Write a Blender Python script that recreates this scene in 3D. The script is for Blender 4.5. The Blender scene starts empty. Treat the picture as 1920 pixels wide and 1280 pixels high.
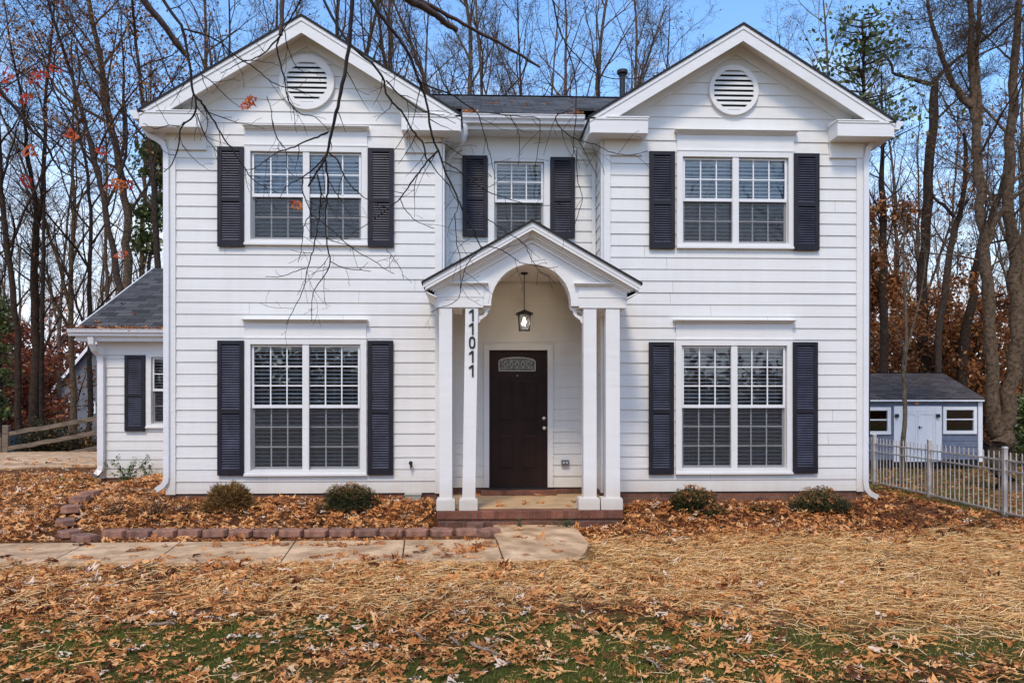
import bpy, math, random
import numpy as np
from mathutils import Vector, noise

random.seed(7)
RNG = np.random.default_rng(7)
SC = bpy.context.scene
COL = SC.collection
# ---------------------------------------------------------------- camera numbers (metres; x along the facade, y away from the street)
D, CZ, F = 10.9, 1.59, 1464.0
TH = math.asin(0.04)
CS, SN = math.cos(TH), math.sin(TH)


def at(px, py, Y):
    u = (px - 960) / F
    W = Y + D
    X = W * (SN + u * CS) / (CS - u * SN)
    d = X * SN + W * CS
    return Vector((X, Y, CZ + (750 - py) / F * d))


def ax(px, Y):
    return at(px, 750, Y).x


def az(py, Y, px=960):
    return at(px, py, Y).z


def gnd(px, py, z=0.0):
    d = (CZ - z) * F / (py - 750)
    xr = (px - 960) / F * d
    return Vector((xr * CS + d * SN, d * CS - xr * SN - D, z))


def link(o, parent=None):
    COL.objects.link(o)
    if parent is not None:
        o.parent = parent
        o.matrix_parent_inverse = parent.matrix_world.inverted() if False else o.matrix_parent_inverse
    return o


def tag(o, label=None, cat=None, group=None, kind=None):
    if label: o['label'] = label
    if cat: o['category'] = cat
    if group: o['group'] = group
    if kind: o['kind'] = kind
    return o


def empty(name, loc=(0, 0, 0), rz=0):
    o = bpy.data.objects.new(name, None)
    o.empty_display_size = 0.2
    o.location = loc
    o.rotation_euler = (0, 0, rz)
    COL.objects.link(o)
    return o


def mesh_np(name, v, quads=None, tris=None, mat=None, parent=None, smooth=False, rnd=None):
    """fast mesh from numpy arrays; rnd = one random value per vertex (leaf-to-leaf colour)"""
    me = bpy.data.meshes.new(name)
    v = np.asarray(v, np.float32).reshape(-1, 3)
    nq = 0 if quads is None else len(quads)
    nt = 0 if tris is None else len(tris)
    me.vertices.add(len(v)); me.vertices.foreach_set('co', v.ravel())
    idx = []
    if nq: idx.append(np.asarray(quads, np.int32).ravel())
    if nt: idx.append(np.asarray(tris, np.int32).ravel())
    idx = np.concatenate(idx)
    me.loops.add(len(idx)); me.loops.foreach_set('vertex_index', idx)
    starts = np.concatenate([np.arange(nq) * 4, nq * 4 + np.arange(nt) * 3]).astype(np.int32)
    me.polygons.add(nq + nt); me.polygons.foreach_set('loop_start', starts)
    if smooth: me.polygons.foreach_set('use_smooth', np.ones(nq + nt, bool))
    if rnd is not None:
        a = me.attributes.new('rnd', 'FLOAT', 'POINT'); a.data.foreach_set('value', np.asarray(rnd, np.float32))
    me.update(calc_edges=True); me.validate()
    if mat: me.materials.append(mat)
    o = bpy.data.objects.new(name, me)
    COL.objects.link(o)
    if parent is not None: o.parent = parent
    return o


class MB:
    """collects faces of one mesh object"""
    def __init__(s):
        s.v = []; s.f = []

    def poly(s, pts):
        n = len(s.v); s.v += [tuple(p) for p in pts]; s.f.append(tuple(range(n, n + len(pts))))

    def box(s, x0, x1, y0, y1, z0, z1):
        if x0 > x1: x0, x1 = x1, x0
        if y0 > y1: y0, y1 = y1, y0
        if z0 > z1: z0, z1 = z1, z0
        n = len(s.v)
        s.v += [(x, y, z) for x in (x0, x1) for y in (y0, y1) for z in (z0, z1)]
        s.f += [tuple(n + i for i in q) for q in ((0, 1, 3, 2), (4, 6, 7, 5), (0, 4, 5, 1), (2, 3, 7, 6), (0, 2, 6, 4), (1, 5, 7, 3))]

    def hexa(s, lo, hi):
        """lo, hi: 4 points each, same winding"""
        n = len(s.v); s.v += [tuple(p) for p in lo] + [tuple(p) for p in hi]
        s.f += [(n + 3, n + 2, n + 1, n), (n + 4, n + 5, n + 6, n + 7)] + [(n + i, n + (i + 1) % 4, n + 4 + (i + 1) % 4, n + 4 + i) for i in range(4)]

    def prism(s, pts, a, b, axis='y'):
        """2-d outline (x,z) extruded in y from a to b; axis 'x': outline (y,z); axis 'z': outline (x,y)"""
        def m(p, t):
            return {'y': (p[0], t, p[1]), 'x': (t, p[0], p[1]), 'z': (p[0], p[1], t)}[axis]
        n = len(s.v); k = len(pts)
        s.v += [m(p, a) for p in pts] + [m(p, b) for p in pts]
        s.f += [tuple(range(n, n + k)), tuple(range(n + 2 * k - 1, n + k - 1, -1))]
        s.f += [(n + i, n + k + i, n + k + (i + 1) % k, n + (i + 1) % k) for i in range(k)]

    def sweep(s, pts, w, d, up=(0, 1, 0)):
        """rectangular tube: w across the path, d along `up`"""
        up = Vector(up).normalized(); pts = [Vector(p) for p in pts]; rings = []
        for i, p in enumerate(pts):
            t = (pts[min(i + 1, len(pts) - 1)] - pts[max(i - 1, 0)]).normalized()
            nrm = t.cross(up).normalized()
            n = len(s.v)
            for a, b in ((-1, -1), (1, -1), (1, 1), (-1, 1)):
                s.v.append(tuple(p + nrm * a * w / 2 + up * b * d / 2))
            rings.append(n)
        for a, b in zip(rings, rings[1:]):
            s.f += [(a + i, a + (i + 1) % 4, b + (i + 1) % 4, b + i) for i in range(4)]
        s.f += [tuple(rings[0] + i for i in (3, 2, 1, 0)), tuple(rings[-1] + i for i in range(4))]

    def lathe(s, prof, c, axis=(0, 0, 1), n=16):
        """prof: (r, h) pairs along axis from point c"""
        ax_ = Vector(axis).normalized(); a = ax_.orthogonal().normalized(); b = ax_.cross(a); c = Vector(c)
        base = len(s.v)
        for r, h in prof:
            for i in range(n):
                t = 2 * math.pi * i / n
                s.v.append(tuple(c + ax_ * h + (a * math.cos(t) + b * math.sin(t)) * r))
        for j in range(len(prof) - 1):
            for i in range(n):
                s.f.append((base + j * n + i, base + j * n + (i + 1) % n, base + (j + 1) * n + (i + 1) % n, base + (j + 1) * n + i))
        s.f.append(tuple(base + i for i in range(n - 1, -1, -1)))
        s.f.append(tuple(base + (len(prof) - 1) * n + i for i in range(n)))

    def build(s, name, mat, parent=None, bevel=0, smooth=False):
        me = bpy.data.meshes.new(name); me.from_pydata(s.v, [], s.f); me.update()
        import bmesh
        bm = bmesh.new(); bm.from_mesh(me); bmesh.ops.recalc_face_normals(bm, faces=bm.faces)
        bm.to_mesh(me); bm.free()
        if mat: me.materials.append(mat)
        if smooth:
            me.polygons.foreach_set('use_smooth', [True] * len(me.polygons))
        o = bpy.data.objects.new(name, me); COL.objects.link(o)
        if parent is not None: o.parent = parent
        if bevel:
            m = o.modifiers.new('edge', 'BEVEL'); m.width = bevel; m.segments = 2; m.limit_method = 'ANGLE'
        return o


class GMB:
    """several meshes of one kind: .k = key picks the mesh that the next shapes go into"""
    def __init__(s): s.d = {}; s.k = 0
    def __getattr__(s, a): return getattr(s.d.setdefault(s.k, MB()), a)
    def build(s, *a, **k): return [m.build(*a, **k) for m in s.d.values()]


class Tubes:
    """many round tapering tubes in one mesh"""
    def __init__(s):
        s.v = []; s.q = []; s.n = 0

    def add(s, P, R, k=5):
        P = np.asarray(P, float); R = np.asarray(R, float); m = len(P)
        T = np.gradient(P, axis=0); T /= np.linalg.norm(T, axis=1)[:, None] + 1e-9
        ref = np.array([0.31, 0.87, 0.13]) if abs(T[0][2]) > .8 else np.array([0.05, 0.02, 1.0])
        A = np.cross(T, ref); A /= np.linalg.norm(A, axis=1)[:, None] + 1e-9
        B = np.cross(T, A)
        t = np.arange(k) * 2 * math.pi / k
        ring = P[:, None, :] + R[:, None, None] * (np.cos(t)[None, :, None] * A[:, None, :] + np.sin(t)[None, :, None] * B[:, None, :])
        s.v.append(ring.reshape(-1, 3))
        i = np.arange(m - 1)[:, None] * k; j = np.arange(k)[None, :]; j2 = (j + 1) % k
        s.q.append((np.stack([i + j, i + j2, i + k + j2, i + k + j], -1).reshape(-1, 4)) + s.n)
        s.n += m * k

    def build(s, name, mat, parent=None):
        return mesh_np(name, np.concatenate(s.v), quads=np.concatenate(s.q), mat=mat, parent=parent, smooth=True)


# ---------------------------------------------------------------- materials
def newmat(name):
    m = bpy.data.materials.new(name); m.use_nodes = True
    nt = m.node_tree; nt.nodes.clear()
    out = nt.nodes.new('ShaderNodeOutputMaterial'); b = nt.nodes.new('ShaderNodeBsdfPrincipled')
    nt.links.new(b.outputs[0], out.inputs[0])
    return m, nt, b


def N(nt, t, **k):
    n = nt.nodes.new(t)
    for a, v in k.items():
        if hasattr(n, a): setattr(n, a, v)
        else: n.inputs[a].default_value = v
    return n


def coords(nt, scale=(1, 1, 1)):
    tc = N(nt, 'ShaderNodeTexCoord'); mp = N(nt, 'ShaderNodeMapping'); mp.inputs['Scale'].default_value = scale
    nt.links.new(tc.outputs['Object'], mp.inputs[0]); return mp.outputs[0]


def noise_n(nt, vec, scale, detail=4, rough=.55):
    n = N(nt, 'ShaderNodeTexNoise'); n.inputs['Scale'].default_value = scale
    n.inputs['Detail'].default_value = detail; n.inputs['Roughness'].default_value = rough
    nt.links.new(vec, n.inputs['Vector']); return n.outputs['Fac']


def ramp(nt, fac, stops):
    r = N(nt, 'ShaderNodeValToRGB'); e = r.color_ramp.elements
    while len(e) < len(stops): e.new(.5)
    for el, (p, c) in zip(e, stops):
        el.position = p; el.color = (*c, 1) if len(c) == 3 else c
    nt.links.new(fac, r.inputs[0]); return r.outputs[0]


def mix(nt, fac, a, b, mode='MIX'):
    m = N(nt, 'ShaderNodeMix'); m.data_type = 'RGBA'; m.blend_type = mode
    for sock, val in ((m.inputs[0], fac), (m.inputs[6], a), (m.inputs[7], b)):
        if isinstance(val, bpy.types.NodeSocket): nt.links.new(val, sock)
        elif isinstance(val, (int, float)): sock.default_value = val
        else: sock.default_value = (*val, 1)
    return m.outputs[2]


def bump(nt, b, h, strength=.3, dist=.01):
    n = N(nt, 'ShaderNodeBump'); n.inputs['Strength'].default_value = strength; n.inputs['Distance'].default_value = dist
    nt.links.new(h, n.inputs['Height']); nt.links.new(n.outputs[0], b.inputs['Normal'])


def simple(name, col, rough=.5, var=.12, nscale=3, bmp=0, bscale=40, spec=.5, metal=0, stretch=(1, 1, 1)):
    m, nt, b = newmat(name)
    v = coords(nt, stretch)
    n = noise_n(nt, v, nscale, 6)
    dark = tuple(c * (1 - var * 1.6) for c in col); lite = tuple(min(1, c * (1 + var)) for c in col)
    c = ramp(nt, n, [(.3, dark), (.7, lite)])
    nt.links.new(c, b.inputs['Base Color'])
    b.inputs['Roughness'].default_value = rough; b.inputs['Metallic'].default_value = metal
    b.inputs['Specular IOR Level'].default_value = spec
    if bmp: bump(nt, b, noise_n(nt, v, bscale, 5), bmp, .01)
    return m


def paint_mat(name, col, dirt=.5, rough=.42, splash=True):
    """white exterior paint: slight waviness, soft rain dirt in vertical streaks, faint grain"""
    m, nt, b = newmat(name)
    v = coords(nt); vs = coords(nt, (2.2, 2.2, .22)); vh = coords(nt, (.6, .6, 5))
    n1 = noise_n(nt, vs, 3.2, 6, .6); n2 = noise_n(nt, v, 1.1, 3); n3 = noise_n(nt, v, 60, 3)
    c = ramp(nt, n2, [(.3, tuple(x * .94 for x in col)), (.75, col)])
    st = ramp(nt, n1, [(.35, (1, 1, 1)), (.8, (.90, .885, .86))])
    c = mix(nt, dirt, c, st, 'MULTIPLY')
    # soil splash near the ground
    tc_ = N(nt, 'ShaderNodeTexCoord'); sp_ = N(nt, 'ShaderNodeSeparateXYZ'); nt.links.new(tc_.outputs['Object'], sp_.inputs[0])
    ml_ = N(nt, 'ShaderNodeMath', operation='MULTIPLY_ADD'); ml_.inputs[1].default_value = .45; nt.links.new(n1, ml_.inputs[0]); nt.links.new(sp_.outputs[2], ml_.inputs[2])
    if splash: c = mix(nt, 1.0, c, ramp(nt, ml_.outputs[0], [(.45, (.80, .73, .64)), (.85, (1, 1, 1))]), 'MULTIPLY')
    nt.links.new(c, b.inputs['Base Color'])
    b.inputs['Roughness'].default_value = rough; b.inputs['Specular IOR Level'].default_value = .35
    bump(nt, b, noise_n(nt, vh, 2.0, 4), .25, .02)
    return m


M = {}
M['siding'] = paint_mat('white_siding_paint', (.785, .768, .722), .55)
M['trim'] = paint_mat('white_trim_paint', (.80, .788, .752), .4)
M['metalw'] = paint_mat('white_gutter_metal', (.80, .80, .80), .9, .35)
M['shutter'] = simple('dark_shutter_paint', (.013, .011, .017), .5, .25, 5, .1, 90, .35)
M['door'] = simple('black_brown_door_paint', (.025, .0100, .0065), .5, .2, 4, .15, 120, .22)
M['dark'] = simple('hollow_shade', (.012, .011, .011), .9)  # near-black colour stands in for the shade inside hollows
M['blackm'] = simple('black_metal', (.012, .011, .010), .45, .2, 20)
M['vinyl'] = simple('white_vinyl', (.78, .78, .77), .35, .04, 3)
M['brass'] = simple('satin_nickel', (.75, .68, .58), .28, .05, 9, metal=1)
M['inner'] = simple('darkened_interior_wall', (.06, .055, .05), .9, .1)  # near-black: darkness of the unlit room put into the wall colour


def mat_glass():
    m, nt, b = newmat('window_glass'); nt.nodes.remove(b)
    out = nt.nodes['Material Output'] if 'Material Output' in nt.nodes else [n for n in nt.nodes if n.type == 'OUTPUT_MATERIAL'][0]
    tr = N(nt, 'ShaderNodeBsdfTransparent'); tr.inputs[0].default_value = (.96, .97, .97, 1)
    gl = N(nt, 'ShaderNodeBsdfGlossy'); gl.inputs['Roughness'].default_value = .0; gl.inputs[0].default_value = (1, 1, 1, 1)
    fr = N(nt, 'ShaderNodeFresnel'); fr.inputs[0].default_value = 1.52
    mul = N(nt, 'ShaderNodeMath', operation='MULTIPLY'); mul.inputs[1].default_value = 1.15
    nt.links.new(fr.outputs[0], mul.inputs[0])
    v = coords(nt, (1, 1, 1)); bp = N(nt, 'ShaderNodeBump'); bp.inputs['Strength'].default_value = .05; bp.inputs['Distance'].default_value = .02
    nt.links.new(noise_n(nt, v, 2.2, 2), bp.inputs['Height']); nt.links.new(bp.outputs[0], gl.inputs['Normal'])
    mx = N(nt, 'ShaderNodeMixShader')
    nt.links.new(mul.outputs[0], mx.inputs[0]); nt.links.new(tr.outputs[0], mx.inputs[1]); nt.links.new(gl.outputs[0], mx.inputs[2])
    nt.links.new(mx.outputs[0], out.inputs[0])
    return m


def mat_screen():
    m, nt, b = newmat('insect_screen')
    out = [n for n in nt.nodes if n.type == 'OUTPUT_MATERIAL'][0]
    b.inputs['Base Color'].default_value = (.045, .043, .045, 1); b.inputs['Roughness'].default_value = .8
    tr = N(nt, 'ShaderNodeBsdfTransparent'); mx = N(nt, 'ShaderNodeMixShader'); mx.inputs[0].default_value = .26
    nt.links.new(tr.outputs[0], mx.inputs[1]); nt.links.new(b.outputs[0], mx.inputs[2]); nt.links.new(mx.outputs[0], out.inputs[0])
    return m


def mat_shingle(name, cols, along='x', row=.125, wid=.28, sz=1.0):
    """asphalt shingles: rows across the slope; object axes"""
    m, nt, b = newmat(name)
    tc = N(nt, 'ShaderNodeTexCoord'); sp = N(nt, 'ShaderNodeSeparateXYZ'); cb = N(nt, 'ShaderNodeCombineXYZ')
    nt.links.new(tc.outputs['Object'], sp.inputs[0])
    nt.links.new(sp.outputs[0 if along == 'x' else 1], cb.inputs[0])
    nt.links.new(sp.outputs[1 if along == 'x' else 0], cb.inputs[1])
    br = N(nt, 'ShaderNodeTexBrick'); br.offset = .37; br.inputs['Scale'].default_value = 1
    br.inputs['Brick Width'].default_value = wid; br.inputs['Row Height'].default_value = row
    br.inputs['Mortar Size'].default_value = .006; br.inputs['Mortar Smooth'].default_value = .2; br.inputs['Bias'].default_value = 0
    br.inputs['Color1'].default_value = (*cols[0], 1); br.inputs['Color2'].default_value = (*cols[1], 1); br.inputs['Mortar'].default_value = (*[c * .35 for c in cols[0]], 1)
    nt.links.new(cb.outputs[0], br.inputs['Vector'])
    v = coords(nt); n = noise_n(nt, v, 140, 3); n2 = noise_n(nt, v, .9, 4)
    c = mix(nt, .75, br.outputs[0], ramp(nt, n, [(.3, (.55, .55, .55)), (.7, (1.3, 1.3, 1.3))]), 'MULTIPLY')
    c = mix(nt, .5, c, ramp(nt, n2, [(.3, (.75, .75, .72)), (.7, (1.1, 1.1, 1.1))]), 'MULTIPLY')
    nt.links.new(c, b.inputs['Base Color']); b.inputs['Roughness'].default_value = .95; b.inputs['Specular IOR Level'].default_value = .12
    # stepped rows: sawtooth height across the slope
    mm = N(nt, 'ShaderNodeMath', operation='DIVIDE'); mm.inputs[1].default_value = row
    nt.links.new(sp.outputs[1 if along == 'x' else 0], mm.inputs[0])
    fr = N(nt, 'ShaderNodeMath', operation='FRACT'); nt.links.new(mm.outputs[0], fr.inputs[0])
    su = N(nt, 'ShaderNodeMath', operation='SUBTRACT'); su.inputs[0].default_value = 1
    nt.links.new(fr.outputs[0], su.inputs[1])
    ad = N(nt, 'ShaderNodeMath', operation='MULTIPLY_ADD'); ad.inputs[1].default_value = .35
    nt.links.new(n, ad.inputs[0]); nt.links.new(su.outputs[0], ad.inputs[2])
    bump(nt, b, ad.outputs[0], .6, .01)
    return m


def mat_brick(name, horiz=True, wid=.21, row=.072, cols=((.15, .060, .034), (.29, .115, .062)), mortar=(.17, .135, .10)):
    m, nt, b = newmat(name)
    tc = N(nt, 'ShaderNodeTexCoord'); sp = N(nt, 'ShaderNodeSeparateXYZ'); cb = N(nt, 'ShaderNodeCombineXYZ')
    nt.links.new(tc.outputs['Object'], sp.inputs[0])
    ad = N(nt, 'ShaderNodeMath', operation='ADD'); nt.links.new(sp.outputs[0], ad.inputs[0]); nt.links.new(sp.outputs[1], ad.inputs[1])
    nt.links.new(ad.outputs[0], cb.inputs[0]); nt.links.new(sp.outputs[2], cb.inputs[1])
    br = N(nt, 'ShaderNodeTexBrick'); br.offset = .5 if horiz else 0
    br.inputs['Scale'].default_value = 1; br.inputs['Brick Width'].default_value = wid; br.inputs['Row Height'].default_value = row
    br.inputs['Mortar Size'].default_value = .006; br.inputs['Mortar Smooth'].default_value = .3
    br.inputs['Color1'].default_value = (*cols[0], 1); br.inputs['Color2'].default_value = (*cols[1], 1); br.inputs['Mortar'].default_value = (*mortar, 1)
    nt.links.new(cb.outputs[0], br.inputs['Vector'])
    v = coords(nt); n = noise_n(nt, v, 45, 5); n2 = noise_n(nt, v, 4, 4)
    c = mix(nt, .7, br.outputs[0], ramp(nt, n, [(.3, (.6, .6, .6)), (.7, (1.25, 1.2, 1.15))]), 'MULTIPLY')
    c = mix(nt, .8, c, ramp(nt, n2, [(.35, (.55, .55, .5)), (.65, (1.1, 1.1, 1.1))]), 'MULTIPLY')
    nt.links.new(c, b.inputs['Base Color']); b.inputs['Roughness'].default_value = .85
    bump(nt, b, n, .4, .01)
    return m


def mat_leafy(name, stops, rough=.7, transl=.25, spec=.25):
    """per-leaf random colour from the 'rnd' attribute"""
    m, nt, b = newmat(name)
    a = N(nt, 'ShaderNodeAttribute'); a.attribute_name = 'rnd'
    c = ramp(nt, a.outputs['Fac'], stops)
    v = coords(nt); n = noise_n(nt, v, 55, 4)
    c = mix(nt, .5, c, ramp(nt, n, [(.25, (.55, .5, .45)), (.7, (1.25, 1.2, 1.15))]), 'MULTIPLY')
    nt.links.new(c, b.inputs['Base Color']); b.inputs['Roughness'].default_value = rough
    b.inputs['Specular IOR Level'].default_value = spec
    if transl:
        out = [n_ for n_ in nt.nodes if n_.type == 'OUTPUT_MATERIAL'][0]
        tl = N(nt, 'ShaderNodeBsdfTranslucent'); mx = N(nt, 'ShaderNodeMixShader'); mx.inputs[0].default_value = transl
        nt.links.new(c, tl.inputs[0]); nt.links.new(b.outputs[0], mx.inputs[1]); nt.links.new(tl.outputs[0], mx.inputs[2]); nt.links.new(mx.outputs[0], out.inputs[0])
    return m


M['glass'] = mat_glass(); M['screen'] = mat_screen()
M['roof_x'] = mat_shingle('charcoal_shingles_front_slope', ((.048, .048, .050), (.118, .116, .115)), 'x', .15, .32)
M['roof_y'] = mat_shingle('charcoal_shingles_side_slope', ((.044, .046, .050), (.125, .125, .128)), 'y', .15, .32)
M['roof_shed'] = mat_shingle('brown_shed_shingles', ((.060, .048, .042), (.115, .094, .085)), 'x', .14)
M['rim'] = simple('shingle_edge', (.020, .018, .018), .9, .3, 30)
M['brick'] = mat_brick('red_foundation_brick')
M['soldier'] = mat_brick('red_soldier_brick', False, .072, .30, ((.17, .058, .032), (.30, .105, .058)), (.15, .11, .08))
M['concrete'] = simple('tan_concrete', (.36, .285, .20), .85, .16, 2.2, .35, 70)
M['concrete2'] = simple('tan_porch_concrete', (.50, .33, .17), .8, .18, 3.5, .3, 70)
M['soffit'] = paint_mat('bounce_tinted_soffit', (.74, .70, .65), .5)  # tanner and darker than the trim: ground bounce and shade put into the colour
# ================================================================ THE HOUSE
house = empty('house', (0, 0, 0))
tag(house, 'two storey white clapboard house with twin gables, dark shutters and arched entry porch', 'house')
EX = .1645; Z0 = .307; YR = .61           # siding exposure, bottom of siding, depth of the recessed centre bay
XL0, XL1 = ax(317, 0), ax(829, 0)
XR0, XR1 = ax(1131, 0), ax(1617, 0)
BACK = 8.4
ZE = 5.30                                  # eave level of the walls


def siding(mb, fm, u0, u1, z0, z1, openings=(), gable=None, ex=EX):
    """clapboards on a wall; fm(u, out, z) -> point; gable=(u_left,u_right,z_eave,slope) narrows courses above the eave"""
    z = z0; jts = {}
    while z < z1 - 1e-4:
        zt = min(z + ex, z1)
        cuts = [z, zt]
        for (a, b, c, d) in openings:
            for q in (c, d):
                if z < q < zt: cuts.append(q)
        if gable and z < gable[2] < zt: cuts.append(gable[2])
        cuts.sort()
        jit = random.uniform(-.0015, .0015)
        for za, zb in zip(cuts, cuts[1:]):
            if zb - za < 1e-4: continue
            o1 = .017 - .013 * (za - z) / ex + jit; o2 = .017 - .013 * (zb - z) / ex + jit
            la = lb = u0; ra = rb = u1
            if gable:
                ka = max(0, za - gable[2]) / gable[3]; kb = max(0, zb - gable[2]) / gable[3]
                la, lb, ra, rb = gable[0] + ka, gable[0] + kb, gable[1] - ka, gable[1] - kb
                if ka == 0: la, ra = u0, u1
                if kb == 0: lb, rb = u0, u1
                if la >= ra: continue
                if lb > rb: lb = rb = (lb + rb) / 2
            ivs = [(la, ra)]
            for (a, b, c, d) in openings:
                if c < (za + zb) / 2 < d:
                    nv = []
                    for (p, q) in ivs:
                        if b <= p or a >= q: nv.append((p, q)); continue
                        if a > p: nv.append((p, a))
                        if b < q: nv.append((b, q))
                    ivs = nv
            jn = jts.setdefault(round(z, 3), random.uniform(u0 + .3, u1 - .3) if u1 - u0 > 2.5 and random.random() < .8 else None)
            if jn: ivs = [k for (p, q) in ivs for k in (((p, jn - .0015), (jn + .0015, q)) if p + .05 < jn < q - .05 else ((p, q),))]
            for (p, q) in ivs:
                p2 = lb if p == la else p; q2 = rb if q == ra else q
                mb.poly([fm(p, o1, za), fm(q, o1, za), fm(q2, o2, zb), fm(p2, o2, zb)])
                if za == z: mb.poly([fm(p, -.004, za), fm(q, -.004, za), fm(q, o1, za), fm(p, o1, za)])
        z = zt


# --- window + shutter layout measured on the facade (pixel edges of the photograph -> metres on the wall plane)
WIN = [  # casing x0,x1,y0,y1 | crown x0,x1,y0,y1 | frieze top | plane | panes | muntin rows | blind tilt
    dict(c=(459, 690, 272, 462), cr=(455, 692, 235, 246), Y=0, n=2, rows=2, tilt=40, tag='upper'),
    dict(c=(459, 688, 633, 890), cr=(453, 690, 598, 605), Y=0, n=2, rows=3, tilt=30, tag='lower'),
    dict(c=(1268, 1488, 283, 467), cr=(1265, 1496, 243, 254), Y=0, n=2, rows=2, tilt=40, tag='upper'),
    dict(c=(1266, 1485, 636, 888), cr=(1262, 1492, 599, 607), Y=0, n=2, rows=3, tilt=30, tag='lower'),
    dict(c=(915, 1031, 292, 462), cr=None, Y=YR, n=1, rows=2, tilt=40, tag='upper'),
]
SHUT = [  # x0,x1,y0,y1,plane
    (407, 457, 275, 462, 0), (690, 738, 277, 463, 0), (407, 457, 638, 891, 0), (689, 737, 638, 890, 0),
    (1218, 1266, 283, 466, 0), (1489, 1537, 287, 469, 0), (1217, 1264, 641, 889, 0), (1487, 1534, 641, 887, 0),
    (867, 914, 291, 443, YR), (1032, 1078, 294, 446, YR)]
for w in WIN:
    a = at((w['c'][0]), (w['c'][2]), w['Y']); b = at(w['c'][1], w['c'][3], w['Y'])
    w['x0'], w['x1'], w['z1'], w['z0'] = a.x, b.x, a.z, b.z
# same sizes left and right storey by storey
for i, j in ((0, 2), (1, 3)):
    for k in ('z0', 'z1'):
        m_ = (WIN[i][k] + WIN[j][k]) / 2; WIN[i][k] = WIN[j][k] = m_


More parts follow.
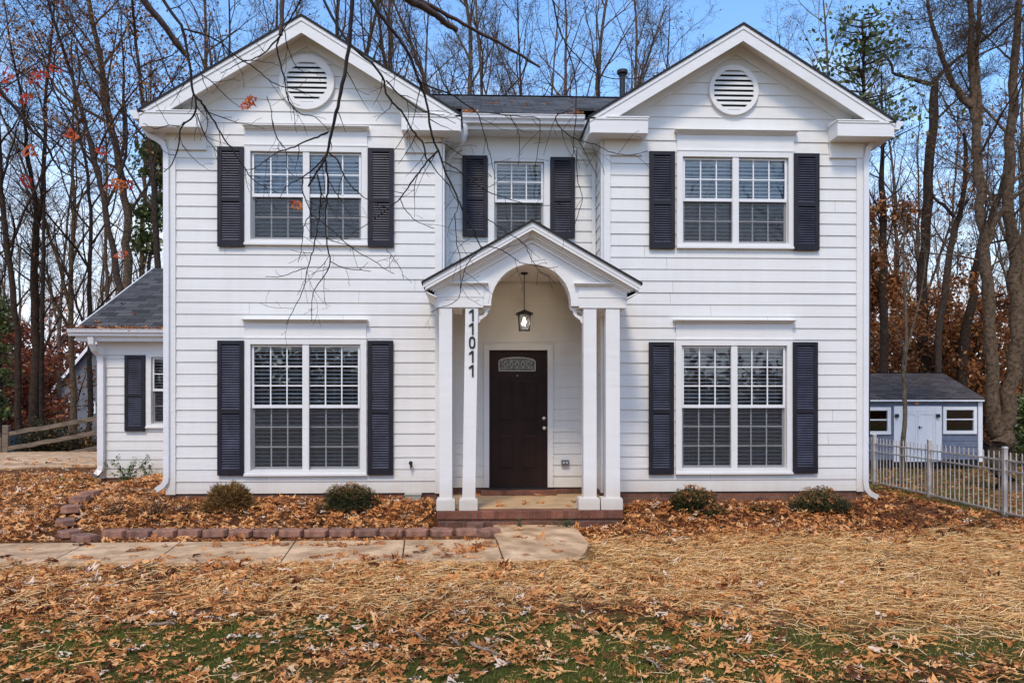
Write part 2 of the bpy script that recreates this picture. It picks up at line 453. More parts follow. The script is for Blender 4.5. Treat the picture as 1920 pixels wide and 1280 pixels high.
def make_window(w, parent, depth_dir=1):
    Y = w['Y']; x0, x1, z0, z1 = w['x0'], w['x1'], w['z0'], w['z1']
    cw = .085 if w['n'] == 2 else .09
    f = MB()
    # casing boards (proud of the siding) and jamb going into the wall
    f.box(x0, x0 + cw, Y - .040, Y + .02, z0, z1)
    f.box(x1 - cw, x1, Y - .040, Y + .02, z0, z1)
    f.box(x0 + cw, x1 - cw, Y - .040, Y + .02, z1 - .09, z1)
    f.box(x0 + cw, x1 - cw, Y - .040, Y + .02, z0, z0 + .075)
    f.box(x0 - .004, x1 + .004, Y - .062, Y - .040, z0 - .004, z0 + .030)
    ix0, ix1, iz0, iz1 = x0 + cw, x1 - cw, z0 + .075, z1 - .09
    t = .012
    f.box(ix0, ix0 + t, Y + .02, Y + .13, iz0, iz1); f.box(ix1 - t, ix1, Y + .02, Y + .13, iz0, iz1)
    f.box(ix0 + t, ix1 - t, Y + .02, Y + .13, iz1 - t, iz1); f.box(ix0 + t, ix1 - t, Y + .02, Y + .13, iz0, iz0 + t)
    if w['n'] == 2:
        xm = (ix0 + ix1) / 2
        f.box(xm - .045, xm + .045, Y - .030, Y + .02, iz0, iz1)
        f.box(xm - .012, xm + .012, Y + .02, Y + .13, iz0 + t, iz1 - t)
        bays = [(ix0 + t, xm - .045), (xm + .045, ix1 - t)]
        bays = [(ix0 + t, xm - .012), (xm + .012, ix1 - t)]
    else:
        bays = [(ix0 + t, ix1 - t)]
    if w.get('cr'):
        # plain frieze board between casing and crown moulding
        c0 = at(w['cr'][0], w['cr'][2], Y - .06); c1 = at(w['cr'][1], w['cr'][3], Y - .06)
        f.box(x0 + .005, x1 - .005, Y - .030, Y + .0, z1 + .004, c1.z)
        f.box(x0 - .003, x1 + .003, Y - .048, Y - .030, z1 - .012, z1 + .012)
        for k in range(4):
            g = k / 3
            f.box(c0.x + .045 * (1 - g), c1.x - .045 * (1 - g), Y - .045 - .075 * g, Y - .02, c1.z + (c0.z - c1.z) * k / 4, c1.z + (c0.z - c1.z) * (k + 1) / 4 - .0005)
    win = f.build('window', M['trim'], parent, bevel=.003)
    zm = iz0 + (iz1 - iz0) * (.505)
    sash = MB(); gl = MB(); mun = MB(); bl = MB(); scn = MB()
    for (a, b) in bays:
        s = .028
        # upper sash (outer plane) and lower sash (set back)
        for (p, q, yy) in ((zm - .02, iz1 - t, Y + .004), (iz0 + t, zm + .025, Y + .040)):
            up = p > iz0 + .1
            sb, stp = (.045, .022) if up else (.032, .032)
            sash.box(a, a + s, yy, yy + .035, p, q); sash.box(b - s, b, yy, yy + .035, p, q)
            sash.box(a + s, b - s, yy, yy + .035, q - stp, q); sash.box(a + s, b - s, yy - (.006 if up else 0), yy + .035, p, p + sb)
            gy = yy + .018
            gl.box(a + s + .001, b - s - .001, gy, gy + .004, p + sb, q - stp)
            W_, H_ = b - a - 2 * s, q - stp - p - sb
            for i in (1, 2):
                xx = a + s + W_ * i / 3
                mun.box(xx - .009, xx + .009, gy - .009, gy - .001, p + sb, q - stp)
            for j in range(1, w['rows']):
                zz = p + sb + H_ * j / w['rows']
                mun.box(a + s, b - s, gy - .0105, gy - .0015, zz - .009, zz + .009)
            if not up:
                scn.box(a + .004, b - .004, Y + .012, Y + .0135, iz0 + t + .002, zm - .024)
        # horizontal blind: tilted slats, head rail, cords
        ti = math.radians(w['tilt']); z = iz1 - .085; dd = .050; yc = Y + .096
        bl.box(a + .01, b - .01, Y + .070, Y + .116, iz1 - .065, iz1 - t - .002)
        while z > iz0 + .07:
            j = random.uniform(-.05, .05); c_, s_ = math.cos(ti + j) * dd / 2, math.sin(ti + j) * dd / 2
            sg = random.uniform(-.002, .002)
            bl.hexa([(a + .012, yc - c_, z - s_ + sg), (b - .012, yc - c_, z - s_ - sg), (b - .012, yc + c_, z + s_ - sg), (a + .012, yc + c_, z + s_ + sg)],
                    [(a + .012, yc - c_, z - s_ + .003 + sg), (b - .012, yc - c_, z - s_ + .003 - sg), (b - .012, yc + c_, z + s_ + .003 - sg), (a + .012, yc + c_, z + s_ + .003 + sg)])
            z -= .054
        bl.box(a + .012, b - .012, yc - .024, yc + .024, iz0 + .02, iz0 + .045)
        for q in (.16, .5, .84):
            xx = a + (b - a) * q
            bl.box(xx - .001, xx + .001, yc - .026, yc - .024, iz0 + .04, iz1 - .06)
    sash.build('sash', M['vinyl'], win, bevel=.002)
    gl.build('pane', M['glass'], win); mun.build('glazing_bars', M['vinyl'], win)
    bl.build('blind', M['blind'], win); scn.build('insect_screen', M['screen'], win)
    w['open'] = (ix0 - .01, ix1 + .01, iz0 - .01, iz1 + .01)
    return win


def make_shutter(x0, x1, z0, z1, Y, parent, w=.06):
    f = MB(); l = MB()
    y0, y1 = Y - .062, Y - .022
    zm = z0 + (z1 - z0) * .475
    top, bot, mid = .055, .095, .065
    f.box(x0, x0 + w, y0, y1, z0, z1); f.box(x1 - w, x1, y0, y1, z0, z1)
    f.box(x0 + w, x1 - w, y0, y1, z1 - top, z1); f.box(x0 + w, x1 - w, y0, y1, z0, z0 + bot)
    f.box(x0 + w, x1 - w, y0, y1, zm - mid / 2, zm + mid / 2)
    s = f.build('shutter', M['shutter'], parent, bevel=.003)
    bk = MB(); bk.box(x0 + w, x1 - w, y1 - .006, y1 + .004, z0 + bot, z1 - top); bk.build('shutter_gap_shade', M['dark'], s)  # solid near-black sheet: shade between the slats put into its colour
    for a, b in ((z0 + bot, zm - mid / 2), (zm + mid / 2, z1 - top)):
        n = max(3, int(round((b - a) / .0335))); st = (b - a) / n
        for i in range(n):
            z = a + st * i
            l.hexa([(x0 + w, y0 + .006, z + .002), (x1 - w, y0 + .006, z + .002), (x1 - w, y1 - .010, z + st * .60), (x0 + w, y1 - .010, z + st * .60)],
                   [(x0 + w, y0 + .008, z + .009), (x1 - w, y0 + .008, z + .009), (x1 - w, y1 - .008, z + st * .60 + .008), (x0 + w, y1 - .008, z + st * .60 + .008)])
    l.build('louvre_slats', M['louvre'], s)
    return s


M['blind'] = mat_leafy('white_blind_slats', [(0, (.93, .93, .91)), (1, (.93, .93, .91))], .35, .06)
for n_ in list(M['blind'].node_tree.nodes):
    if n_.type == 'MIX': n_.inputs[0].default_value = .04
M['louvre'] = simple('louvre_paint_sky_sheen', (.066, .067, .094), .42, .3, 4, 0, 90, .4)  # lighter bluish copy of the shutter paint: sky sheen put into the colour
for w in WIN: make_window(w, house)
for (a, b, c, d, Y) in SHUT:
    p = at(a, c, Y - .06); q = at(b, d, Y - .06)
    make_shutter(p.x, q.x, q.z, p.z, Y, house)

# --- gable geometry
def gable_geo(pxl, pxr, pk, pel, per):
    e0 = at(pel[0], pel[1], -.32); e1 = at(per[0], per[1], -.32); k = at(pk[0], pk[1], -.32)
    return e0, e1, k


GL = dict(x0=at(261, 0, -.32).x, x1=at(864, 0, -.32).x)
GR = dict(x0=at(1106, 0, -.32).x, x1=at(1677, 0, -.32).x)
ze = sum(at(p[0], p[1], -.32).z for p in ((261, 209), (864, 212), (1106, 216), (1677, 220))) / 4
zk = (at(567, 26, -.32).z + at(1388, 43, -.32).z) / 2
for G, pk in ((GL, 567), (GR, 1388)):
    G['xc'] = (G['x0'] + G['x1']) / 2; G['zk'] = zk; G['s'] = (zk - ze) / ((G['x1'] - G['x0']) / 2)
print('gables', GL, GR, 'eave z', ze, 'peak z', zk, 'walls', XL0, XL1, XR0, XR1)
SL = (GL['s'] + GR['s']) / 2

wall = MB()
for (a, b, G, wins) in ((XL0, XL1, GL, WIN[0:2]), (XR0, XR1, GR, WIN[2:4])):
    ops = [(w['open'][0], w['open'][1], w['open'][2], w['open'][3]) for w in wins]
    gz_ = ze - .12
    # courses follow the gable above the eave
    hw = (b - a) / 2; slope = (G['zk'] - .20 - gz_) / hw
    siding(wall, lambda u, o, z: (u, -o, z), a, b, Z0, G['zk'] - .2, ops, (a, b, gz_, slope))
# recessed centre
w = WIN[4]
DX0, DX1 = ax(915, YR), ax(1029, YR)
DZ0, DZ1 = .305, az(654, YR)
siding(wall, lambda u, o, z: (u, YR - o, z), XL1, XR0, Z0, ze - .02, [w['open'], (DX0, DX1, 0, DZ1)])
# returns of the recess, outer side walls, back
siding(wall, lambda u, o, z: (XL1 + o, u, z), 0, YR, Z0, ze - .02)
siding(wall, lambda u, o, z: (XR0 - o, u, z), 0, YR, Z0, ze - .02)
siding(wall, lambda u, o, z: (XL0 - o, u, z), 0, BACK, Z0, ze)
siding(wall, lambda u, o, z: (XR1 + o, u, z), 0, BACK, Z0, ze)
wall.build('clapboard_wall', M['siding'], house)
# hollow shell behind the siding: interior faces, floor slab, back wall
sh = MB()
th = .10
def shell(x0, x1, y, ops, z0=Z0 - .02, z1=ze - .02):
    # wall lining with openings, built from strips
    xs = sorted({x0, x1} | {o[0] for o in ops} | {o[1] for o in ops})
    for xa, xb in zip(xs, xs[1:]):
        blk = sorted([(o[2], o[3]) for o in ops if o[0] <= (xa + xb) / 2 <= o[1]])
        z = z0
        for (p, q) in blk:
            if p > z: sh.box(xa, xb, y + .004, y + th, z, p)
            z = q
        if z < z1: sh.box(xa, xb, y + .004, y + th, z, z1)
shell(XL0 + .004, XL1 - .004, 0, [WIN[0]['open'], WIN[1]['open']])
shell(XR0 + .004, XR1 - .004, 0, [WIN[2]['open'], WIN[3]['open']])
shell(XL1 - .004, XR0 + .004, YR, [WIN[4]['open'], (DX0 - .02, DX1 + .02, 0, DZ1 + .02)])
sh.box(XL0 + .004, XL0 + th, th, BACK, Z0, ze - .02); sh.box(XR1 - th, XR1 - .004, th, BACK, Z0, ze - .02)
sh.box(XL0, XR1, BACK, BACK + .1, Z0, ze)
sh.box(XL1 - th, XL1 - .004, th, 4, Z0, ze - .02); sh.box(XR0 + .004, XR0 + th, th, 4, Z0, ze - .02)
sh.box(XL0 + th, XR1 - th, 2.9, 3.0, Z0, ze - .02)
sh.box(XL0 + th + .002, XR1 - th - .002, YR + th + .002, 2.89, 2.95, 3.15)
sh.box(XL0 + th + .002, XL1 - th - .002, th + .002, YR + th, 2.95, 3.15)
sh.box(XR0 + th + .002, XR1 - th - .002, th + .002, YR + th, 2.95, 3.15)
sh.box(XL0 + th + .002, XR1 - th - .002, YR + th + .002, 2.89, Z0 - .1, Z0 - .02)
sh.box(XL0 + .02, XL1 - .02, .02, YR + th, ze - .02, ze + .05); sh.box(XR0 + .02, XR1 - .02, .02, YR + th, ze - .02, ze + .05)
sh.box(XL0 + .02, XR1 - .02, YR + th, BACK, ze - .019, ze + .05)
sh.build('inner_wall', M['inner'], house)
# curtains / far glow left out; the room's darkness is put into the near-black inner walls

# corner boards
cb = GMB()
for (x, s) in ((XL0, 1), (XL1, -1), (XR0, 1), (XR1, -1)):
    cb.k = x
    wd = .098
    top = ze - .02
    cb.box(min(x - .012 * s, x + wd * s), max(x - .012 * s, x + wd * s), -.034, .004, Z0 - .012, top)
    yb = YR - .025 if x in (XL1, XR0) else .098
    if x in (XL1,): cb.box(x, x + .034, -.034, .09, Z0 - .012, top - .001)
    if x in (XR0,): cb.box(x - .034, x, -.034, .09, Z0 - .012, top - .001)
    if x == XL0: cb.box(x - .034, x - .012, -.034, .09, Z0 - .012, top - .001)
    if x == XR1: cb.box(x + .012, x + .034, -.034, .09, Z0 - .012, top - .001)
cb.k = 'a'; cb.box(XL1 + .021, XL1 + .075, YR - .034, YR - .021, Z0, ze - .03)
cb.k = 'b'; cb.box(XR0 - .075, XR0 - .021, YR - .034, YR - .021, Z0, ze - .03)
cb.build('corner_board', M['trim'], house, bevel=.003)

# foundation
fd = MB()
for (a, b, y0, y1) in ((XL0 + .01, XL1 - .01, .006, 1.0), (XR0 + .01, XR1 - .01, .006, 1.0), (XL0 + .01, XR1 - .01, YR + .006, BACK)):
    fd.box(a, b, y0, y1, -.9, Z0 - (.012 if y0 < .1 else .015))
fd.build('brick_foundation', M['brick'], house)

# gables: roof slabs, rake boards, soffit, frieze, returns, gutters
rf = GMB(); ra = GMB(); so = GMB(); fr = GMB(); rt = GMB(); rimb = GMB(); shad = GMB()
OV = .32
for gi, (G, a, b) in enumerate(((GL, XL0, XL1), (GR, XR0, XR1))):
    x0, x1, xc, zk_, s = G['x0'], G['x1'], G['xc'], G['zk'], G['s']
    tz = .035   # shingle thickness (vertical)
    rf.k = rimb.k = shad.k = gi
    for sg, xe in ((-1, x0), (1, x1)):
        ra.k = so.k = fr.k = rt.k = (gi, sg)
        xe2 = xe + sg * .02; zee = zk_ - s * abs(xe2 - xc)
        # shingle slab
        rf.hexa([(xe2, -OV - .02, zee - tz), (xc, -OV - .02, zk_ - tz), (xc, 6.2, zk_ - tz), (xe2, 6.2, zee - tz)],
                [(xe2, -OV - .02, zee), (xc, -OV - .02, zk_), (xc, 6.2, zk_), (xe2, 6.2, zee)])
        ze0 = zk_ - s * abs(xe - xc)
        # dark shingle edge seen from the front: thin drip line
        rimb.hexa([(xe2, -OV - .024, zee - tz - .001), (xc, -OV - .024, zk_ - tz - .001), (xc, -OV - .021, zk_ - tz - .001), (xe2, -OV - .021, zee - tz - .001)],
                  [(xe2, -OV - .024, zee - .001), (xc, -OV - .024, zk_ - .001), (xc, -OV - .021, zk_ - .001), (xe2, -OV - .021, zee - .001)])
        # rake board: shadow board + main board
        h1, h2 = .055, .215
        def band(mb, ya, yb, ta, tb, xin=0):
            xo = xe
            mb.hexa([(xo, ya, ze0 - tb), (xc, ya, zk_ - tb), (xc, yb, zk_ - tb), (xo, yb, ze0 - tb)],
                    [(xo, ya, ze0 - ta), (xc, ya, zk_ - ta), (xc, yb, zk_ - ta), (xo, yb, ze0 - ta)])
        band(ra, -OV - .012, -OV + .02, tz + .001, tz + h1)
        band(ra, -OV, -OV + .02, tz + h1, tz + h2)
        # sloping soffit under the overhang
        band(so, -OV + .02, -.0, tz + .10, tz + .12)
        # frieze board on the wall just below the soffit
        n1 = .12 + tz
        k0 = 0.10
        fr.hexa([(xe - sg * .46, -.036, ze0 + s * .46 - n1 - .15), (xc, -.036, zk_ - n1 - .15), (xc, .0, zk_ - n1 - .15), (xe - sg * .46, .0, ze0 + s * .46 - n1 - .15)],
                [(xe - sg * .46, -.036, ze0 + s * .46 - n1), (xc, -.036, zk_ - n1), (xc, .0, zk_ - n1), (xe - sg * .46, .0, ze0 + s * .46 - n1)])
        # cornice return
        ri = xe - sg * .80
        zb = ze0 - .235; zt_ = ze0 - .055
        rt.box(min(xe, ri), max(xe, ri), -OV - .001, -.0, zb, zt_)
        rt.box(min(xe, ri - sg * .0), max(xe, ri), -OV - .012, -.0, zt_, ze0 - .028)
        # small capping roof on the return (sheet metal)
        xa_ = xe - sg * .22
        rt.hexa([(min(xa_, ri - sg * .015), -OV - .02, ze0 - .028), (max(xa_, ri - sg * .015), -OV - .02, ze0 - .028), (max(xa_, ri - sg * .015), -.02, ze0 - .028), (min(xa_, ri - sg * .015), -.02, ze0 - .028)],
                [(min(xa_, ri - sg * .015), -OV - .02, ze0 - .012), (max(xa_, ri - sg * .015), -OV - .02, ze0 - .012), (max(xa_, ri - sg * .015), -.02, ze0 + .035), (min(xa_, ri - sg * .015), -.02, ze0 + .035)])
        # block below the return on the wall
        wx = a if sg < 0 else b
        rt.box(min(wx - sg * .02, ri + sg * .02), max(wx - sg * .02, ri + sg * .02), -.050, .0, zb - .215, zb + .01)
        # side eave soffit and side fascia running back
        rt.box(min(xe, wx + sg * .0), max(xe, wx), .0, 6.0, zb + .0, zb + .02)
        rt.box(min(xe, xe - sg * .02), max(xe, xe - sg * .02), .001, 6.0, zb + .02, ze0 - .03)
        # gable backing so that no gap opens between siding and roof
    shad.prism([(a, ze - .06), (b, ze - .06), (xc, zk_ - .16)], .006, .10)
shad.build('gable_backing', M['trim'], house)
rf.build('roof', M['roof_y'], house)
rimb.build('shingle_edge', M['rim'], house)
ra.build('rake_board', M['trim'], house)
so.build('rake_soffit', M['soffit'], house)
fr.build('rake_frieze', M['trim'], house)
rt.build('cornice_return', M['trim'], house, bevel=.002)

# main roof behind, ridge parallel to the street
zcen = az(220, .30, 990)      # centre eave
yrg, zrg = 4.2, az(181, 4.2, 990)
mr = MB()
sm = (zrg - zcen) / (yrg - .22)
mr.hexa([(XL0 - .1, .22, zcen - .05), (XR1 + .1, .22, zcen - .05), (XR1 + .1, yrg, zrg - .05), (XL0 - .1, yrg, zrg - .05)],
        [(XL0 - .1, .22, zcen - .01), (XR1 + .1, .22, zcen - .01), (XR1 + .1, yrg, zrg), (XL0 - .1, yrg, zrg)])
# clip: only the part between the two gables reaches the front eave; keep the slab narrow there
mr = MB()
xa, xb = GL['xc'] + .2, GR['xc'] - .2
mr.hexa([(GL['x1'] - .02, .22, zcen - .04), (GR['x0'] + .02, .22, zcen - .04), (GR['x0'] + .02, 1.6, zcen - .04 + sm * 1.38), (GL['x1'] - .02, 1.6, zcen - .04 + sm * 1.38)],
        [(GL['x1'] - .02, .22, zcen), (GR['x0'] + .02, .22, zcen), (GR['x0'] + .02, 1.6, zcen + sm * 1.38), (GL['x1'] - .02, 1.6, zcen + sm * 1.38)])
z16 = zcen + sm * 1.38
mr.hexa([(XL0 - .05, yrg - (zrg - ze) / sm + .3 if False else 1.6, z16 - .04), (XR1 + .05, 1.6, z16 - .04), (XR1 + .05, yrg, zrg - .04), (XL0 - .05, yrg, zrg - .04)],
        [(XL0 - .05, 1.6, z16), (XR1 + .05, 1.6, z16), (XR1 + .05, yrg, zrg), (XL0 - .05, yrg, zrg)])
mr.hexa([(XL0 - .05, yrg, zrg - .04), (XR1 + .05, yrg, zrg - .04), (XR1 + .05, BACK + .3, ze), (XL0 - .05, BACK + .3, ze)],
        [(XL0 - .05, yrg, zrg), (XR1 + .05, yrg, zrg), (XR1 + .05, BACK + .3, ze + .04), (XL0 - .05, BACK + .3, ze + .04)])
mr.build('main_roof', M['roof_x'], house)
rd = MB(); rd.prism([(yrg - .14, zrg - .04), (yrg, zrg + .022), (yrg + .14, zrg - .04), (yrg, zrg - .03)], XL0, XR1, 'x')
rd.build('ridge_cap', M['rim'], house)
sd = MB()
for x in (XL0 + .01, XR1 - .07): sd.prism([(1.0, ze - .1), (yrg, zrg - .06), (BACK, ze - .1)], x, x + .06, 'x')
sd.build('side_gable_wall', M['siding'], house)
# centre eave: fascia, soffit, frieze
ce = MB()
cx0, cx1 = GL['x1'] - .0, GR['x0'] + .0
ce.box(XL1, XR0, .24, .26, zcen - .20, zcen - .05)
ce.box(XL1, XR0, .26, YR, zcen - .20, zcen - .18)
ce.box(XL1, XR0, YR - .045, YR, ze - .33, zcen - .20)
ce.build('centre_fascia', M['trim'], house)


def gutter(name, p0, p1, out):
    """K-style gutter profile along p0->p1; out = unit outwards"""
    mb = MB(); p0, p1, out = Vector(p0), Vector(p1), Vector(out)
    prof = [(0, 0), (.075, 0), (.085, .035), (.115, .065), (.120, .105), (.128, .105), (.128, .115), (.112, .115), (.108, .07), (.076, .04), (.068, .008), (.008, .008), (.008, .115), (0, .115)]
    a = [p0 + out * u + Vector((0, 0, v)) for u, v in prof]; b = [p1 + out * u + Vector((0, 0, v)) for u, v in prof]
    n = len(prof)
    for i in range(n):
        j = (i + 1) % n; mb.poly([a[i], b[i], b[j], a[j]])
    capp = [(0, 0), (.075, 0), (.085, .035), (.115, .065), (.128, .115), (0, .115)]
    for q, e in ((p0, (p0 - p1).normalized()), (p1, (p1 - p0).normalized())):
        lo = [q + out * u + Vector((0, 0, v)) for u, v in capp]; hi = [x + e * .004 for x in lo]
        mb.v += [tuple(x) for x in lo + hi]; k = len(mb.v) - 12
        mb.f += [tuple(range(k, k + 6)), tuple(range(k + 11, k + 5, -1))] + [(k + i, k + (i + 1) % 6, k + 6 + (i + 1) % 6, k + 6 + i) for i in range(6)]
    return mb.build(name, M['metalw'], house)


gutter('gutter', (GL['x1'] + .015, .24, zcen - .135), (GR['x0'] - .015, .24, zcen - .135), (0, -1, 0))
gutter('gutter', (GL['x0'] - .012, -.30, ze - .13), (GL['x0'] - .012, 6, ze - .13), (-1, 0, 0))
gutter('gutter', (GR['x1'] + .012, -.30, ze - .13), (GR['x1'] + .012, 6, ze - .13), (1, 0, 0))


def downspout(pix, Y, w=.075, d=.055, up=(0, 1, 0)):
    mb = MB(); mb.sweep([at(p[0], p[1], p[2] if len(p) > 2 else Y) for p in pix], w, d, up)
    o = mb.build('downspout', M['metalw'], house, bevel=.004)
    return o


downspout([(271, 226), (273, 243), (281, 254), (296, 262), (306, 270), (312, 283), (312.5, 500), (312.5, 893), (311, 903), (305, 911), (293, 919)], -.045)
downspout([(1660, 236), (1656, 252), (1645, 262), (1634, 268), (1627, 280), (1623.5, 300), (1623, 600), (1622, 900), (1624, 916), (1631, 925), (1645, 932)], -.045)
downspout([(869, 234, .16), (870, 243, .16), (870, 252, .17), (867, 261, .19), (861, 270, .24), (852, 281, .33), (844, 290, .42), (838, 299, .50), (836, 310, .545), (835.5, 330, .56), (835, 600, .57), (834.5, 900, .57), (833, 918, .57)], .57, .085, .065, (.55, .83, 0))

# gable vents
def vent(cx, cy, rx, ro, gi):
    c = at(cx, cy, -.05); s = F / (D + c.x * SN)
    R = rx / s; r = ro / s
    mb = MB(); n = 40
    outer = [(c.x + R * math.cos(2 * math.pi * i / n), c.z + R * math.sin(2 * math.pi * i / n)) for i in range(n)]
    def oct_pt(t):
        k = math.pi / 8; a = ((t + k) % (math.pi / 4)) - k
        return r * math.cos(k) / math.cos(a) * 1.06
    inner = [(c.x + oct_pt(2 * math.pi * i / n) * math.cos(2 * math.pi * i / n), c.z + oct_pt(2 * math.pi * i / n) * math.sin(2 * math.pi * i / n)) for i in range(n)]
    y0, y1 = -.062, -.012
    for i in range(n):
        j = (i + 1) % n
        mb.poly([(outer[i][0], y0, outer[i][1]), (outer[j][0], y0, outer[j][1]), (inner[j][0], y0 + .006, inner[j][1]), (inner[i][0], y0 + .006, inner[i][1])])
        mb.poly([(inner[i][0], y0 + .006, inner[i][1]), (inner[j][0], y0 + .006, inner[j][1]), (inner[j][0], y1, inner[j][1]), (inner[i][0], y1, inner[i][1])])
        mb.poly([(outer[j][0], y0, outer[j][1]), (outer[i][0], y0, outer[i][1]), (outer[i][0], .0, outer[i][1]), (outer[j][0], .0, outer[j][1])])
    v = mb.build('gable_vent', M['trim'], house)
    bk = MB(); bk.prism(inner, -.022, -.018); bk.build('vent_shade_plate', M['dark'], v)  # solid near-black plate: shade behind the vent slats put into its colour
    lo = MB(); nl = 8
    for i in range(nl):
        z = c.z - r * .98 + (2 * r * .98) * (i + .45) / nl
        hw = r * 1.03 if abs(z - c.z) < r * .42 else r * 1.03 - (abs(z - c.z) - r * .42) * .98
        lo.hexa([(c.x - hw, y0 + .010, z - .026), (c.x + hw, y0 + .010, z - .026), (c.x + hw, y1 - .014, z + .012), (c.x - hw, y1 - .014, z + .012)],
                [(c.x - hw, y0 + .010, z - .004), (c.x + hw, y0 + .010, z - .004), (c.x + hw, y1 - .014, z + .026), (c.x - hw, y1 - .014, z + .026)])
    lo.build('louvre_slats', M['trim'], v)


vent(575, 154, 51, 38, 0); vent(1376, 169, 46.5, 38, 1)

# plumbing vent pipe on the roof
vp = MB(); b = at(1167, 178, 3.9)
vp.lathe([(.055, -.3), (.055, .34), (.066, .35), (.066, .38)], (b.x, b.y, b.z), n=14)
vp.lathe([(.095, .39), (.105, .41), (.105, .46), (.02, .49)], (b.x, b.y, b.z), n=14)
vp.lathe([(.03, .37), (.03, .40)], (b.x, b.y, b.z), n=8)
vp.build('vent_pipe', M['blackm'], house)

# ---------------- left wing (set back)
YW = 3.4
WX0 = ax(187, YW); ZW0 = .2
wb = MB()
zeW = az(626, YW - .2, 250)
wx, wy_ = at(275, 660, YW), at(330, 802, YW)
WW = dict(x0=wx.x, x1=wx.x + 1.0, z0=wy_.z, z1=wx.z, Y=YW, n=1, rows=2, tilt=20, c=None)
make_window(WW, house)
siding(wb, lambda u, o, z: (u, YW - o, z), WX0, XL0 + .05, ZW0, zeW - .05, [WW['open']])
siding(wb, lambda u, o, z: (WX0 - o, u, z), YW, YW + 6, ZW0, zeW - .05)
wb.build('side_wing_wall', M['siding'], house)
t = MB()
t.box(WX0 - .03, WX0 + .10, YW - .036, YW + .01, ZW0 - .01, zeW - .1)
t.box(WX0, XL0, YW - .03, YW + .0, zeW - .36, zeW - .11)
t.box(WX0 - .30, XL0 - .02, YW - .26, YW - .24, zeW - .13, zeW + .04)
t.box(WX0 - .30, XL0 - .02, YW - .24, YW - .0, zeW - .13, zeW - .11)
t.build('side_wing_trim', M['trim'], house)
g = gutter('gutter', (WX0 - .38, YW - .26, zeW - .045), (XL0 - .03, YW - .26, zeW - .045), (0, -1, 0))
p = at(233, 666, YW - .06); q = at(271, 808, YW - .06)
make_shutter(p.x, q.x, q.z, p.z, YW, house)
wr = MB()
ryW = YW + 3.1; rzW = az(503, ryW, 292)
zf = zeW + .06
wr.hexa([(WX0 - .30, YW - .30, zf - .05), (XL0 - .02, YW - .30, zf - .05), (XL0 - .02, ryW, rzW - .05), (WX0 - .30, ryW, rzW - .05)],
        [(WX0 - .30, YW - .30, zf), (XL0 - .02, YW - .30, zf), (XL0 - .02, ryW, rzW), (WX0 - .30, ryW, rzW)])
wr.hexa([(WX0 - .30, ryW, rzW - .05), (XL0 - .02, ryW, rzW - .05), (XL0 - .02, ryW + 3.3, zf - .05), (WX0 - .30, ryW + 3.3, zf - .05)],
        [(WX0 - .30, ryW, rzW), (XL0 - .02, ryW, rzW), (XL0 - .02, ryW + 3.3, zf), (WX0 - .30, ryW + 3.3, zf)])
wr.build('side_wing_roof', M['roof_x'], house)
wc = MB(); wc.prism([(YW - .32, zf - .06), (YW - .32, zf + .004), (ryW, rzW + .03), (ryW + 3.3, zf), (ryW + 3.3, zf - .06), (ryW, rzW - .10)], WX0 - .325, WX0 - .302, 'x')
wc.prism([(YW, zeW - .06), (ryW, rzW - .08), (YW + 6, zeW - .06)], WX0 + .0, WX0 + .05, 'x')
wc.build('wing_rake_board', M['trim'], house)
wf = MB(); wf.box(WX0 + .02, XL0, YW + .01, YW + 6, -.9, ZW0 - .01); wf.build('wing_foundation', M['brick'], house)
wi = MB(); wi.box(WX0 + .02, XL0, YW + 1.6, YW + 1.7, ZW0, zeW); wi.build('wing_inner_wall', M['inner'], house)
mb = MB(); mb.sweep([at(171, 632, YW - .3), at(172, 645, YW - .28), at(178, 658, YW - .2), at(187, 668, YW - .09), at(190, 682, YW - .07), at(190, 760, YW - .07), at(190, 872, YW - .07), at(188, 881, YW - .09), at(181, 889, YW - .15)], .10, .075)
mb.build('downspout', M['metalw'], house, bevel=.004)
mb = MB(); mb.sweep([at(181, 889, YW - .15), at(177, 893, YW - .18)], .105, .08); mb.build('downspout_outlet', M['blackm'], house)

# ---------------- door
dr = MB(); YD = YR + .055
dr.box(DX0 + .018, DX1 - .018, YD, YD + .045, DZ0, DZ1 - .018)
door = dr.build('front_door', M['door'], house, bevel=.002)
dp = MB()
def panel(pa, pb, ya, yb):
    a = at(pa, ya, YD); b = at(pb, yb, YD); x0, x1, z1, z0 = a.x, b.x, a.z, b.z
    # recessed groove with a raised field
    m_ = .022
    dp.box(x0, x1, YD - .007, YD, z1 - .008, z1); dp.box(x0, x1, YD - .007, YD, z0, z0 + .008)
    dp.box(x0, x0 + .008, YD - .007, YD, z0 + .008, z1 - .008); dp.box(x1 - .008, x1, YD - .007, YD, z0 + .008, z1 - .008)
    dp.hexa([(x0 + m_, YD - .0005, z0 + m_), (x1 - m_, YD - .0005, z0 + m_), (x1 - m_, YD - .0005, z1 - m_), (x0 + m_, YD - .0005, z1 - m_)],
            [(x0 + m_ + .022, YD - .008, z0 + m_ + .022), (x1 - m_ - .022, YD - .008, z0 + m_ + .022), (x1 - m_ - .022, YD - .008, z1 - m_ - .022), (x0 + m_ + .022, YD - .008, z1 - m_ - .022)])
for (a, b) in ((934, 963), (978, 1008)):
    panel(a, b, 709, 790); panel(a, b, 812, 881)
dp.build('door_panels', M['door'], door)
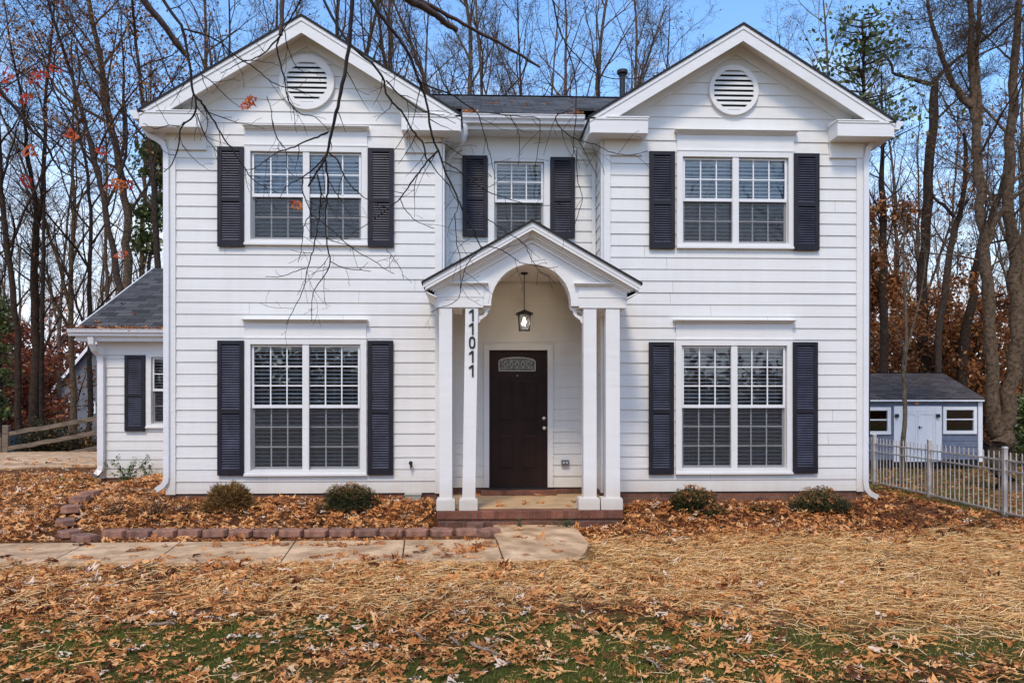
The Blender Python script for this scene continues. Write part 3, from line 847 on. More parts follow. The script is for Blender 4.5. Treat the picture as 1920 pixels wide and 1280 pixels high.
# arched lite with leaded pattern
lt = MB(); cx_, cz_ = at(969.5, 683, YD).x, at(969.5, 683, YD).z; hw = .268; hh = .095
pts = [(-hw, -hh)] + [(hw, -hh), (hw, hh * .45)] + [(hw * math.cos(t), hh * .45 + (hh * .62) * math.sin(t)) for t in [math.pi * k / 14 for k in range(1, 14)]] + [(-hw, hh * .45)]
lt.prism([(cx_ + a, cz_ + b) for a, b in pts], YD - .006, YD - .001)
lite = lt.build('door_lite', simple('obscure_glass', (.10, .09, .07), .18, .6, 40, .5, 60, .8), door)
ld = MB()
def bar(p, q, w=.004):
    ld.sweep([(cx_ + p[0], YD - .010, cz_ + p[1]), (cx_ + q[0], YD - .010, cz_ + q[1])], w, .006)
for p_, q_ in zip(pts, pts[1:] + pts[:1]): bar(p_, q_, .012)
for k in range(-2, 3):
    u = k * .085
    for s_ in (1, -1):
        bar((u - .032, 0), (u, .05 * s_), .006); bar((u, .05 * s_), (u + .032, 0), .006)
bar((-hw, -.055), (hw, -.055)); bar((-hw, .058), (hw, .058)); bar((-hw * .82, -hh), (-hw * .82, hh)); bar((hw * .82, -hh), (hw * .82, hh))
ld.build('lead_came', simple('lead_came', (.42, .39, .33), .35, .1, 9, metal=.6), door)
kb = MB(); c = at(1020, 802, YD); kb.lathe([(.034, 0), (.034, .006), (.014, .012), (.012, .035), (.028, .045), (.033, .058), (.026, .072), (.006, .078)], (c.x, YD, c.z), (0, -1, 0))
kb.build('door_knob', M['brass'], door, smooth=True)
kb = MB(); c = at(1020, 784, YD); kb.lathe([(.032, 0), (.032, .010), (.024, .022), (.010, .026)], (c.x, YD, c.z), (0, -1, 0))
kb.build('deadbolt', M['brass'], door, smooth=True)
kb = MB(); c = at(970, 704, YD); kb.lathe([(.010, 0), (.008, .005)], (c.x, YD, c.z), (0, -1, 0)); kb.build('peephole', M['brass'], door)
dc = MB(); cw = .062
dc.box(DX0 - cw, DX0 + .018, YR - .036, YR + .06, DZ0 - .0, DZ1 + .0); dc.box(DX1 - .018, DX1 + cw, YR - .036, YR + .06, DZ0, DZ1)
dc.box(DX0 - cw, DX1 + cw, YR - .037, YR + .06, DZ1 - .018, DZ1 + cw)
dc.build('door_casing', M['trim'], house, bevel=.004)
ts = MB(); ts.box(DX0, DX1, YR - .03, YR + .09, DZ0 - .03, DZ0); ts.build('threshold', M['blackm'], house)
st = MB(); st.box(ax(902, .45), ax(1044, .45), .42, YR + .001, .208, .275); st.build('door_step', M['soldier'], house, bevel=.004)

# outlet box, doorbell, faucet
ob = MB(); c = at(1060, 867, YR - .05)
ob.box(c.x - .058, c.x + .058, YR - .065, YR - .012, c.z - .042, c.z + .042)
o = ob.build('outlet_box', simple('grey_plastic', (.13, .14, .15), .35, .1, 8), house, bevel=.010)
o2 = MB()
for s_ in (-1, 1): o2.box(c.x + s_ * .022 - .011, c.x + s_ * .022 + .011, YR - .070, YR - .064, c.z - .012, c.z + .016)
o2.build('socket', simple('socket_white', (.6, .62, .62), .4), o)
db = MB(); c = at(1033, 795, YR - .04); db.box(c.x - .012, c.x + .012, YR - .052, YR - .036, c.z - .045, c.z + .045); db.build('doorbell', M['vinyl'], house, bevel=.003)
fc = MB(); c = at(770.5, 872, -.05)
fc.lathe([(.020, 0), (.020, .02), (.010, .025), (.010, .06)], (c.x, -.015, c.z), (0, -1, 0), 10)
fc.lathe([(.028, 0), (.028, .008)], (c.x, -.075, c.z + .035), (0, -1, 0), 10); fc.box(c.x - .004, c.x + .004, -.08, -.06, c.z, c.z + .04)
fc.lathe([(.012, 0), (.010, .045)], (c.x, -.070, c.z + .005), (0, -.3, -1), 10)
fc.build('garden_tap', M['blackm'], house)

# ---------------- porch
YC0, YC1 = -1.10, -.93        # front and back faces of the columns
ZF = .21
PX0, PX1 = ax(819, -1.16), ax(1168, -1.16)
pf = MB(); pf.box(PX0 + .02, PX1 - .02, -1.05, YR - .02, -.3, ZF - .003); pf.build('porch_floor', M['concrete2'], house)
pe = MB()
pe.box(PX0, PX1, -1.17, -.96, ZF - .10, ZF)
pe.box(PX0, PX0 + .20, -.958, -.01, ZF - .10, ZF); pe.box(PX1 - .20, PX1, -.958, -.01, ZF - .10, ZF)
pe.build('porch_brick_edge', M['soldier'], house, bevel=.004)
pb = MB(); pb.box(PX0 + .015, PX1 - .015, -1.15, -.02, -.3, ZF - .101); pb.build('porch_brick_base', M['brick'], house)
PXC = ax(996.5, -1.1)
ZCAP = az(577, -1.1)
cols = [((823, 847.5), (824, 848)), ((872.5, 896.5), (866.5, 891)), ((1094, 1118.5), (1094, 1119)), ((1136, 1162), (1136, 1163))]
bases = [(818, 853), (861, 895.5), (1085, 1125), (1127, 1168)]
colobj = []
for (tp, bt), bs in zip(cols, bases):
    cm = MB()
    a0, a1 = ax(tp[0], YC0), ax(tp[1], YC0); b0, b1 = ax(bt[0], YC0), ax(bt[1], YC0)
    cm.hexa([(b0, YC0, ZF + .02), (b1, YC0, ZF + .02), (b1, YC1, ZF + .02), (b0, YC1, ZF + .02)], [(a0, YC0, ZCAP), (a1, YC0, ZCAP), (a1, YC1, ZCAP), (a0, YC1, ZCAP)])
    co = cm.build('porch_column', M['trim'], house, bevel=.004)
    bm_ = MB(); c0, c1 = ax(bs[0], YC0 - .035), ax(bs[1], YC0 - .035)
    bm_.box(c0, c1, YC0 - .035, YC1 + .035, ZF + .001, ZF + .135); bm_.box(c0 + .008, c1 - .008, YC0 - .027, YC1 + .027, ZF + .135, ZF + .150)
    bm_.build('column_base', M['trim'], co, bevel=.004)
    colobj.append(co)
# house number 11011 reading downwards on the second column
nm = MB()
def digit(ch, cx, cz, h=.150, w=.082, t=.021, y=YC0 - .012):
    if ch == '1':
        nm.box(cx + .004, cx + .004 + t, y, YC0, cz - h / 2, cz + h / 2)
        nm.hexa([(cx + .004, y, cz + h / 2 - .030), (cx + .004, y, cz + h / 2), (cx + .004, YC0, cz + h / 2), (cx + .004, YC0, cz + h / 2 - .030)],
                [(cx - .034, y, cz + h / 2 - .052), (cx - .034, y, cz + h / 2 - .030), (cx - .034, YC0, cz + h / 2 - .030), (cx - .034, YC0, cz + h / 2 - .052)])
    else:
        n = 28; P = []; Q = []
        for i in range(n):
            a = 2 * math.pi * i / n; e = lambda v, p: math.copysign(abs(v) ** p, v)
            P.append((cx + w / 2 * e(math.cos(a), .75), cz + h / 2 * e(math.sin(a), .75)))
            Q.append((cx + (w / 2 - t) * e(math.cos(a), .75), cz + (h / 2 - t) * e(math.sin(a), .75)))
        for i in range(n):
            j = (i + 1) % n
            nm.hexa([(P[i][0], y, P[i][1]), (P[j][0], y, P[j][1]), (Q[j][0], y, Q[j][1]), (Q[i][0], y, Q[i][1])],
                    [(P[i][0], YC0, P[i][1]), (P[j][0], YC0, P[j][1]), (Q[j][0], YC0, Q[j][1]), (Q[i][0], YC0, Q[i][1])])
for ch, (dx, dy) in zip('11011', ((884.5, 591), (884.3, 616.5), (885.3, 642), (884.3, 668.5), (884.3, 695))):
    p = at(dx, dy, YC0); digit(ch, p.x, p.z)
nm.build('house_number', M['blackm'], colobj[1])

# entablature blocks + beams back to the wall
en = GMB(); YE = YC0 - .02
for (b0, b1, s_) in ((814, 907, -1), (1085, 1176, 1)):
    en.k = s_
    x0, x1 = ax(b0, YE), ax(b1, YE)
    z = [az(y, YE) for y in (576.5, 557.5, 537)]
    yb = -.036
    en.box(x0 + .006, x1 - .006, YE + .006, YC1 + .02, z[0], z[1])
    en.box(x0, x1, YE, YC1 + .03, z[1], z[2])
    for k in range(3):
        g_ = .012 + .022 * k
        en.box(x0 - g_, x1 + g_, YE - g_, YC1 + .04, z[2] + .016 * k, z[2] + .016 * (k + 1) - .0004)
    # beam running back above the outer column
    xo = x0 if s_ < 0 else x1
    en.box(min(xo - s_ * .006, xo - s_ * .20), max(xo - s_ * .006, xo - s_ * .20), YC1 + .021, yb, z[0] + .001, z[2] - .001)
en.build('entablature', M['trim'], house, bevel=.003)
# pediment board with the arch cut out
yt0, yt1 = YC0 - .005, YC1 + .075
pc = at(996, 570, yt0); R = 75.0 / F * (D + yt0 + .03)
ap = at(998.5, 411, -1.30); el = at(793, 525, -1.30); er = at(1202, 529, -1.30)
PZ = ap.z; PS = (ap.z - (el.z + er.z) / 2) / ((er.x - el.x) / 2); PCX = (el.x + er.x) / 2; PHW = (er.x - el.x) / 2
print('porch', PZ, PS, PCX, PHW, 'arch', pc, R)
zleg = az(573, yt0)
xl0, xr0 = ax(905, yt0), ax(1086, yt0)
top = lambda x: PZ - .10 - PS * abs(x - PCX)
arch = [(pc.x + R * math.cos(t_), pc.z + R * math.sin(t_)) for t_ in [math.pi - math.pi * k / 36 for k in range(37)]]
tm = MB()
prev = [(xl0, zleg)] + [(pc.x - R, zleg)] + arch + [(pc.x + R, zleg), (xr0, zleg)]
# strips from arch curve up to the raking line
xs = [a[0] for a in arch]
for (xa_, za_), (xb_, zb_) in zip(arch, arch[1:]):
    ta, tb = top(xa_), top(xb_)
    if xa_ < PCX < xb_:
        tm.hexa([(xa_, yt0, za_), (PCX, yt0, (za_ + zb_) / 2), (PCX, yt0, top(PCX)), (xa_, yt0, ta)], [(xa_, yt1, za_), (PCX, yt1, (za_ + zb_) / 2), (PCX, yt1, top(PCX)), (xa_, yt1, ta)])
        tm.hexa([(PCX, yt0, (za_ + zb_) / 2), (xb_, yt0, zb_), (xb_, yt0, tb), (PCX, yt0, top(PCX))], [(PCX, yt1, (za_ + zb_) / 2), (xb_, yt1, zb_), (xb_, yt1, tb), (PCX, yt1, top(PCX))])
    else:
        tm.hexa([(xa_, yt0, za_), (xb_, yt0, zb_), (xb_, yt0, tb), (xa_, yt0, ta)], [(xa_, yt1, za_), (xb_, yt1, zb_), (xb_, yt1, tb), (xa_, yt1, ta)])
zc1 = az(531, YE)
for (xa_, xb_) in ((xl0 - .012, pc.x - R), (pc.x + R, xr0 + .012)):
    tm.hexa([(xa_, yt0, zleg), (xb_, yt0, zleg), (xb_, yt0, top(xb_)), (xa_, yt0, top(xa_))], [(xa_, yt1, zleg), (xb_, yt1, zleg), (xb_, yt1, top(xb_)), (xa_, yt1, top(xa_))])
for (xa_, xb_) in ((PCX - PHW + .16, xl0 - .012), (xr0 + .012, PCX + PHW - .16)):
    za_, zb_ = max(zc1, 0), zc1
    tm.hexa([(xa_, yt0 + .001, zc1), (xb_, yt0 + .001, zc1), (xb_, yt0 + .001, max(top(xb_), zc1 + .002)), (xa_, yt0 + .001, max(top(xa_), zc1 + .002))],
            [(xa_, yt1, zc1), (xb_, yt1, zc1), (xb_, yt1, max(top(xb_), zc1 + .002)), (xa_, yt1, max(top(xa_), zc1 + .002))])
tm.build('arched_pediment', M['trim'], house)
# raking cornice of the pediment: stepped mouldings
rk = GMB(); pr = MB()
for sg in (-1, 1):
    rk.k = sg
    xe = PCX + sg * PHW
    def pband(mb, ya, yb, ta, tb, ext=0.0):
        x_ = PCX + sg * (PHW + ext); zE = PZ - PS * (PHW + ext)
        mb.hexa([(x_, ya, zE - tb), (PCX, ya, PZ - tb), (PCX, yb, PZ - tb), (x_, yb, zE - tb)], [(x_, ya, zE - ta), (PCX, ya, PZ - ta), (PCX, yb, PZ - ta), (x_, yb, zE - ta)])
    pband(rk, -1.285, -1.262, .026, .085)
    pband(rk, -1.278, -1.255, .085, .125, -.03)
    pband(rk, -1.254, yt0 - .0, .105, .122, -.03)
    pband(rk, -1.215, yt0, .124, .150, -.08)
    pband(rk, -1.185, yt0, .150, .180, -.11)
    pband(rk, -1.150, yt0, .180, .205, -.14)
    pband(rk, -1.128, yt0, .205, .250, -.16)
    # roof slab running back to the recessed wall
    pband(pr, -1.30, YR - .04, 0, .025, .02)
    # side eave: fascia + soffit
    xi = PCX + sg * (PHW - .02); zE = PZ - PS * PHW
    rk.box(min(xi, xi - sg * .02), max(xi, xi - sg * .02), -1.25, -.04, zE - .13, zE - .03)
    rk.hexa([(xi - sg * .0, -1.25, zE - .13), (xi - sg * .14, -1.25, zE - .20), (xi - sg * .14, -.04, zE - .20), (xi - sg * .0, -.04, zE - .13)],
            [(xi - sg * .0, -1.25, zE - .115), (xi - sg * .14, -1.25, zE - .185), (xi - sg * .14, -.04, zE - .185), (xi - sg * .0, -.04, zE - .115)])
rk.build('raking_cornice', M['trim'], house)
pr.build('porch_roof', M['roof_y'], house)
pe2 = MB()
for sg in (-1, 1):
    xo = PCX + sg * (PHW + .02); zE = PZ - PS * (PHW + .02)
    pe2.hexa([(xo, -1.306, zE - .026), (PCX, -1.306, PZ - .026), (PCX, -1.301, PZ - .026), (xo, -1.301, zE - .026)], [(xo, -1.306, zE + .002), (PCX, -1.306, PZ + .002), (PCX, -1.301, PZ + .002), (xo, -1.301, zE + .002)])
pe2.build('porch_shingle_edge', M['rim'], house)
# ceiling and the tall inner side boards
cl = MB(); zcl = pc.z + R + .03
cl.box(XL1 + .03, XR0 - .03, YC1 + .08, YR - .03, zcl, zcl + .02)
cl.box(PCX - PHW + .12, PCX + PHW - .12, YC1 + .08, -.04, zcl - .48, zcl - .46)
cl2 = MB()
cl = MB()
xi0, xi1 = ax(866, YC1), ax(1122, YC1)
cl.box(xi0 - .02, xi1 + .02, yt1 + .002, YR - .03, zcl, zcl + .02)
for x_ in (xi0 - .04, xi1 + .02): cl.box(x_, x_ + .02, yt1 + .002, -.04, az(575, -1), zcl - .001)
for (a_, b_) in ((ax(815, YE) + .21, xi0 - .042), (xi1 + .042, ax(1176, YE) - .21)):
    cl.box(a_, b_, yt1 + .002, -.04, az(574, -1), az(574, -1) + .02)
cl.build('porch_ceiling', M['trim'], house)
# scroll brackets
for (sx, px0, dirn) in ((1, 896.5, 1), (-1, 1092.5, -1)):
    br = MB(); o_ = at(px0, 577, YC0 + .06); z0 = zleg + .004 if False else az(575, YC0)
    L = .155; H = .205
    out = [(0, 0), (L, 0), (L, -.028), (L * .84, -.040), (L * .80, -.075), (L * .62, -.115), (L * .40, -.135), (L * .30, -.150), (L * .20, -.155), (L * .16, -.185), (.0, -H)]
    hole = [(L * .20 + .028 * math.cos(t_), -.055 + .026 * math.sin(t_)) for t_ in [2 * math.pi * k / 12 for k in range(12)]]
    y0_, y1_ = YC0 + .055, YC0 + .085
    # outline cut in two strips around an open comma-shaped hole
    ring_o = [(0.0, -.11), (0, 0), (L * .55, 0), (L * .55, -.11)]
    def S(p): return (o_.x + dirn * p[0], z0 + p[1])
    br.prism([S(p) for p in [(0, 0), (L, 0), (L, -.028), (L * .84, -.040), (L * .80, -.048), (L * .62, -.030), (0, -.022)]], y0_, y1_)
    br.prism([S(p) for p in [(0, -.022), (.010, -.022), (.010, -.115), (0, -.115)]], y0_ + .001, y1_ - .001)
    br.prism([S(p) for p in [(0, -.115), (L * .45, -.095), (L * .62, -.030), (L * .80, -.048), (L * .80, -.075), (L * .62, -.115), (L * .40, -.135), (L * .30, -.150), (L * .20, -.155), (L * .16, -.185), (0, -H)]], y0_, y1_)
    n = 14
    for rr, cxx, czz in ((.020, .040, -.060), (.013, .080, -.045)):
        for i in range(n - 3):
            t0, t1 = 2 * math.pi * i / n, 2 * math.pi * (i + 1) / n
            br.prism([S((cxx + rr * math.cos(t0), czz + rr * math.sin(t0))), S((cxx + rr * math.cos(t1), czz + rr * math.sin(t1))), S((cxx + (rr - .008) * math.cos(t1), czz + (rr - .008) * math.sin(t1))), S((cxx + (rr - .008) * math.cos(t0), czz + (rr - .008) * math.sin(t0)))], y0_, y1_)
    br.build('scroll_bracket', M['trim'], house)

# ---------------- hanging lantern (a thing of its own)
YL = -.25
lc = at(983, 605, YL)
lan = empty('hanging_lantern', (lc.x, YL, zcl)); tag(lan, 'black metal lantern with clear glass hanging on a chain in the porch arch', 'lantern')
LZ = lc.z - zcl
ch = MB(); z = 0
ch.lathe([(.05, 0), (.05, -.02), (.02, -.03)], (0, 0, 0))
k = 0; z = -.03
ztop = LZ + .165
while z > ztop:
    if k % 2: ch.box(-.0035, .0035, -.007, .007, z - .024, z)
    else: ch.box(-.007, .007, -.0035, .0035, z - .024, z)
    z -= .019; k += 1
ch.build('chain', M['blackm'], lan)
fm_ = MB(); hw_ = .078; hh_ = .105
for sx in (-1, 1):
    for sy in (-1, 1):
        fm_.hexa([(sx * .066 - .006, sy * .066 - .006, LZ - hh_), (sx * .066 + .006, sy * .066 - .006, LZ - hh_), (sx * .066 + .006, sy * .066 + .006, LZ - hh_), (sx * .066 - .006, sy * .066 + .006, LZ - hh_)],
                 [(sx * hw_ - .006, sy * hw_ - .006, LZ + hh_), (sx * hw_ + .006, sy * hw_ - .006, LZ + hh_), (sx * hw_ + .006, sy * hw_ + .006, LZ + hh_), (sx * hw_ - .006, sy * hw_ + .006, LZ + hh_)])
for z, h in ((LZ - hh_ - .008, .066), (LZ + hh_ - .002, .080)):
    fm_.box(-h - .008, h + .008, -h - .008, -h + .006, z, z + .012); fm_.box(-h - .008, h + .008, h - .006, h + .008, z, z + .012)
    fm_.box(-h - .008, -h + .006, -h + .006, h - .006, z, z + .012); fm_.box(h - .006, h + .008, -h + .006, h - .006, z, z + .012)
for s_ in (-1, 1):
    for yy in (-.074, .074):
        fm_.sweep([(-.066 * s_, yy, LZ - hh_), (.074 * s_, yy, LZ + hh_)], .006, .004)
fm_.lathe([(.028, .10), (.006, .16)], (0, 0, LZ + .03), n=8)
roofm = [(.118, LZ + hh_ + .008), (.112, LZ + hh_ + .018), (.012, LZ + hh_ + .070), (.010, LZ + hh_ + .078)]
n0 = len(fm_.v)
for r_, z in roofm: fm_.v += [(-r_, -r_, z), (r_, -r_, z), (r_, r_, z), (-r_, r_, z)]
for j in range(3):
    fm_.f += [(n0 + 4 * j + i, n0 + 4 * j + (i + 1) % 4, n0 + 4 * j + 4 + (i + 1) % 4, n0 + 4 * j + 4 + i) for i in range(4)]
fm_.f += [(n0 + 3, n0 + 2, n0 + 1, n0), tuple(n0 + 12 + i for i in range(4))]
fm_.build('lantern_frame', M['blackm'], lan)
gp = MB()
for s_ in (-1, 1):
    gp.box(-.064, .064, s_ * .070 - .001, s_ * .070 + .001, LZ - hh_ + .006, LZ + hh_ - .006); gp.box(s_ * .070 - .001, s_ * .070 + .001, -.064, .064, LZ - hh_ + .006, LZ + hh_ - .006)
gp.build('lantern_glass', M['glass'], lan)
bu = MB(); bu.lathe([(.004, -.045), (.02, -.035), (.028, -.01), (.02, .015), (.012, .03), (.012, .05)], (0, 0, LZ + .02), n=12)
mE, ntE, bE = newmat('lit_bulb'); bE.inputs['Emission Color'].default_value = (1, .86, .62, 1); bE.inputs['Emission Strength'].default_value = 14
bu.build('bulb', mE, lan, smooth=True)
L_ = bpy.data.lights.new('lantern_light', 'POINT'); L_.energy = 14; L_.color = (1, .80, .58); L_.shadow_soft_size = .03
lo_ = bpy.data.objects.new('lantern_light', L_); lo_.location = (0, 0, LZ - .0); COL.objects.link(lo_); lo_.parent = lan
# ================================================================ GROUND
def sst(a, b, x):
    t = np.clip((np.asarray(x, float) - a) / (b - a), 0, 1); return t * t * (3 - 2 * t)


def gz(x, y):
    x = np.asarray(x, float); y = np.asarray(y, float)
    z = np.zeros(np.broadcast(x, y).shape)
    # planting beds rise a little towards the wall
    z = z + sst(-1.75, -.25, y) * (.20 * sst(-6.4, -5.4, x) * (1 - sst(-.66, -.58, x)) + .13 * sst(1.75, 2.1, x) * (1 - sst(6.2, 8, x)))
    z = z + .10 * sst(-1.5, 2.0, y) * (1 - sst(-5.6, -4.6, x))
    # the yard falls away to the right and to the back
    z = z - .60 * sst(5.9, 9.4, x) * sst(-5.0, 1.5, y)
    z = z - .12 * sst(5.0, 9.0, x) * (1 - sst(-5, 1.5, y))
    z = z - .30 * sst(8.5, 12, y) * (1 - sst(-6, -2, x))
    z = z - .60 * sst(12.3, 14, y) * (1 - sst(-9, -7, x))
    z = z - .6 * sst(14, 30, y) + 1.1 * sst(32, 90, y) 
    z = z + .018 * np.sin(x * 1.7 + .6 * y) * np.sin(y * 1.3 + 1) * (1 - sst(-1.9, -1.6, y) * (1 - sst(8, 9, np.abs(x - 0))))
    return z


def gz1(x, y): return float(gz(x, y))


xs = np.concatenate([np.linspace(-400, -30, 14)[:-1], np.linspace(-30, -10, 30)[:-1], np.linspace(-10, 12, 180)[:-1], np.linspace(12, 30, 30)[:-1], np.linspace(30, 400, 14)])
ys = np.concatenate([np.linspace(-400, -14, 10)[:-1], np.linspace(-14, -9, 12)[:-1], np.linspace(-9, 4, 130)[:-1], np.linspace(4, 24, 50)[:-1], np.linspace(24, 60, 20)[:-1], np.linspace(60, 600, 12)])
gx, gy = np.meshgrid(xs, ys)
Zg = gz(gx, gy) - .004
nx, ny = len(xs), len(ys)
ii, jj = np.meshgrid(np.arange(nx - 1), np.arange(ny - 1)); b0 = (jj * nx + ii).ravel()
quads = np.stack([b0, b0 + 1, b0 + nx + 1, b0 + nx], -1)

# cover masks (world metres), shared by the ground colour and by what lies on it
def m_straw(x, y):
    n = np.sin(x * 1.9 + y * .7) * .35 + np.sin(x * .8 - y * 1.6 + 2) * .35
    right = sst(.2, 2.2, x + n * .8) * sst(-5.9, -4.9, y + n * .35 + (x - 3) * .10) * (1 - sst(-2.2, -1.5, y + n * .2 - (x - 3) * .10)) * (1 - sst(5.6, 7.6, x + n))
    mid = sst(-3.4, -.6, x + n) * (1 - sst(.8, 2.6, x)) * sst(-5.3, -4.5, y + n * .3) * (1 - sst(-3.35, -3.1, y))
    left = .24 * (1 - sst(-3.4, -.6, x)) * sst(-5.1, -4.3, y + n * .3) * (1 - sst(-3.35, -3.1, y))
    return np.clip(right + mid * .85 + left, 0, 1)


def m_grass(x, y):
    n = np.sin(x * 2.3 + 1.1 * y) * .3 + np.sin(x * 1.1 - y * 2.9 + 1) * .4 + np.sin(x * 5.1) * np.sin(y * 4.3) * .35
    fore = (1 - sst(-5.5, -4.7, y + n * .35)) * np.clip(.55 + n, 0, 1) * (1 - .35 * sst(-.3, 2.2, x))
    side = sst(7.5, 9, x) * sst(2, 4, y) * .38
    far = .35 * sst(7, 9, y) * sst(-18, -8, x) * (1 - sst(-7, -5, x))
    return np.clip(fore + side + far, 0, 1)


me_g = mesh_np('ground', np.stack([gx.ravel(), gy.ravel(), Zg.ravel()], -1), quads=quads, smooth=True)
st_ = me_g.data.attributes.new('straw', 'FLOAT', 'POINT'); st_.data.foreach_set('value', m_straw(gx, gy).ravel().astype(np.float32))
st_ = me_g.data.attributes.new('grass', 'FLOAT', 'POINT'); st_.data.foreach_set('value', np.clip(m_grass(gx, gy) + .38 * (1 - sst(-5.3, -4.8, gy)) * sst(-9, -7, gy), 0, 1).ravel().astype(np.float32))
tag(me_g, kind='structure')
m, nt, b = newmat('leaf_mould_ground')
v = coords(nt); n1 = noise_n(nt, v, 9, 8, .7); n2 = noise_n(nt, v, 34, 6, .7); n3 = noise_n(nt, v, .6, 4)
litter = ramp(nt, n2, [(.25, (.030, .014, .007)), (.45, (.13, .055, .022)), (.6, (.30, .135, .055)), (.78, (.50, .28, .13))])
litter = mix(nt, .6, litter, ramp(nt, n1, [(.3, (.5, .45, .4)), (.7, (1.2, 1.1, 1.0))]), 'MULTIPLY')
strawc = ramp(nt, n2, [(.25, (.085, .040, .014)), (.5, (.34, .19, .075)), (.75, (.62, .40, .18))])
grassc = ramp(nt, n2, [(.25, (.024, .020, .005)), (.5, (.105, .100, .018)), (.75, (.24, .18, .05))])
a1 = N(nt, 'ShaderNodeAttribute'); a1.attribute_name = 'straw'; a2 = N(nt, 'ShaderNodeAttribute'); a2.attribute_name = 'grass'
def jit(fac):
    ad = N(nt, 'ShaderNodeMath', operation='ADD'); nt.links.new(fac, ad.inputs[0]); nt.links.new(n1, ad.inputs[1])
    return ramp(nt, ad.outputs[0], [(.72, (0, 0, 0)), (1.0, (1, 1, 1))])
c = mix(nt, jit(a2.outputs['Fac']), litter, grassc); c = mix(nt, jit(a1.outputs['Fac']), c, strawc)
nt.links.new(c, b.inputs['Base Color']); b.inputs['Roughness'].default_value = .95; b.inputs['Specular IOR Level'].default_value = .1
bump(nt, b, n2, 1.0, .05)
me_g.data.materials.append(m)

# ---- walkway slabs
wk = MB()
def slab(pts, z=.034, t=.12):
    wk.prism([(p.x, p.y) for p in pts], z - t, z, 'z')
jb = [(-150, -215), (165, 92), (340, 289), (555, 528), (760, 755), (931, 946)]
yT = lambda x: 1018 - (x / 930) * 8; yB = lambda x: 1054 - (x / 945) * 4
def W2(px, py): return gnd(px, py, .034)
lastT, lastB = W2(-700, 1026), W2(-900, 1066)
for (t, bb) in jb:
    T = W2(t, yT(t)); B = W2(bb, yB(bb))
    slab([lastB, B + Vector((-.012, 0, 0)), T + Vector((-.012, 0, 0)), lastT]); lastT, lastB = T, B
slab([W2(946.5, 1050), W2(1085, 1047), W2(1098, 1033), W2(1104, 1018), W2(1078, 984), W2(925, 982), W2(926, 1002), W2(931.5, 1010)])
wk_o = wk.build('walkway', None, bevel=.008); tag(wk_o, kind='structure')
m, nt, b = newmat('worn_tan_concrete')
v = coords(nt); n1 = noise_n(nt, v, 1.3, 5); n2 = noise_n(nt, v, 90, 4); n3 = noise_n(nt, v, 5, 6, .65)
c = ramp(nt, n1, [(.3, (.58, .365, .19)), (.7, (.76, .52, .30))])
c = mix(nt, .7, c, ramp(nt, n3, [(.36, (.48, .43, .37)), (.58, (1.05, 1.05, 1.05))]), 'MULTIPLY')
c = mix(nt, .6, c, ramp(nt, n2, [(.3, (.7, .68, .65)), (.7, (1.15, 1.15, 1.15))]), 'MULTIPLY')
c = mix(nt, .8, c, ramp(nt, noise_n(nt, v, 2.4, 7, .7), [(.40, (.66, .60, .54)), (.56, (1, 1, 1))]), 'MULTIPLY')
nt.links.new(c, b.inputs['Base Color']); b.inputs['Roughness'].default_value = .88; bump(nt, b, n2, .35, .008)
wk_o.data.materials.append(m)
# ---- driveway seen past the left wing
dv = MB(); pts = [(-30, 4.4), (-13, 4.6), (-11, 5.6), (-9.6, 6.8), (-7.9, 7.2), (-6.4, 7.2), (-6.4, 12.0), (-30, 12.0)]
dv.prism(pts, .0, .125, 'z'); dv_o = dv.build('driveway', m); tag(dv_o, kind='structure')

# ================================================================ LEAVES, STRAW, GRASS
def leaf_variant(kind, seed):
    """lobed leaf lying in xy, tip along +y, length 1; returns verts, tris"""
    r = np.random.default_rng(seed)
    if kind == 'oak':
        prof = [(0, -.08), (.05, .02), (.16, .10), (.10, .20), (.30, .30), (.34, .36), (.13, .42), (.36, .56), (.42, .66), (.15, .64), (.22, .82), (.10, .86), (.05, 1.0), (0, .98)]
    elif kind == 'maple':
        prof = [(0, -.05), (.06, .06), (.34, .02), (.28, .14), (.55, .24), (.40, .34), (.58, .52), (.26, .50), (.20, .58), (.24, .78), (.10, .76), (0, 1.0)]
    else:
        prof = [(0, 0), (.12, .12), (.22, .34), (.24, .52), (.18, .74), (.08, .9), (0, 1.0)]
    R = [(x * (1 + r.normal() * .10), y) for x, y in prof[1:-1]]; L = [(-x * (1 + r.normal() * .10), y + r.normal() * .015) for x, y in prof[1:-1]]
    out = [prof[0]] + R + [prof[-1]] + L[::-1]
    spine = [(0, .2), (0, .45), (0, .7)]
    pts = np.array(out + spine); n = len(out)
    tris = []
    for i in range(n):
        j = (i + 1) % n; ym = (pts[i][1] + pts[j][1]) / 2
        s = n + (0 if ym < .32 else 1 if ym < .6 else 2); tris.append((i, j, s))
    tris += []
    # joins between spine points
    def near(y, side):
        best = None
        for i in range(n):
            if side * pts[i][0] >= -1e-6:
                pass
        return best
    a, bb = r.normal() * .3, r.normal() * .45 + .4
    z = bb * pts[:, 0] ** 2 + a * (pts[:, 1] - .5) ** 2 + r.normal(size=len(pts)) * .055
    return np.column_stack([pts, z]), np.array(tris)


def fill_spine(v, t):
    return v, t


LV = {k: [leaf_variant(k, 10 * i + len(k)) for i in range(5)] for k in ('oak', 'maple', 'plain')}


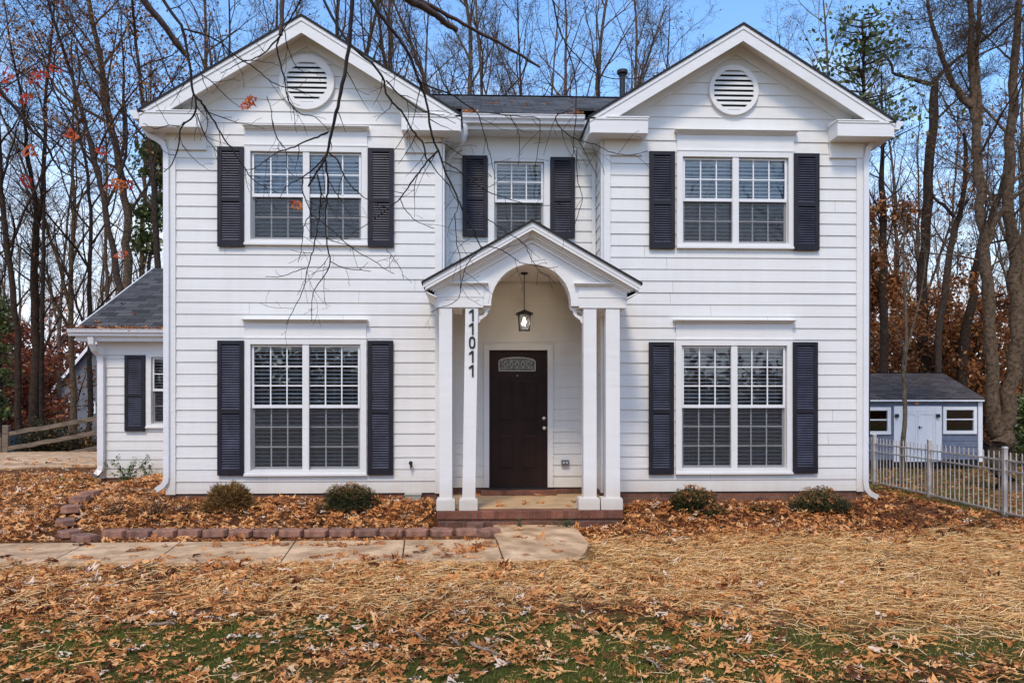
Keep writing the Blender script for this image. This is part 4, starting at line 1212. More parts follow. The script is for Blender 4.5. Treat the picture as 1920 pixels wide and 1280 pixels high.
def scatter_leaves(name, P, size, tilt, mat, kinds=('oak',), rnd=None, seed=1, parent=None, face=None):
    """P: (n,3) positions; every leaf turned at random, tilted by `tilt` (array of rad)"""
    r = np.random.default_rng(seed); n = len(P)
    vs = []; ts = []; rr = []; off = 0
    variants = [v for k in kinds for v in LV[k]]
    which = r.integers(0, len(variants), n)
    yaw = r.uniform(0, 2 * math.pi, n); tdir = r.uniform(0, 2 * math.pi, n) if face is None else r.normal(face, .45, n)
    rnd = r.uniform(0, 1, n) if rnd is None else rnd
    curl = r.normal(0, 1, n)
    for k, (v, t) in enumerate(variants):
        idx = np.where(which == k)[0]
        if not len(idx): continue
        V = np.repeat(v[None], len(idx), 0).copy(); V[:, :, 1] -= .45
        V[:, :, 2] = V[:, :, 2] * (.5 + np.minimum(np.abs(curl[idx]), 1.1)[:, None] * .7) * np.sign(curl[idx] + .4)[:, None]
        V *= size[idx][:, None, None]
        c, s = np.cos(yaw[idx])[:, None], np.sin(yaw[idx])[:, None]
        x, y = V[:, :, 0] * c - V[:, :, 1] * s, V[:, :, 0] * s + V[:, :, 1] * c; z = V[:, :, 2]
        ux, uy = np.cos(tdir[idx])[:, None], np.sin(tdir[idx])[:, None]; ct, st = np.cos(tilt[idx])[:, None], np.sin(tilt[idx])[:, None]
        d = x * ux + y * uy
        z2 = z * ct + d * st; d2 = d * ct - z * st
        x2 = x + (d2 - d) * ux; y2 = y + (d2 - d) * uy
        W = np.stack([x2, y2, z2], -1) + P[idx][:, None, :]
        m_ = v.shape[0]
        vs.append(W.reshape(-1, 3)); ts.append((t[None] + (np.arange(len(idx)) * m_)[:, None, None] + off).reshape(-1, 3)); off += len(idx) * m_
        rr.append(np.repeat(rnd[idx], m_))
    return mesh_np(name, np.concatenate(vs), tris=np.concatenate(ts), mat=mat, parent=parent, rnd=np.concatenate(rr))


M['leaf'] = mat_leafy('fallen_oak_leaf', [(0, (.09, .032, .014)), (.2, (.26, .090, .034)), (.45, (.60, .235, .070)), (.68, (.80, .38, .135)), (.88, (.86, .50, .22)), (.97, (.64, .48, .34)), (1, (.78, .60, .44))], .8, .12, .12)
M['straw'] = mat_leafy('wheat_straw', [(0, (.30, .13, .035)), (.4, (.72, .40, .14)), (.8, (.90, .58, .25)), (1, (.93, .72, .40))], .7, .1, .12)
M['grassb'] = mat_leafy('lawn_grass', [(0, (.045, .050, .006)), (.5, (.135, .190, .015)), (.8, (.25, .25, .035)), (1, (.42, .29, .09))], .6, .25, .3)

WALK_Y0 = W2(500, yB(500)).y; WALK_Y1 = W2(500, yT(500)).y
print('walk y', WALK_Y0, WALK_Y1, 'edging', gnd(500, 1008).y)


EY = gnd(500, 1008).y + .03
UCX, UCY = gnd(774, 950, .12).x, gnd(774, 950, .12).y + .08
ECUR = [(gnd(a, b_, .12).x, gnd(a, b_, .12).y - .03) for a, b_ in ((160, 997), (145, 992), (130, 988), (123, 977), (134, 967), (150, 958))]


def on_hard(x, y):
    """walkway / porch / house footprint"""
    h = ((y > WALK_Y0 - .02) & (y < WALK_Y1 + .06) & (x < .05))
    h |= (x > -.15) & (x < 1.15) & (y > WALK_Y0 + .0) & (y < -1.2)
    h |= (x > PX0 - .05) & (x < PX1 + .05) & (y > -1.25) & (y < 1)
    h |= (x > XL0 - .02) & (x < XR1 + .02) & (y > -.05) & (y < BACK)
    h |= (x > WX0) & (x < XL0 + .1) & (y > YW - .05) & (y < YW + 7)
    return h


def in_view(x, y, pad=.12):
    dx, dy = x, y + D
    d = dx * SN + dy * CS; xr = dx * CS - dy * SN
    return (d > 3.6) & (np.abs(xr / np.maximum(d, .1)) < .656 + pad)


def sample(density, x0, x1, y0, y1, dmax, seed):
    r = np.random.default_rng(seed); n = int((x1 - x0) * (y1 - y0) * dmax)
    x = r.uniform(x0, x1, n); y = r.uniform(y0, y1, n)
    k = in_view(x, y) & (r.uniform(0, 1, n) < density(x, y) / dmax)
    return x[k], y[k]


def clump(x, y):
    return np.clip(.62 + .55 * np.sin(x * 2.1 + 1.3 * y) * np.sin(y * 2.7 - .8 * x) + .35 * np.sin(x * 5.3 + y) * np.sin(y * 6.1), .05, 1.3)


BEDL = lambda x, y: (x > -5.75) & (x < -.58) & (y > -1.72) & (y < .02)
def dens_leaf(x, y):
    d = np.zeros_like(x)
    lawnleft = (x < -4.6) & (y > -1.9)
    d = np.where(lawnleft, 170 * (.45 + clump(x, y) * .6), d)
    d = np.where(BEDL(x, y), 330, d)
    # right planting bed and the strip in front of it
    br_ = (x > 1.1) & (y > -3.0 - (x < 2.2) * .2) & (y < .0)
    d = np.where(br_, 300 * (1 - sst(-2.3, -1.6, -1 * (y + 3.9)) * 0) * np.clip(sst(-3.1, -1.6, y + .25 * np.sin(x * 3)), .03, 1) * (1 - .55 * sst(5.6, 7.0, x)), d)
    # lawn below the walk
    fr_ = y < WALK_Y0 + .05
    base = (190 + 90 * (1 - sst(-1.5, 1.5, x))) * (.35 + .65 * clump(x, y)) * (1 - .55 * m_grass(x, y))
    base = base * (1 - .55 * m_straw(x, y) * sst(1.8, 4.2, x)) * (1 - .45 * sst(1.6, 4.0, x) * (1 - sst(-5.4, -4.8, y)))
    d = np.where(fr_ , base, d)
    # right yard and beyond the fence
    ry = (x > 5.5) & (y > -3.2); d = np.where(ry & (x > 5.6), 190 * clump(x, y) * (1 - .6 * sst(4, 9, y)), d)
    d = np.where((x > 5.6) & (y <= -3.2), 55 * clump(x, y) * (.35 + .65 * sst(-4.2, -3.2, y)), d)
    bk = (y > 4) & ((x < WX0 - .1) | (x > XR1)); d = np.where(bk & ((x > 0) | (y > 5.3)), np.where(x < 0, 30., 80.) * clump(x, y) * (1 - .75 * sst(9, 22, y)), d)
    d = np.where(on_hard(x, y), 0, d)
    for bx, by in ECUR: d = np.where((x - bx) ** 2 + (y - by) ** 2 < .17 ** 2, 0, d)
    d = np.where((x > -5.15) & (x < .02) & (np.abs(y - EY - .10) < .11), 0, d)
    d = np.where((np.abs(x - UCX) < .16) & (np.abs(y - UCY) < .16), 0, d)
    # driveway mostly bare
    d = np.where((x < -6.4) & (y > 5.2) & (y < 12), 20 * clump(x * 1.5, y * 1.2), d)
    return d


lx, ly = sample(dens_leaf, -20, 18, -8, 24, 345, 3)
nL = len(lx); print('leaves', nL)
r_ = np.random.default_rng(5)
bed = BEDL(lx, ly) | ((lx > 1.6) & (lx < 6.5) & (ly > -1.9) & (ly < 0))
lz = gz(lx, ly) + r_.uniform(.008, .03, nL) + np.where(bed, r_.uniform(0, .05, nL), 0) + np.where((lx < -6.4) & (ly > 5.2) & (ly < 12), .03, 0)
lsize = np.clip(r_.lognormal(math.log(.098), .33, nL), .035, np.where(ly < -4.6, .125, .16)) * np.where(bed, .85, 1)
ltilt = np.abs(r_.normal(0, .24, nL)) + np.where(bed, .12, 0) + np.where((r_.uniform(0, 1, nL) < .05) & (ly > -4.6), .5, 0)
lr = np.clip(r_.normal(.52, .27, nL) - np.where((lx > 4.8) & (ly > -2.5), .16, 0) - np.where((lx > 1.1) & (ly > -2.6), .05, 0) + np.where((lx < -4.6) & (ly > -1.9), .05, 0), 0, 1)
o = scatter_leaves('fallen_leaves', np.stack([lx, ly, lz], -1), lsize, ltilt, M['leaf'], ('oak', 'maple', 'oak', 'plain'), lr, 8)
tag(o, 'brown oak and maple leaves strewn over beds, lawn and driveway', 'leaves', kind='stuff')

# leaf crumbs, chaff and bits between the leaves
fx, fy = sample(lambda x, y: np.where(on_hard(x, y) | (y > -2.9) , 0, 260 * (.4 + .6 * clump(x * 2, y * 2)) * (1 - .5 * m_straw(x, y))), -7, 8, -7.4, -1.0, 270, 91)
nf = len(fx); rf_ = np.random.default_rng(92)
o = scatter_leaves('leaf_crumbs', np.stack([fx, fy, gz(fx, fy) + rf_.uniform(.004, .02, nf)], -1), rf_.uniform(.018, .05, nf), np.abs(rf_.normal(0, .35, nf)), M['leaf'], ('plain',), np.clip(rf_.normal(.6, .28, nf), 0, 1), 93)
tag(o, 'small broken leaf bits and chaff strewn through the front lawn', 'leaf litter', kind='stuff')

# loose leaves lying on hard surfaces, where the photograph has them
hard = []
def hl(px, py, z, n=1, sp=.03):
    for _ in range(n):
        p = gnd(px, py, z); hard.append((p.x + random.gauss(0, sp), p.y + random.gauss(0, sp), z + .012))
for px, py, n in ((250, 1032, 4), (280, 1029, 3), (500, 1020, 5), (610, 1020, 2), (625, 1024, 4), (660, 1021, 2), (705, 1020, 3), (640, 1042, 3), (785, 1032, 1), (835, 1030, 2), (860, 1036, 4), (880, 1032, 6), (900, 1026, 4), (915, 1022, 3), (845, 1022, 2), (805, 1025, 2), (60, 1030, 1), (420, 1040, 2), (590, 1046, 3), (700, 1047, 3), (860, 1046, 2), (380, 1026, 2), (150, 1022, 2)):
    hl(px, py, .034, n, .07)
for px, py in ((1015, 986), (970, 1005), (980, 1004), (1060, 1014), (1028, 1023), (985, 1040), (1050, 1036), (1005, 1010), (975, 995)):
    hl(px, py, .034, 1, .05)
for px, py in ((903, 927), (953, 928), (1012, 929), (1005, 929), (941, 942), (990, 946), (938, 949), (945, 949), (1011, 942), (1075, 941), (890, 928), (895, 932), (1020, 926), (1065, 950)):
    hl(px, py, .21, 1, .03)
for _ in range(150): hl(random.uniform(170, 915), random.uniform(1010, 1017), .012, 1, .02)
for _ in range(60): hl(random.uniform(0, 900), random.choice((1044, 1049, 1052, 1022)) + random.uniform(-2, 2), .034, 1, .03)
hp = np.array(hard); nh = len(hp)
o = scatter_leaves('fallen_leaves', hp, r_.uniform(.08, .15, nh), np.abs(r_.normal(0, .25, nh)), M['leaf'], ('oak', 'maple'), np.clip(r_.normal(.45, .2, nh), 0, 1), 18)
tag(o, 'scattered brown leaves lying on the walkway slabs and porch floor', 'leaves', kind='stuff')
# leaves caught in gutters and on roofs
gl_ = []
for k in range(190):
    x = random.uniform(WX0 - .33, XL0 - .05); gl_.append((x, YW - .31 + random.uniform(-.04, .05), zeW + .065 + random.uniform(0, .05)))
for k in range(26):
    s_ = random.choice((0, 1)); x = (GL['x1'] + .03 + abs(random.gauss(0, .08))) if s_ else (GR['x0'] - .03 - abs(random.gauss(0, .10)))
    gl_.append((x, .17 + random.uniform(-.02, .12), zcen + random.uniform(0, .06)))
for k in range(16):
    x = random.uniform(GL['x1'] + .2, GR['x0'] - .2); gl_.append((x, .22 + random.uniform(-.03, .03), zcen + .0))
for px, py in ((918, 196), (927, 197), (960, 194), (946, 200), (987, 200), (1070, 195), (1022, 197), (1072, 188)):
    y = .3; 
    for _ in range(40):
        p = at(px, py, y); zt = zcen + sm * (y - .22)
        if p.z <= zt: break
        y += .1
    gl_.append((p.x, y, zcen + sm * (y - .22) + .02))
for px, py in ((231, 571), (182, 606), (186, 607), (178, 607), (250, 590)):
    y = YW
    for _ in range(60):
        p = at(px, py, y); zt = zf + (rzW - zf) * (y - YW + .3) / (ryW - YW + .3)
        if p.z <= zt: break
        y += .05
    gl_.append((p.x, y, zt + .02))
gp_ = np.array(gl_); n_ = len(gp_)
o = scatter_leaves('gutter_leaves', gp_, r_.uniform(.08, .13, n_), np.abs(r_.normal(.2, .4, n_)), M['leaf'], ('oak',), np.clip(r_.normal(.40, .2, n_), 0, 1), 28)
tag(o, 'rust brown leaves caught in the gutters and on the roof shingles', 'leaves', kind='stuff')


def ribbons(name, x, y, z, length, width, lift, mat, seed, rnd=None, bend=.15, up=None):
    """thin curved strips (straw / grass); up = inclination of the strip from horizontal"""
    r = np.random.default_rng(seed); n = len(x); a = r.uniform(0, 2 * math.pi, n) if seed != 77 else r.normal(0.15, .7, n) + math.pi * r.integers(0, 2, n)
    up = np.zeros(n) if up is None else up
    dx, dy = np.cos(a) * np.cos(up), np.sin(a) * np.cos(up); dz = np.sin(up)
    nxp, nyp = -np.sin(a), np.cos(a)
    bn = r.normal(0, bend, n) * length
    P = []
    for t, w in ((0, 1), (.5, 1), (1, .45)):
        cx = x + dx * length * t + nxp * bn * 4 * t * (1 - t); cy = y + dy * length * t + nyp * bn * 4 * t * (1 - t); cz = z + dz * length * t + lift * 4 * t * (1 - t)
        for s in (-1, 1):
            P.append(np.stack([cx + nxp * s * width * w / 2, cy + nyp * s * width * w / 2, cz + s * width * .25], -1))
    V = np.stack(P, 1).reshape(-1, 3)
    b_ = np.arange(n)[:, None] * 6
    Q = np.concatenate([b_ + np.array([[0, 1, 3, 2]]), b_ + np.array([[2, 3, 5, 4]])], 0)
    rnd = r.uniform(0, 1, n) if rnd is None else rnd
    return mesh_np(name, V, quads=Q, mat=mat, rnd=np.repeat(rnd, 6))


def d_straw(x, y):
    return np.where(on_hard(x, y), 0, (700 + 1300 * clump(x * 1.7, y * 1.7)) * m_straw(x, y) + 90 * ((y < WALK_Y0) & (x < 8)) * clump(x, y))
sx, sy = sample(d_straw, -9, 9, -8, -1.2, 2450, 41)
print('straw', len(sx))
n_ = len(sx)
sz_ = gz(sx, sy) + r_.uniform(.004, .035, n_)
o = ribbons('straw', sx, sy, sz_, r_.uniform(.05, .23, n_), r_.uniform(.0028, .0056, n_), r_.uniform(-.003, .012, n_), M['straw'], 43, up=r_.normal(0, .13, n_))
tag(o, 'pale golden wheat straw spread over the newly seeded lawn', 'straw', kind='stuff')


def d_grass(x, y):
    return np.where(on_hard(x, y), 0, 1700 * m_grass(x, y) * (y < -3.5))
sx, sy = sample(d_grass, -5.2, 5.6, -7.4, -3.6, 2600, 51)
n_ = len(sx); print('grass', n_)
o = ribbons('grass', sx, sy, gz(sx, sy) - .004, r_.uniform(.022, .060, n_), r_.uniform(.0022, .004, n_), np.zeros(n_), M['grassb'], 53, up=r_.uniform(.35, 1.35, n_), rnd=np.clip(r_.normal(.45 , .2, n_) + .36 * sst(-.5, 2, sx), 0, 1))
tag(o, 'short green and olive grass showing through the leaves in the foreground', 'grass', kind='stuff')
# far side lawn blades
sx, sy = sample(lambda x, y: np.where((x > 8.2) | (x < -7), 95., 0) , -14, 17, 3.5, 16, 150, 61)
k = ~((sx < -6.4) & (sy > 4.2) & (sy < 12.1)); sx, sy = sx[k], sy[k]; n_ = len(sx)
o = ribbons('side_lawn_grass', sx, sy, gz(sx, sy) - .004, r_.uniform(.05, .10, n_), r_.uniform(.006, .010, n_), np.zeros(n_), M['grassb'], 63, up=r_.uniform(.35, 1.35, n_), rnd=np.clip(r_.normal(.7, .2, n_), 0, 1))
tag(o, 'thin lawn grass in the side yard around the shed', 'grass', kind='stuff')

# fallen twigs in the foreground
M['stick'] = simple('weathered_stick', (.30, .22, .16), .9, .3, 30, .4, 60, .1)
M['bark'] = simple('grey_brown_bark', (.060, .041, .030), .9, .35, 12, .5, 60, .1)
M['bark2'] = simple('pale_grey_bark', (.135, .105, .075), .9, .35, 10, .5, 50, .1)
M['bark3'] = simple('dark_brown_bark', (.045, .029, .020), .9, .35, 10, .5, 50, .1)
M['twig'] = simple('dark_twig_bark', (.030, .018, .014), .8, .3, 20)
for i, (a, b_, rr_, lab) in enumerate((((884, 1215), (937, 1240), .011, 'thick grey stick lying on the grass at the lower centre'), ((768, 1188), (796, 1208), .008, 'short grey twig lying left of the thick stick in the leaves'),
                                       ((1210, 1243), (1250, 1270), .008, 'thin pale twig lying at the bottom right of centre'), ((845, 1204), (864, 1221), .008, 'stubby grey twig between the short twig and thick stick'), ((280, 1180), (330, 1176), .013, 'brown broken stick lying on the grass at left'))):
    p, q = gnd(*a), gnd(*b_); tb = Tubes(); P = [list(p.lerp(q, t) + Vector((random.gauss(0, .006), random.gauss(0, .006), .035 + random.gauss(0, .003)))) for t in np.linspace(0, 1, 7)]
    tb.add(P, np.linspace(rr_, rr_ * .6, 7), 6)
    m1 = P[3]; tb.add([m1, [m1[0] + .03, m1[1] + .03, m1[2] + .012], [m1[0] + .07, m1[1] + .05, m1[2] + .02]], [rr_ * .5, rr_ * .4, rr_ * .2], 5)
    tag(tb.build('fallen_stick', M['stick']), lab, 'stick', 'sticks fallen on the lawn')

# ---- edging blocks round the left bed
M['edging'] = simple('rose_concrete_block', (.31, .160, .105), .9, .35, 9, .8, 60)
nt = M['edging'].node_tree; b = [n for n in nt.nodes if n.type == 'BSDF_PRINCIPLED'][0]; src = b.inputs['Base Color'].links[0].from_socket
oi = N(nt, 'ShaderNodeObjectInfo'); nt.links.new(mix(nt, .9, src, ramp(nt, oi.outputs['Random'], [(0, (.62, .60, .62)), (1, (1.15, 1.05, .98))]), 'MULTIPLY'), b.inputs['Base Color'])
blk = bpy.data.meshes.new('edging_block')
def edging_block(loc, rot, lab, k):
    mb = MB(); w, d, h = .148 + random.uniform(-.006, .003), .105, .080 + random.uniform(-.006, .008)
    j = lambda: random.uniform(-.005, .005)
    lo = [(-w, -d * .25, 0), (-w * .80, -d, 0), (w * .80, -d, 0), (w, -d * .25, 0), (w * .82, d, 0), (-w * .82, d, 0)]
    hi = [(x * .98 + j(), y * .96 + j(), h + j() * .5) for x, y, z in lo]
    n = 6
    mb.v += lo + hi; mb.f += [tuple(range(n - 1, -1, -1)), tuple(range(n, 2 * n))] + [(i, (i + 1) % n, n + (i + 1) % n, n + i) for i in range(n)]
    o = mb.build('edging_block', M['edging'], None, bevel=.010)
    o.location = loc; o.rotation_euler = (random.gauss(0, .02), random.gauss(0, .02), rot); tag(o, lab, 'edging block', 'rose concrete blocks edging the left bed')
ordn = ['first', 'second', 'third', 'fourth', 'fifth', 'sixth', 'seventh', 'eighth', 'ninth', 'tenth', 'eleventh', 'twelfth', 'thirteenth', 'fourteenth', 'fifteenth']
for k in range(15):
    px = 208 + k * 47.6; p = gnd(px + 1, 1009 - k * .25, 0)
    lab = f'{ordn[k]} rose block from the left in the straight edging row along the walkway'
    edging_block((p.x, p.y + .10, .0), random.gauss(0, .035), lab, k)
CUR = [gnd(a, b_, .12) for a, b_ in ((205, 1000), (160, 997), (130, 988), (123, 977), (134, 967), (150, 958), (170, 950), (195, 946))]
for k, lab in enumerate(('large rose block at the left front corner of the bed edging', 'rose block just left of the corner block in the edging curve', 'rose block at the far left of the edging curve', 'rose block turning back in the edging curve', 'leaf covered rose block second from the back of the edging curve', 'hindmost rose block of the edging curve, mostly covered in leaves')):
    a, b_, c__ = CUR[k], CUR[k + 1], CUR[k + 2]; d__ = a - c__
    edging_block((b_.x, b_.y, gz1(b_.x, b_.y) + .005 + .004 * k), math.atan2(d__.y, d__.x), lab, 0)
for (px, py, rot, lab) in ((915, 1001, .75, 'rose block turned at the right end of the edging beside the walkway'), (894, 986, 1.35, 'rose block behind the right end block, near the porch step')):
    p = gnd(px, py + 4, 0); edging_block((p.x, p.y + .03, .0), rot, lab, 0)

# ---- utility cover
uc = MB(); p = gnd(774, 950, .12); p.z = gz1(p.x, p.y + .08)
uc.box(-.11, .11, -.09, .10, -.1, .045); uc.box(-.118, .118, -.098, .108, .045, .062)
o = uc.build('utility_cover', simple('grey_utility_plastic', (.36, .36, .30), .6, .1, 6), None, bevel=.004); o.location = (p.x, p.y + .08, p.z + .045); o.rotation_euler = (.10, 0, .03)
tag(o, 'flat grey green utility box lid in the leaves left of the porch', 'utility box')

# ================================================================ SHRUBS AND WEEDS
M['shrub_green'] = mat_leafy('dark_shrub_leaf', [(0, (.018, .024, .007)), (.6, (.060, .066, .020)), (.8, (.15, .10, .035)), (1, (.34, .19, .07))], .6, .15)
M['shrub_brown'] = mat_leafy('dormant_shrub_leaf', [(0, (.08, .040, .012)), (.5, (.24, .13, .038)), (.85, (.42, .25, .09)), (1, (.58, .40, .20))], .7, .2)
M['weed'] = mat_leafy('weed_leaf', [(0, (.035, .070, .020)), (.6, (.09, .16, .045)), (1, (.20, .26, .08))], .5, .3)


def shrub(px, base, w, top, kind, lab, seed, Y=-.62):
    r = np.random.default_rng(seed)
    c = at(px, base, Y); zt = at(px, top, Y).z; zg = gz1(c.x, Y); s = (F / (D + Y)); rx = w / 2 / s * 1.12; h = (zt - zg) * 1.04
    root = empty('shrub', (c.x, Y, zg)); tag(root, lab, 'shrub', 'low shrubs along the house wall')
    tb = Tubes(); n = 150
    for i in range(n):
        a = r.uniform(0, 2 * math.pi); e = r.uniform(.05, 1) ** .6; rad = rx * math.sqrt(1 - (1 - e) ** 2) if False else 1
        u = r.normal(size=3); u[2] = abs(u[2]); u /= np.linalg.norm(u)
        tip = u * np.array([rx, rx * .75, h]) * r.uniform(.75, 1.08)
        mid = tip * .5 + r.normal(size=3) * .02 + np.array([0, 0, .03])
        tb.add([[r.normal() * .03, r.normal() * .03, -.02], list(mid), list(tip)], [.006, .004, .0015], 3)
    tb.build('stems', M['twig'] if kind != 'brown' else M['straw2'], root)
    m_ = 4200
    u = r.normal(size=(m_, 3)); u[:, 2] = np.abs(u[:, 2]) + .1; u /= np.linalg.norm(u, axis=1)[:, None]
    lump = 1 + .12 * np.sin(u[:, 0] * 7 + seed) * np.sin(u[:, 1] * 6) + .08 * np.sin(u[:, 2] * 9 + seed)
    P = u * np.array([rx, rx * .75, h]) * (r.uniform(.35, 1, m_) ** .45 * lump)[:, None]
    P[:, 2] = np.maximum(P[:, 2], .0)
    rnd = r.uniform(0, .7, m_)
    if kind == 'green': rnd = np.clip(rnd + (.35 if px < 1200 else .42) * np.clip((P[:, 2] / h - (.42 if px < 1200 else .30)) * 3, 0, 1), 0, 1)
    if kind == 'brown':
        ln = r.uniform(.03, .08, m_)
        x, y, z = P.T
        a = np.arctan2(y, x)
        V = []; w_ = .0055
        out_ = u * np.array([1, 1, .8]) + r.normal(size=(m_, 3)) * .35; out_ /= np.linalg.norm(out_, axis=1)[:, None]
        side = np.cross(out_, r.normal(size=(m_, 3))); side /= np.linalg.norm(side, axis=1)[:, None]
        A = P - side * w_; B = P + side * w_; C = P + out_ * ln[:, None] + side * w_ * .3; Dd = P + out_ * ln[:, None] - side * w_ * .3
        V = np.stack([A, B, C, Dd], 1).reshape(-1, 3); Q = np.arange(m_ * 4).reshape(-1, 4)
        mesh_np('foliage', V, quads=Q, mat=M['shrub_brown'], parent=root, rnd=np.repeat(np.clip(rnd * 1.3, 0, 1), 4))
    else:
        scatter_leaves('foliage', P, r.uniform(.026, .048, m_), r.uniform(0, 1.5, m_), M['shrub_green'], ('plain',), rnd, seed, root)
        # dry leaves lodged on top
        k = 26; u = r.normal(size=(k, 3)); u[:, 2] = np.abs(u[:, 2]) + .6; u /= np.linalg.norm(u, axis=1)[:, None]
        o_ = scatter_leaves('caught_leaves', u * np.array([rx, rx * .75, h]) * 1.0, r.uniform(.05, .11, k), r.uniform(.1, .9, k), M['leaf'], ('oak',), np.clip(r.normal(.4, .2, k), 0, 1), seed + 1, root)
        m_ = 260; 
    return root


M['straw2'] = simple('tan_stem', (.19, .12, .05), .8, .2, 12)
shrub(430, 962, 84, 912, 'brown', 'dry tawny grassy mound at the left window of the lower floor', 101)
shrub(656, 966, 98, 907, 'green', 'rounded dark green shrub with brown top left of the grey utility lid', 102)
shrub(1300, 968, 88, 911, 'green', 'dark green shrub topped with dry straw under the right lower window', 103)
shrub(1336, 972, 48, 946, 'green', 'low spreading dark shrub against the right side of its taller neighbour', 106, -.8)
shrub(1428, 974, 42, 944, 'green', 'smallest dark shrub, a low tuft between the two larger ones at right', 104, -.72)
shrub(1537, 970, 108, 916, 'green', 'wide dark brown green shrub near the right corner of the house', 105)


def weed(px, base, top, w, n, name, lab, cat, seed, Y, mat='weed', lsz=(.03, .06), stem='twig'):
    r = np.random.default_rng(seed); c = at(px, base, Y); zg = gz1(c.x, c.y); h = at(px, top, Y).z - zg; s = F / (D + Y); rx = w / 2 / s
    root = empty(name, (c.x, c.y, zg)); tag(root, lab, cat)
    tb = Tubes(); P = []; 
    for i in range(n):
        tipx = r.normal(0, rx * .55); hh = h * r.uniform(.45, 1)
        pts = np.array([[tipx * .2, r.normal() * .03, -.02], [tipx * .5, r.normal() * .04, hh * .5], [tipx, r.normal() * .08, hh]])
        tb.add(pts, [.005, .004, .0015], 4)
        for t in np.linspace(.25, 1, 9):
            q = pts[0] * (1 - t) ** 2 + 2 * pts[1] * t * (1 - t) + pts[2] * t * t
            P.append(q + r.normal(size=3) * .022)
    tb.build('stems', M[stem], root)
    P = np.array(P); k = len(P)
    scatter_leaves('leaves', P, r.uniform(*lsz, k), r.uniform(.2, 1.1, k), M[mat], ('plain',), None, seed, root)


weed(235, 899, 850, 62, 13, 'weed', 'leafy green weed growing against the left wing wall', 'weed', 201, YW - .35, lsz=(.06, .13))
weed(272, 893, 856, 34, 5, 'weed', 'thin stalked weed right of the leafy one by the left wing', 'weed', 202, YW - .35, lsz=(.05, .10))
weed(975, 981, 972, 16, 6, 'weed', 'tiny green weed at the foot of the porch step', 'weed', 203, -1.30, lsz=(.025, .045))
weed(1062, 982, 970, 34, 12, 'weed', 'low grey green weed at the right foot of the porch step', 'weed', 204, -1.30, lsz=(.025, .045))
weed(1700, 958, 938, 44, 16, 'weed', 'small green tuft on the slope between the house corner and fence', 'weed', 205, 0.2, lsz=(.03, .05))
weed(1832, 985, 972, 36, 12, 'weed', 'dark green tuft in the leaves in front of the right fence', 'weed', 206, -1.2, lsz=(.03, .05))
# rusty dead weeds left of the front corner
for i, (px, b_, tp, w, lab) in enumerate(((290, 968, 925, 90, 'rust brown dead weeds left of the house corner downspout'), (345, 960, 932, 60, 'dead brown weeds at the foot of the left corner board'), (600, 958, 938, 30, 'small dark dead seedling between the two left shrubs'), (215, 965, 940, 60, 'reddish dead weeds behind the edging curve'))):
    weed(px, b_, tp, w, 26, 'dead_weed', lab, 'weed', 220 + i, -.9, mat='shrub_brown', lsz=(.018, .04))
# ================================================================ RIGHT FENCE
M['fencew'] = simple('weathered_white_aluminium', (.52, .46, .40), .55, .2, 4)
M['fencetop'] = simple('pale_post_cap', (.68, .65, .60), .5, .1, 4)
PTS = []
# panel posts: far to near, running towards the street beyond the right edge
pf_ = [at(1640, 750, 0)]
def fpost(px, h_px, H=1.22):
    d = F * H / h_px; xr = (px - 960) / F * d
    return Vector((xr * CS + d * SN, d * CS - xr * SN - D, 0))
A = fpost(1639.5, 88); B = fpost(1743, 101.5); C_ = fpost(1884, 121)
print('fence posts', A, B, C_)
dirv = (C_ - A) / 2
posts = [A - dirv, A, A + dirv, A + 2 * dirv, A + 3 * dirv]
H_ = 1.22
fz = lambda p: gz1(p.x, p.y)
fence = empty('metal_fence', (A.x, A.y, fz(A))); tag(fence, 'pale metal picket fence running down the right yard before the shed', 'fence')
def fp(mb, x0, y0, z0, h, w):
    mb.box(x0 - w / 2, x0 + w / 2, y0 - w / 2, y0 + w / 2, z0, h)
orig = Vector((A.x, A.y, fz(A)))
for p in posts:
    z = fz(p); mb = MB(); mb.box(p.x - .038 - orig.x, p.x + .038 - orig.x, p.y - .038 - orig.y, p.y + .038 - orig.y, z - .2 - orig.z, z + H_ + .06 - orig.z)
    po = mb.build('fence_post', M['fencew'], fence, bevel=.003)
    c = MB(); c.box(p.x - .045 - orig.x, p.x + .045 - orig.x, p.y - .045 - orig.y, p.y + .045 - orig.y, z + H_ + .061 - orig.z, z + H_ + .075 - orig.z)
    c.box(p.x - .035 - orig.x, p.x + .035 - orig.x, p.y - .035 - orig.y, p.y + .035 - orig.y, z + H_ + .075 - orig.z, z + H_ + .095 - orig.z); c.build('post_cap', M['fencetop'], po, bevel=.003)
un = dirv.normalized()
